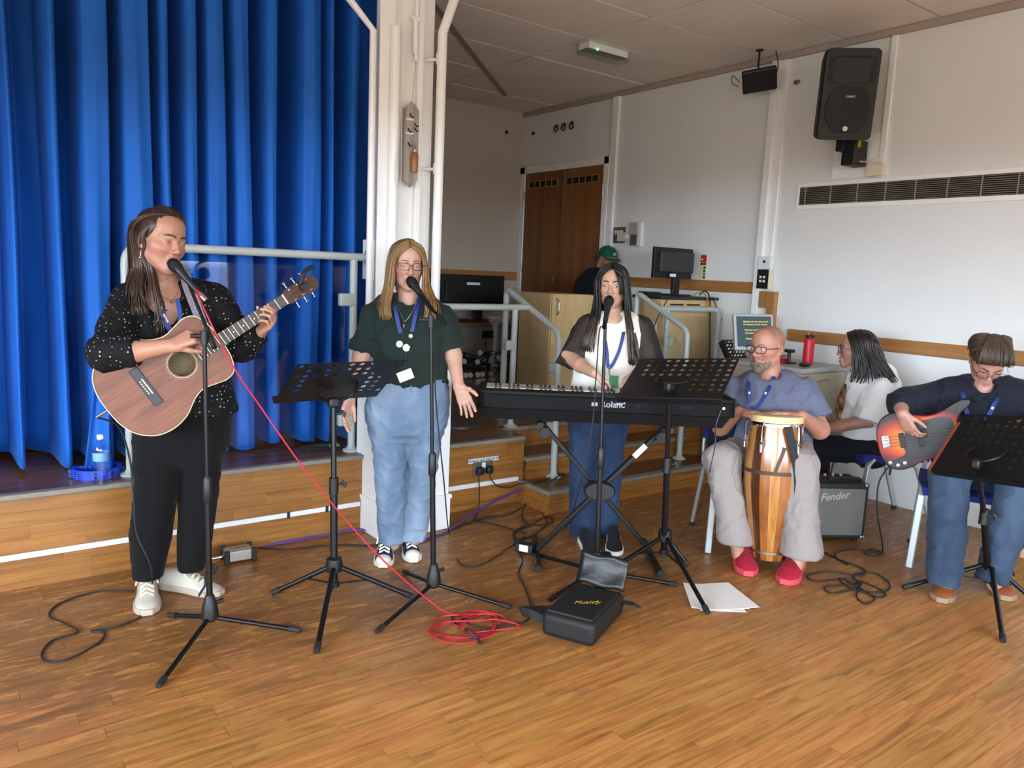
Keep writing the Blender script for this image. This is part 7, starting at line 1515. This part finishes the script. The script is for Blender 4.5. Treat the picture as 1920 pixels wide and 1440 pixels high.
finish(K, 'trousers', .0075, ST_, P4, wr=.006, wscale=22, seed=19, stretch=(1.8, 1.8, .35))
RSH = (cloth('red_knit', (164, 24, 48), .85, weave=300), mat('pink_sole', (200, 70, 84), .6), mat('dark_red_lace', (110, 16, 34), .8), None); shoe(P4, G(1382, 1030), G(1403, 1082), RSH, 1.2); shoe(P4, G(1500, 1052), G(1471, 1098), RSH, 1.2)
band(P4, 'lanyard', [J(1405, 705, .05), J(1404, 728, .118), J(1408, 760, .145), J(1420, 762, .148), J(1438, 735, .132), J(1452, 706, .06)], LANY, .020, up=S.n)
for a, b_ in (((1404, 728), (1406, 745)), ((1431, 744), (1440, 730))): pa, pb = Vector(J(*a, .142)), Vector(J(*b_, .142)); MB().box((0, 0, 0), (.012, .010, .001)).xf(frameM(pa.lerp(pb, .5), pb-pa, ez=Vector(S.n))).build('lanyard_mark', LWH, P4, True, smooth=False)
# ================================================================== woman sitting in profile
P5 = person('woman with long dark hair in a white t-shirt sitting side-on by the wall', (4.86, 2.48)); S = Stand(4.86, 2.48); J = S.J
SK5 = tone((214, 160, 140)); H5 = Head(S, J(1606, 655, .02), -84, 2, 0, 1.02); K = Skin(); H5.add(K, lid=.003, mouth=.003, fat=1.03); K.rc(H5.L(0, -.02, -.06), J(1634, 705, 0), .052, .056, .03); K.rc(J(1634, 705), J(1638, 800), .08, .09, .04)
K.chain([J(1650, 728, .12), J(1628, 788, .16), J(1572, 800, .20), J(1540, 806, .20)], [.05, .045, .036, .027], .02); hand(K, J(1540, 806, .20), A(J(1515, 812, .20))-A(J(1540, 806, .20)), (0, 0, -1), thumb=1, curl=(15, 20, 15)); K.chain([J(1622, 728, -.10), J(1580, 785, -.06), J(1532, 808, .05)], [.05, .043, .027], .02); hand(K, J(1532, 808, .05), A(J(1512, 812, .10))-A(J(1532, 808, .05)), (0, 0, -1), thumb=-1, curl=(15, 20, 15))
finish(K, 'body', .0045, SKINM, P5, lambda V: H5.color(V, SK5, (180, 96, 92), .5, mouth=.003), it=1); H5.features(P5, (50, 36, 26), (44, 32, 26), mouth=.003); H5.glasses(P5, (30, 22, 24), .026, .018, .0018, .6)
K = Skin(); rows(K, S, [(1616, 1660, 694, .06, 0), (1592, 1682, 712, .10, 0), (1578, 1692, 740, .13, 0), (1570, 1692, 785, .14, 0), (1580, 1684, 838, .145, 0)], .03, clip=[(J(1640, 836), (0, 0, -1))]); K.rc(J(1652, 728, .11), J(1626, 785, .165), .078, .092, .03, clip=[(J(1624, 790, .168), A(J(1624, 790, .168))-A(J(1652, 728, .11)))]); K.rc(J(1622, 728, -.10), J(1592, 775, -.08), .07, .08, .03)
def shirt_print(V):
    c = np.tile(tone((232, 234, 236), 1), (len(V), 1)); px = CX+F*((V-CAM) @ RC[:, 0])/((V-CAM) @ RC[:, 2]); d = (V-S.b) @ S.n; f = (V-A(J(1572, 750, .0))) @ S.side; z = V[:, 2]-J(1600, 752)[2]
    on = (f < .045) & (np.abs(z) < .12) & (np.abs(d) < .10); q = np.sin(V[:, 0]*60+V[:, 2]*45)+np.sin(V[:, 2]*80-V[:, 1]*50); pal = np.array([tone((66, 96, 122)), tone((222, 160, 62)), tone((210, 120, 130)), tone((236, 226, 190))]); k = np.clip(((q+2)/4*4).astype(int), 0, 3); c[on] = pal[k[on]]; return c
t = NT('white_tshirt_print'); at = t.n('ShaderNodeVertexColor'); at.layer_name = 'tone'; t.l(at.outputs[0], t.b.inputs['Base Color']); t.b.inputs['Roughness'].default_value = .85; t.bump(t.noise(t.obj(), 7, 3, .5, 1.5), .4, .02); finish(K, 'tshirt', .006, t.m, P5, shirt_print, wr=.008, wscale=20, seed=23)
K = Skin(); NV = cloth('navy_trousers', (20, 23, 36), .9); rows(K, S, [(1600, 1672, 830, .14), (1600, 1668, 850, .13)], .03); K.chain([J(1630, 842, .09), J(1530, 842, .14), J(1528, 930, .14), J(1526, 990, .14)], [.095, .080, .065, .055], .03); K.chain([J(1630, 842, -.08), J(1535, 838, -.08), J(1530, 930, -.08), J(1528, 975, -.08)], [.095, .080, .065, .055], .03); finish(K, 'trousers', .008, NV, P5, wr=.006, wscale=20, seed=25)
HDK = hair_mat('dark_hair', (20, 15, 13), (48, 38, 33), .34); K = Skin(); K.ell(H5.L(0, -.022, .040), [.084, .104, .090], H5.ax, .02, 1, [(H5.L(0, .078, .076), H5.D(0, .79, -.62))]); K.rc(H5.L(0, -.06, 0), J(1650, 705, -.02), .085, .07, .03); finish(K, 'hair_cap', .006, HDK, P5, wr=.003, wscale=50, seed=2, it=1)
g_ = [[H5.L(-.01, .06, .105), H5.L(-.065, .045, .07), H5.L(-.090, .02, 0), J(1600, 690, .12), J(1592, 720, .14)], [H5.L(-.01, .02, .125), H5.L(-.075, .0, .085), H5.L(-.095, -.02, 0), J(1622, 695, .13), J(1608, 724, .14)], [H5.L(-.01, -.04, .125), H5.L(-.07, -.06, .08), H5.L(-.085, -.075, 0), J(1650, 690, .13), J(1676, 724, .14)], [H5.L(0, -.08, .10), H5.L(-.05, -.11, .05), H5.L(-.05, -.125, -.02), J(1666, 690, .06), J(1688, 722, .07)], [H5.L(.02, -.08, .10), H5.L(.03, -.115, .05), H5.L(.03, -.125, -.02), J(1664, 690, -.05), J(1680, 708, -.05)]]
locks('hair', g_, 150, .0055, HDK, P5, 34, .008, .004)
# ================================================================== bass player
P6 = person('bass player with short brown hair looking down in a navy shirt and jeans', (4.46, 1.80)); S = Stand(4.46, 1.80); J = S.J
SK6 = tone((216, 160, 140)); H6 = Head(S, J(1854, 676, .04), 12, 42, -4, 1.04); K = Skin(); H6.add(K, lid=-.003, mouth=0); K.rc(H6.L(0, -.03, -.05), J(1842, 735, -.03), .056, .060, .03); K.rc(J(1790, 745), J(1900, 745), .05, .05, .03); K.rc(J(1842, 740), J(1845, 870), .08, .10, .04)
e6 = A(J(1688, 756, .16)); w6 = A(J(1692, 776, .30)); K.chain([J(1762, 738), e6, w6], [.05, .044, .030], .02); hand(K, w6, A(J(1708, 812, .315))-w6, A(J(1740, 790, .16))-w6, thumb=1, curls=[(30, 35, 20), (34, 38, 22), (38, 40, 22), (42, 42, 24)], tcurl=.3, tout=.5, sc=1.0)
e7 = A(J(1945, 800, .05)); w7 = A(J(1962, 810, .25)); K.chain([J(1915, 745), e7, w7], [.05, .044, .03], .02); hand(K, w7, A(J(1985, 790, .28))-w7, A(J(1962, 770, .35))-w7, thumb=1, curl=(40, 60, 40))
kA, kB_ = A(J(1780, 892, .36)), A(J(1912, 905, .34)); aA, aB = A(G(1772, 1078, .11)), A(G(1862, 1072, .11)); K.chain([J(1805, 865), kA, aA, A(G(1772, 1100, .05))], [.08, .055, .038, .036], .03); K.chain([J(1885, 868), kB_, aB, A(G(1864, 1096, .05))], [.08, .055, .038, .036], .03); K.rc(J(1805, 865), J(1885, 868), .08, .08, .03)
finish(K, 'body', .0042, SKINM, P6, lambda V: H6.color(V, SK6, (186, 104, 98), .4), it=1); H6.features(P6, (70, 52, 40), (66, 50, 40), gaze=(0, -.4)); H6.glasses(P6, (40, 36, 36), .027, .019, .0011, .7)
K = Skin(); NS = cloth('navy_shirt', (23, 26, 38), .85, wr=.5); rows(K, S, [(1792, 1892, 724, .06, -.02), (1752, 1930, 742, .095, 0), (1742, 1946, 772, .122, 0), (1748, 1942, 820, .13, .01), (1752, 1938, 878, .135, .01)], .03)
K.chain([J(1765, 740), A(J(1700, 752, .13)), e6, e6*.45+w6*.55], [.088, .078, .064, .046], .03, clip=[(e6*.5+w6*.5, w6-e6)]); K.chain([J(1918, 745), e7, w7], [.088, .075, .055], .03, clip=[(e7*.3+w7*.7, w7-e7)]); K.ell(J(1846, 726, .05), [.052, .06, .04], None, .012, -1); finish(K, 'shirt', .007, NS, P6, wr=.008, wscale=20, seed=27)
for q in (-1, 1): MB().tube(catmull([J(1842+q*30, 718, .0), J(1844+q*24, 734, .09), J(1846+q*8, 752, .128)], 4), 0, flat=(.040, .004), up=Vector(S.n)).build('collar', NS, P6, True)
K = Skin(); DN6 = cloth('blue_denim', (44, 59, 80), .85, wr=.5, fade=(66, 83, 106), fscale=5); rows(K, S, [(1762, 1928, 862, .13), (1764, 1926, 885, .13)], .03)
for hp, kn_, an, r in (((1800, 872, .05), kA, aA, (.10, .092, .084, .078)), ((1888, 876, .05), kB_, aB, (.10, .092, .082, .074))):
    bt = an+np.array([0, 0, -.045]); K.chain([J(*hp), kn_, kn_*.4+an*.6, bt], list(r), .03, clip=[(bt, (0, 0, -1))])
finish(K, 'jeans', .0075, DN6, P6, wr=.006, wscale=22, seed=29, stretch=(.7, .7, 1.5))
BRN = (mat('brown_leather_shoe', (138, 78, 46), .4), mat('tan_sole', (150, 126, 100), .6), mat('dark_lace', (50, 36, 28), .8), None); shoe(P6, G(1770, 1088), G(1765, 1132), BRN, 1.1); shoe(P6, G(1868, 1082), G(1886, 1128), BRN, 1.1)
HBR = hair_mat('short_brown_hair', (42, 31, 24), (92, 74, 60), .5); K = Skin(); K.ell(H6.L(0, -.018, .042), [.088, .106, .090], H6.ax, .02, 1, [(H6.L(0, .085, .060), H6.D(0, .79, -.62))]); finish(K, 'hair_cap', .005, HBR, P6, wr=.004, wscale=90, seed=31, it=1)
gs = [[H6.L(x*.3, -.06, .118), H6.L(x*.8, .02, .126), H6.L(x, .075, .095), H6.L(x*1.05, .092, .052)] for x in (-.075, -.04, 0, .04, .075)]; locks('fringe', gs, 120, .0042, HBR, P6, 41, .004, .002)
for q in (-1, 1): locks('side_hair', [[H6.L(q*.03, y, .112), H6.L(q*.078, y-.01, .085), H6.L(q*.090, y-.02, .035), H6.L(q*.086, y-.025, .005)] for y in (-.08, -.03, .03)], 50, .0042, HBR, P6, 43+q, .004, .002)
band(P6, 'lanyard', [J(1806, 722, .04), J(1806, 740, .11), J(1812, 770, .142), J(1822, 792, .148), J(1840, 800, .15), J(1856, 775, .145), J(1868, 750, .12), J(1876, 732, .06)], LANY, .021, up=S.n)
for a, b_ in (((1808, 752), (1811, 766)), ((1858, 772), (1864, 758))): pa, pb = Vector(J(*a, .146)), Vector(J(*b_, .146)); MB().box((0, 0, 0), (.013, .011, .001)).xf(frameM(pa.lerp(pb, .5), pb-pa, ez=Vector(S.n))).build('lanyard_mark', LWH, P6, True, smooth=False)
# ---- electric bass
o0, o1 = A(J(1662, 829, .255)), A(J(1800, 812, .235)); bx_ = Vector(o1-o0); bz = Vector(S.n)+Vector((0, 0, -.04)); BMx = frameM(o0, bx_, ez=bz); eb = thing('bass_guitar', 'sunburst electric bass with a black pickguard held by the bass player', 'bass guitar', M=BMx)
outl = [(-.045, .0), (-.040, .06), (-.015, .115), (.035, .148), (.09, .150), (.15, .128), (.21, .112), (.27, .120), (.33, .150), (.385, .172), (.42, .165), (.415, .135), (.37, .10), (.345, .06), (.34, .03), (.34, -.03), (.345, -.06), (.37, -.10), (.375, -.135), (.345, -.150), (.29, -.135), (.23, -.118), (.16, -.125), (.09, -.155), (.03, -.160), (-.015, -.135), (-.04, -.08)]
oc = [(p.x, p.y) for p in catmull([(x, y, 0) for x, y in outl], 3, closed=True)]
t = NT('sunburst'); v = t.obj(); sp3 = t.n('ShaderNodeSeparateXYZ'); t.l(v, sp3.inputs[0])
ln_ = t.n('ShaderNodeVectorMath', operation='LENGTH'); mp = t.mapping(v, scale=(3.6, 6.2, 0), loc=(-.62, 0, 0)); t.l(mp, ln_.inputs[0]); nz_ = t.noise(t.mapping(v, scale=(4, 40, 4)), 1, 4)
ad = t.n('ShaderNodeMath', operation='MULTIPLY_ADD'); t.l(nz_, ad.inputs[0]); ad.inputs[1].default_value = .12; t.l(ln_.outputs['Value'], ad.inputs[2])
t.l(t.ramp(ad.outputs[0], [(.40, lin((218, 140, 44))), (.62, lin((206, 92, 30))), (.80, lin((150, 34, 26))), (.98, lin((24, 14, 14)))]), t.b.inputs['Base Color']); t.b.inputs['Roughness'].default_value = .38; t.b.inputs['Coat Weight'].default_value = .15
MB().prism(oc, .042, None, -.042).build('body', t.m, eb, bev=.006, seg=3)
pg = catmull([(x, y, 0) for x, y in ((.075, -.02), (.08, -.075), (.03, -.10), (-.005, -.125), (.03, -.148), (.09, -.142), (.16, -.115), (.23, -.108), (.29, -.12), (.335, -.12), (.33, -.06), (.33, .06), (.30, .095), (.22, .095), (.13, .075), (.10, .04))], 3, closed=True)
MB().prism([(p.x, p.y) for p in pg], .0025, None, .0005).build('pickguard', mat('worn_black_guard', (44, 47, 52), .35, var=.5, vscale=12), eb, bev=.0006)
MB().box2((-.022, -.032, 0), (.018, .038, .012)).build('bridge', CHROME, eb, smooth=False, bev=.003)
for i in range(4): MB().cyl((-.015, -.022+.0165*i, .014), (.015, -.022+.0165*i, .014), .005).build('saddle', CHROME, eb)
for x, y0_, y1_ in ((.065, -.04, .04), (.155, -.045, .005), (.175, .0, .048)): MB().box2((x, y0_, 0), (x+.026, y1_, .011)).build('pickup', BLKP, eb, smooth=False, bev=.003)
for x, y in ((.0, -.112), (.035, -.130), (.07, -.122)): MB().lathe([(.001, 0), (.0105, 0), (.0095, .014), (.001, .015)], Matrix.Translation((x, y, .002)), 14).build('knob', CHROME, eb)
MB().box2((.315, -.029, -.01), (.98, .029, .012)).build('neck', wood('maple_neck', (178, 128, 74), (204, 156, 98), (3, 20, 20), .4), eb, smooth=False, bev=.006)
MB().box2((.30, -.028, .012), (.98, .028, .016)).build('fingerboard', ROSE, eb, smooth=False)
MB().prism([(.98, -.02), (1.0, -.04), (1.15, -.05), (1.2, -.02), (1.19, .03), (1.02, .03), (.98, .022)], .014, None, -.008).build('headstock', MATS['maple_neck'], eb)
for i in range(4): MB().tube([(.0, -.022+.0165*i, .020), (.98, -.018+.012*i, .020)], .0013, 5).build('string', MATS['string_steel'], eb)
MB().tube([(.0, -.135, -.02), (-.02, -.185, -.02)], [.007, .005], 8).build('jack_plug', CHROME, eb)
# ================================================================== man in the green cap behind the desk
P7 = person('man in a green cap and black hooded top behind the beech cupboard', (4.93, 5.62)); S = Stand(4.93, 5.62); J = S.J
SK7 = tone((196, 138, 118)); H7 = Head(S, J(1139, 487, .0), 32, 14, 0, 1.02); K = Skin(); H7.add(K, lid=-.002, mouth=0); K.rc(H7.L(0, -.02, -.06), J(1126, 525, -.02), .056, .06, .03); K.rc(J(1122, 525), J(1122, 600), .09, .12, .04); finish(K, 'body', .0055, SKINM, P7, lambda V: H7.color(V, SK7), it=1); H7.features(P7, (60, 44, 32), (60, 46, 36), gaze=(0, -.3))
K = Skin(); BK = cloth('black_hoodie', (16, 16, 19), .95); rows(K, S, [(1098, 1148, 517, .08, -.02), (1084, 1164, 530, .11, 0), (1078, 1168, 555, .13, 0), (1078, 1168, 640, .14, 0), (1080, 1166, 690, .15, 0)], .03); K.rc(J(1090, 535), J(1080, 590, .12), .07, .065, .03); K.rc(J(1160, 535), J(1172, 590, .12), .07, .065, .03); K.ell(J(1118, 518, -.06), [.10, .10, .06], None, .03); finish(K, 'hoodie', .009, BK, P7, wr=.006, wscale=22, seed=37)
GC = cloth('green_cap_cloth', (22, 88, 72), .85); K = Skin(); K.ell(H7.L(0, -.012, .050), [.086, .104, .080], H7.ax, .02, 1, [(H7.L(0, 0, .030), H7.D(0, .12, -1))]); cpo = finish(K, 'cap', .005, GC, P7, it=1)
R = []
for i in range(9):
    a = math.pi*(i/8); R.append([Vector(H7.L(.076*math.cos(a), .055+.028*math.sin(a), .036)), Vector(H7.L(.074*math.cos(a), .066+.088*math.sin(a), .020+.004*math.sin(a))), Vector(H7.L(.074*math.cos(a), .066+.088*math.sin(a), .016+.004*math.sin(a))), Vector(H7.L(.076*math.cos(a), .055+.028*math.sin(a), .031))])
MB().rings(R).build('peak', GC, cpo, True)
mk_ = MB(); mk_.tube(catmull([H7.L(x, .098-abs(x)*.4, z) for x, z in ((-.022, .070), (-.012, .084), (.004, .084), (.010, .074), (-.002, .066), (-.012, .060))], 4), .0035, 6); mk_.tube([H7.L(.006, .094, .062), H7.L(-.016, .094, .078)], .003, 6); mk_.build('cap_emblem', PVC, cpo, True)
MB().ball(H7.L(0, -.012, .131), .007, 8).build('cap_button', GC, cpo, True)
for q in (1, -1): locks('side_hair', [[H7.L(q*.072, y, .03), H7.L(q*.076, y-.01, .0), H7.L(q*.072, y-.02, -.03)] for y in (-.03, -.05, -.07)], 30, .004, HBR, P7, 51, .004, .002)
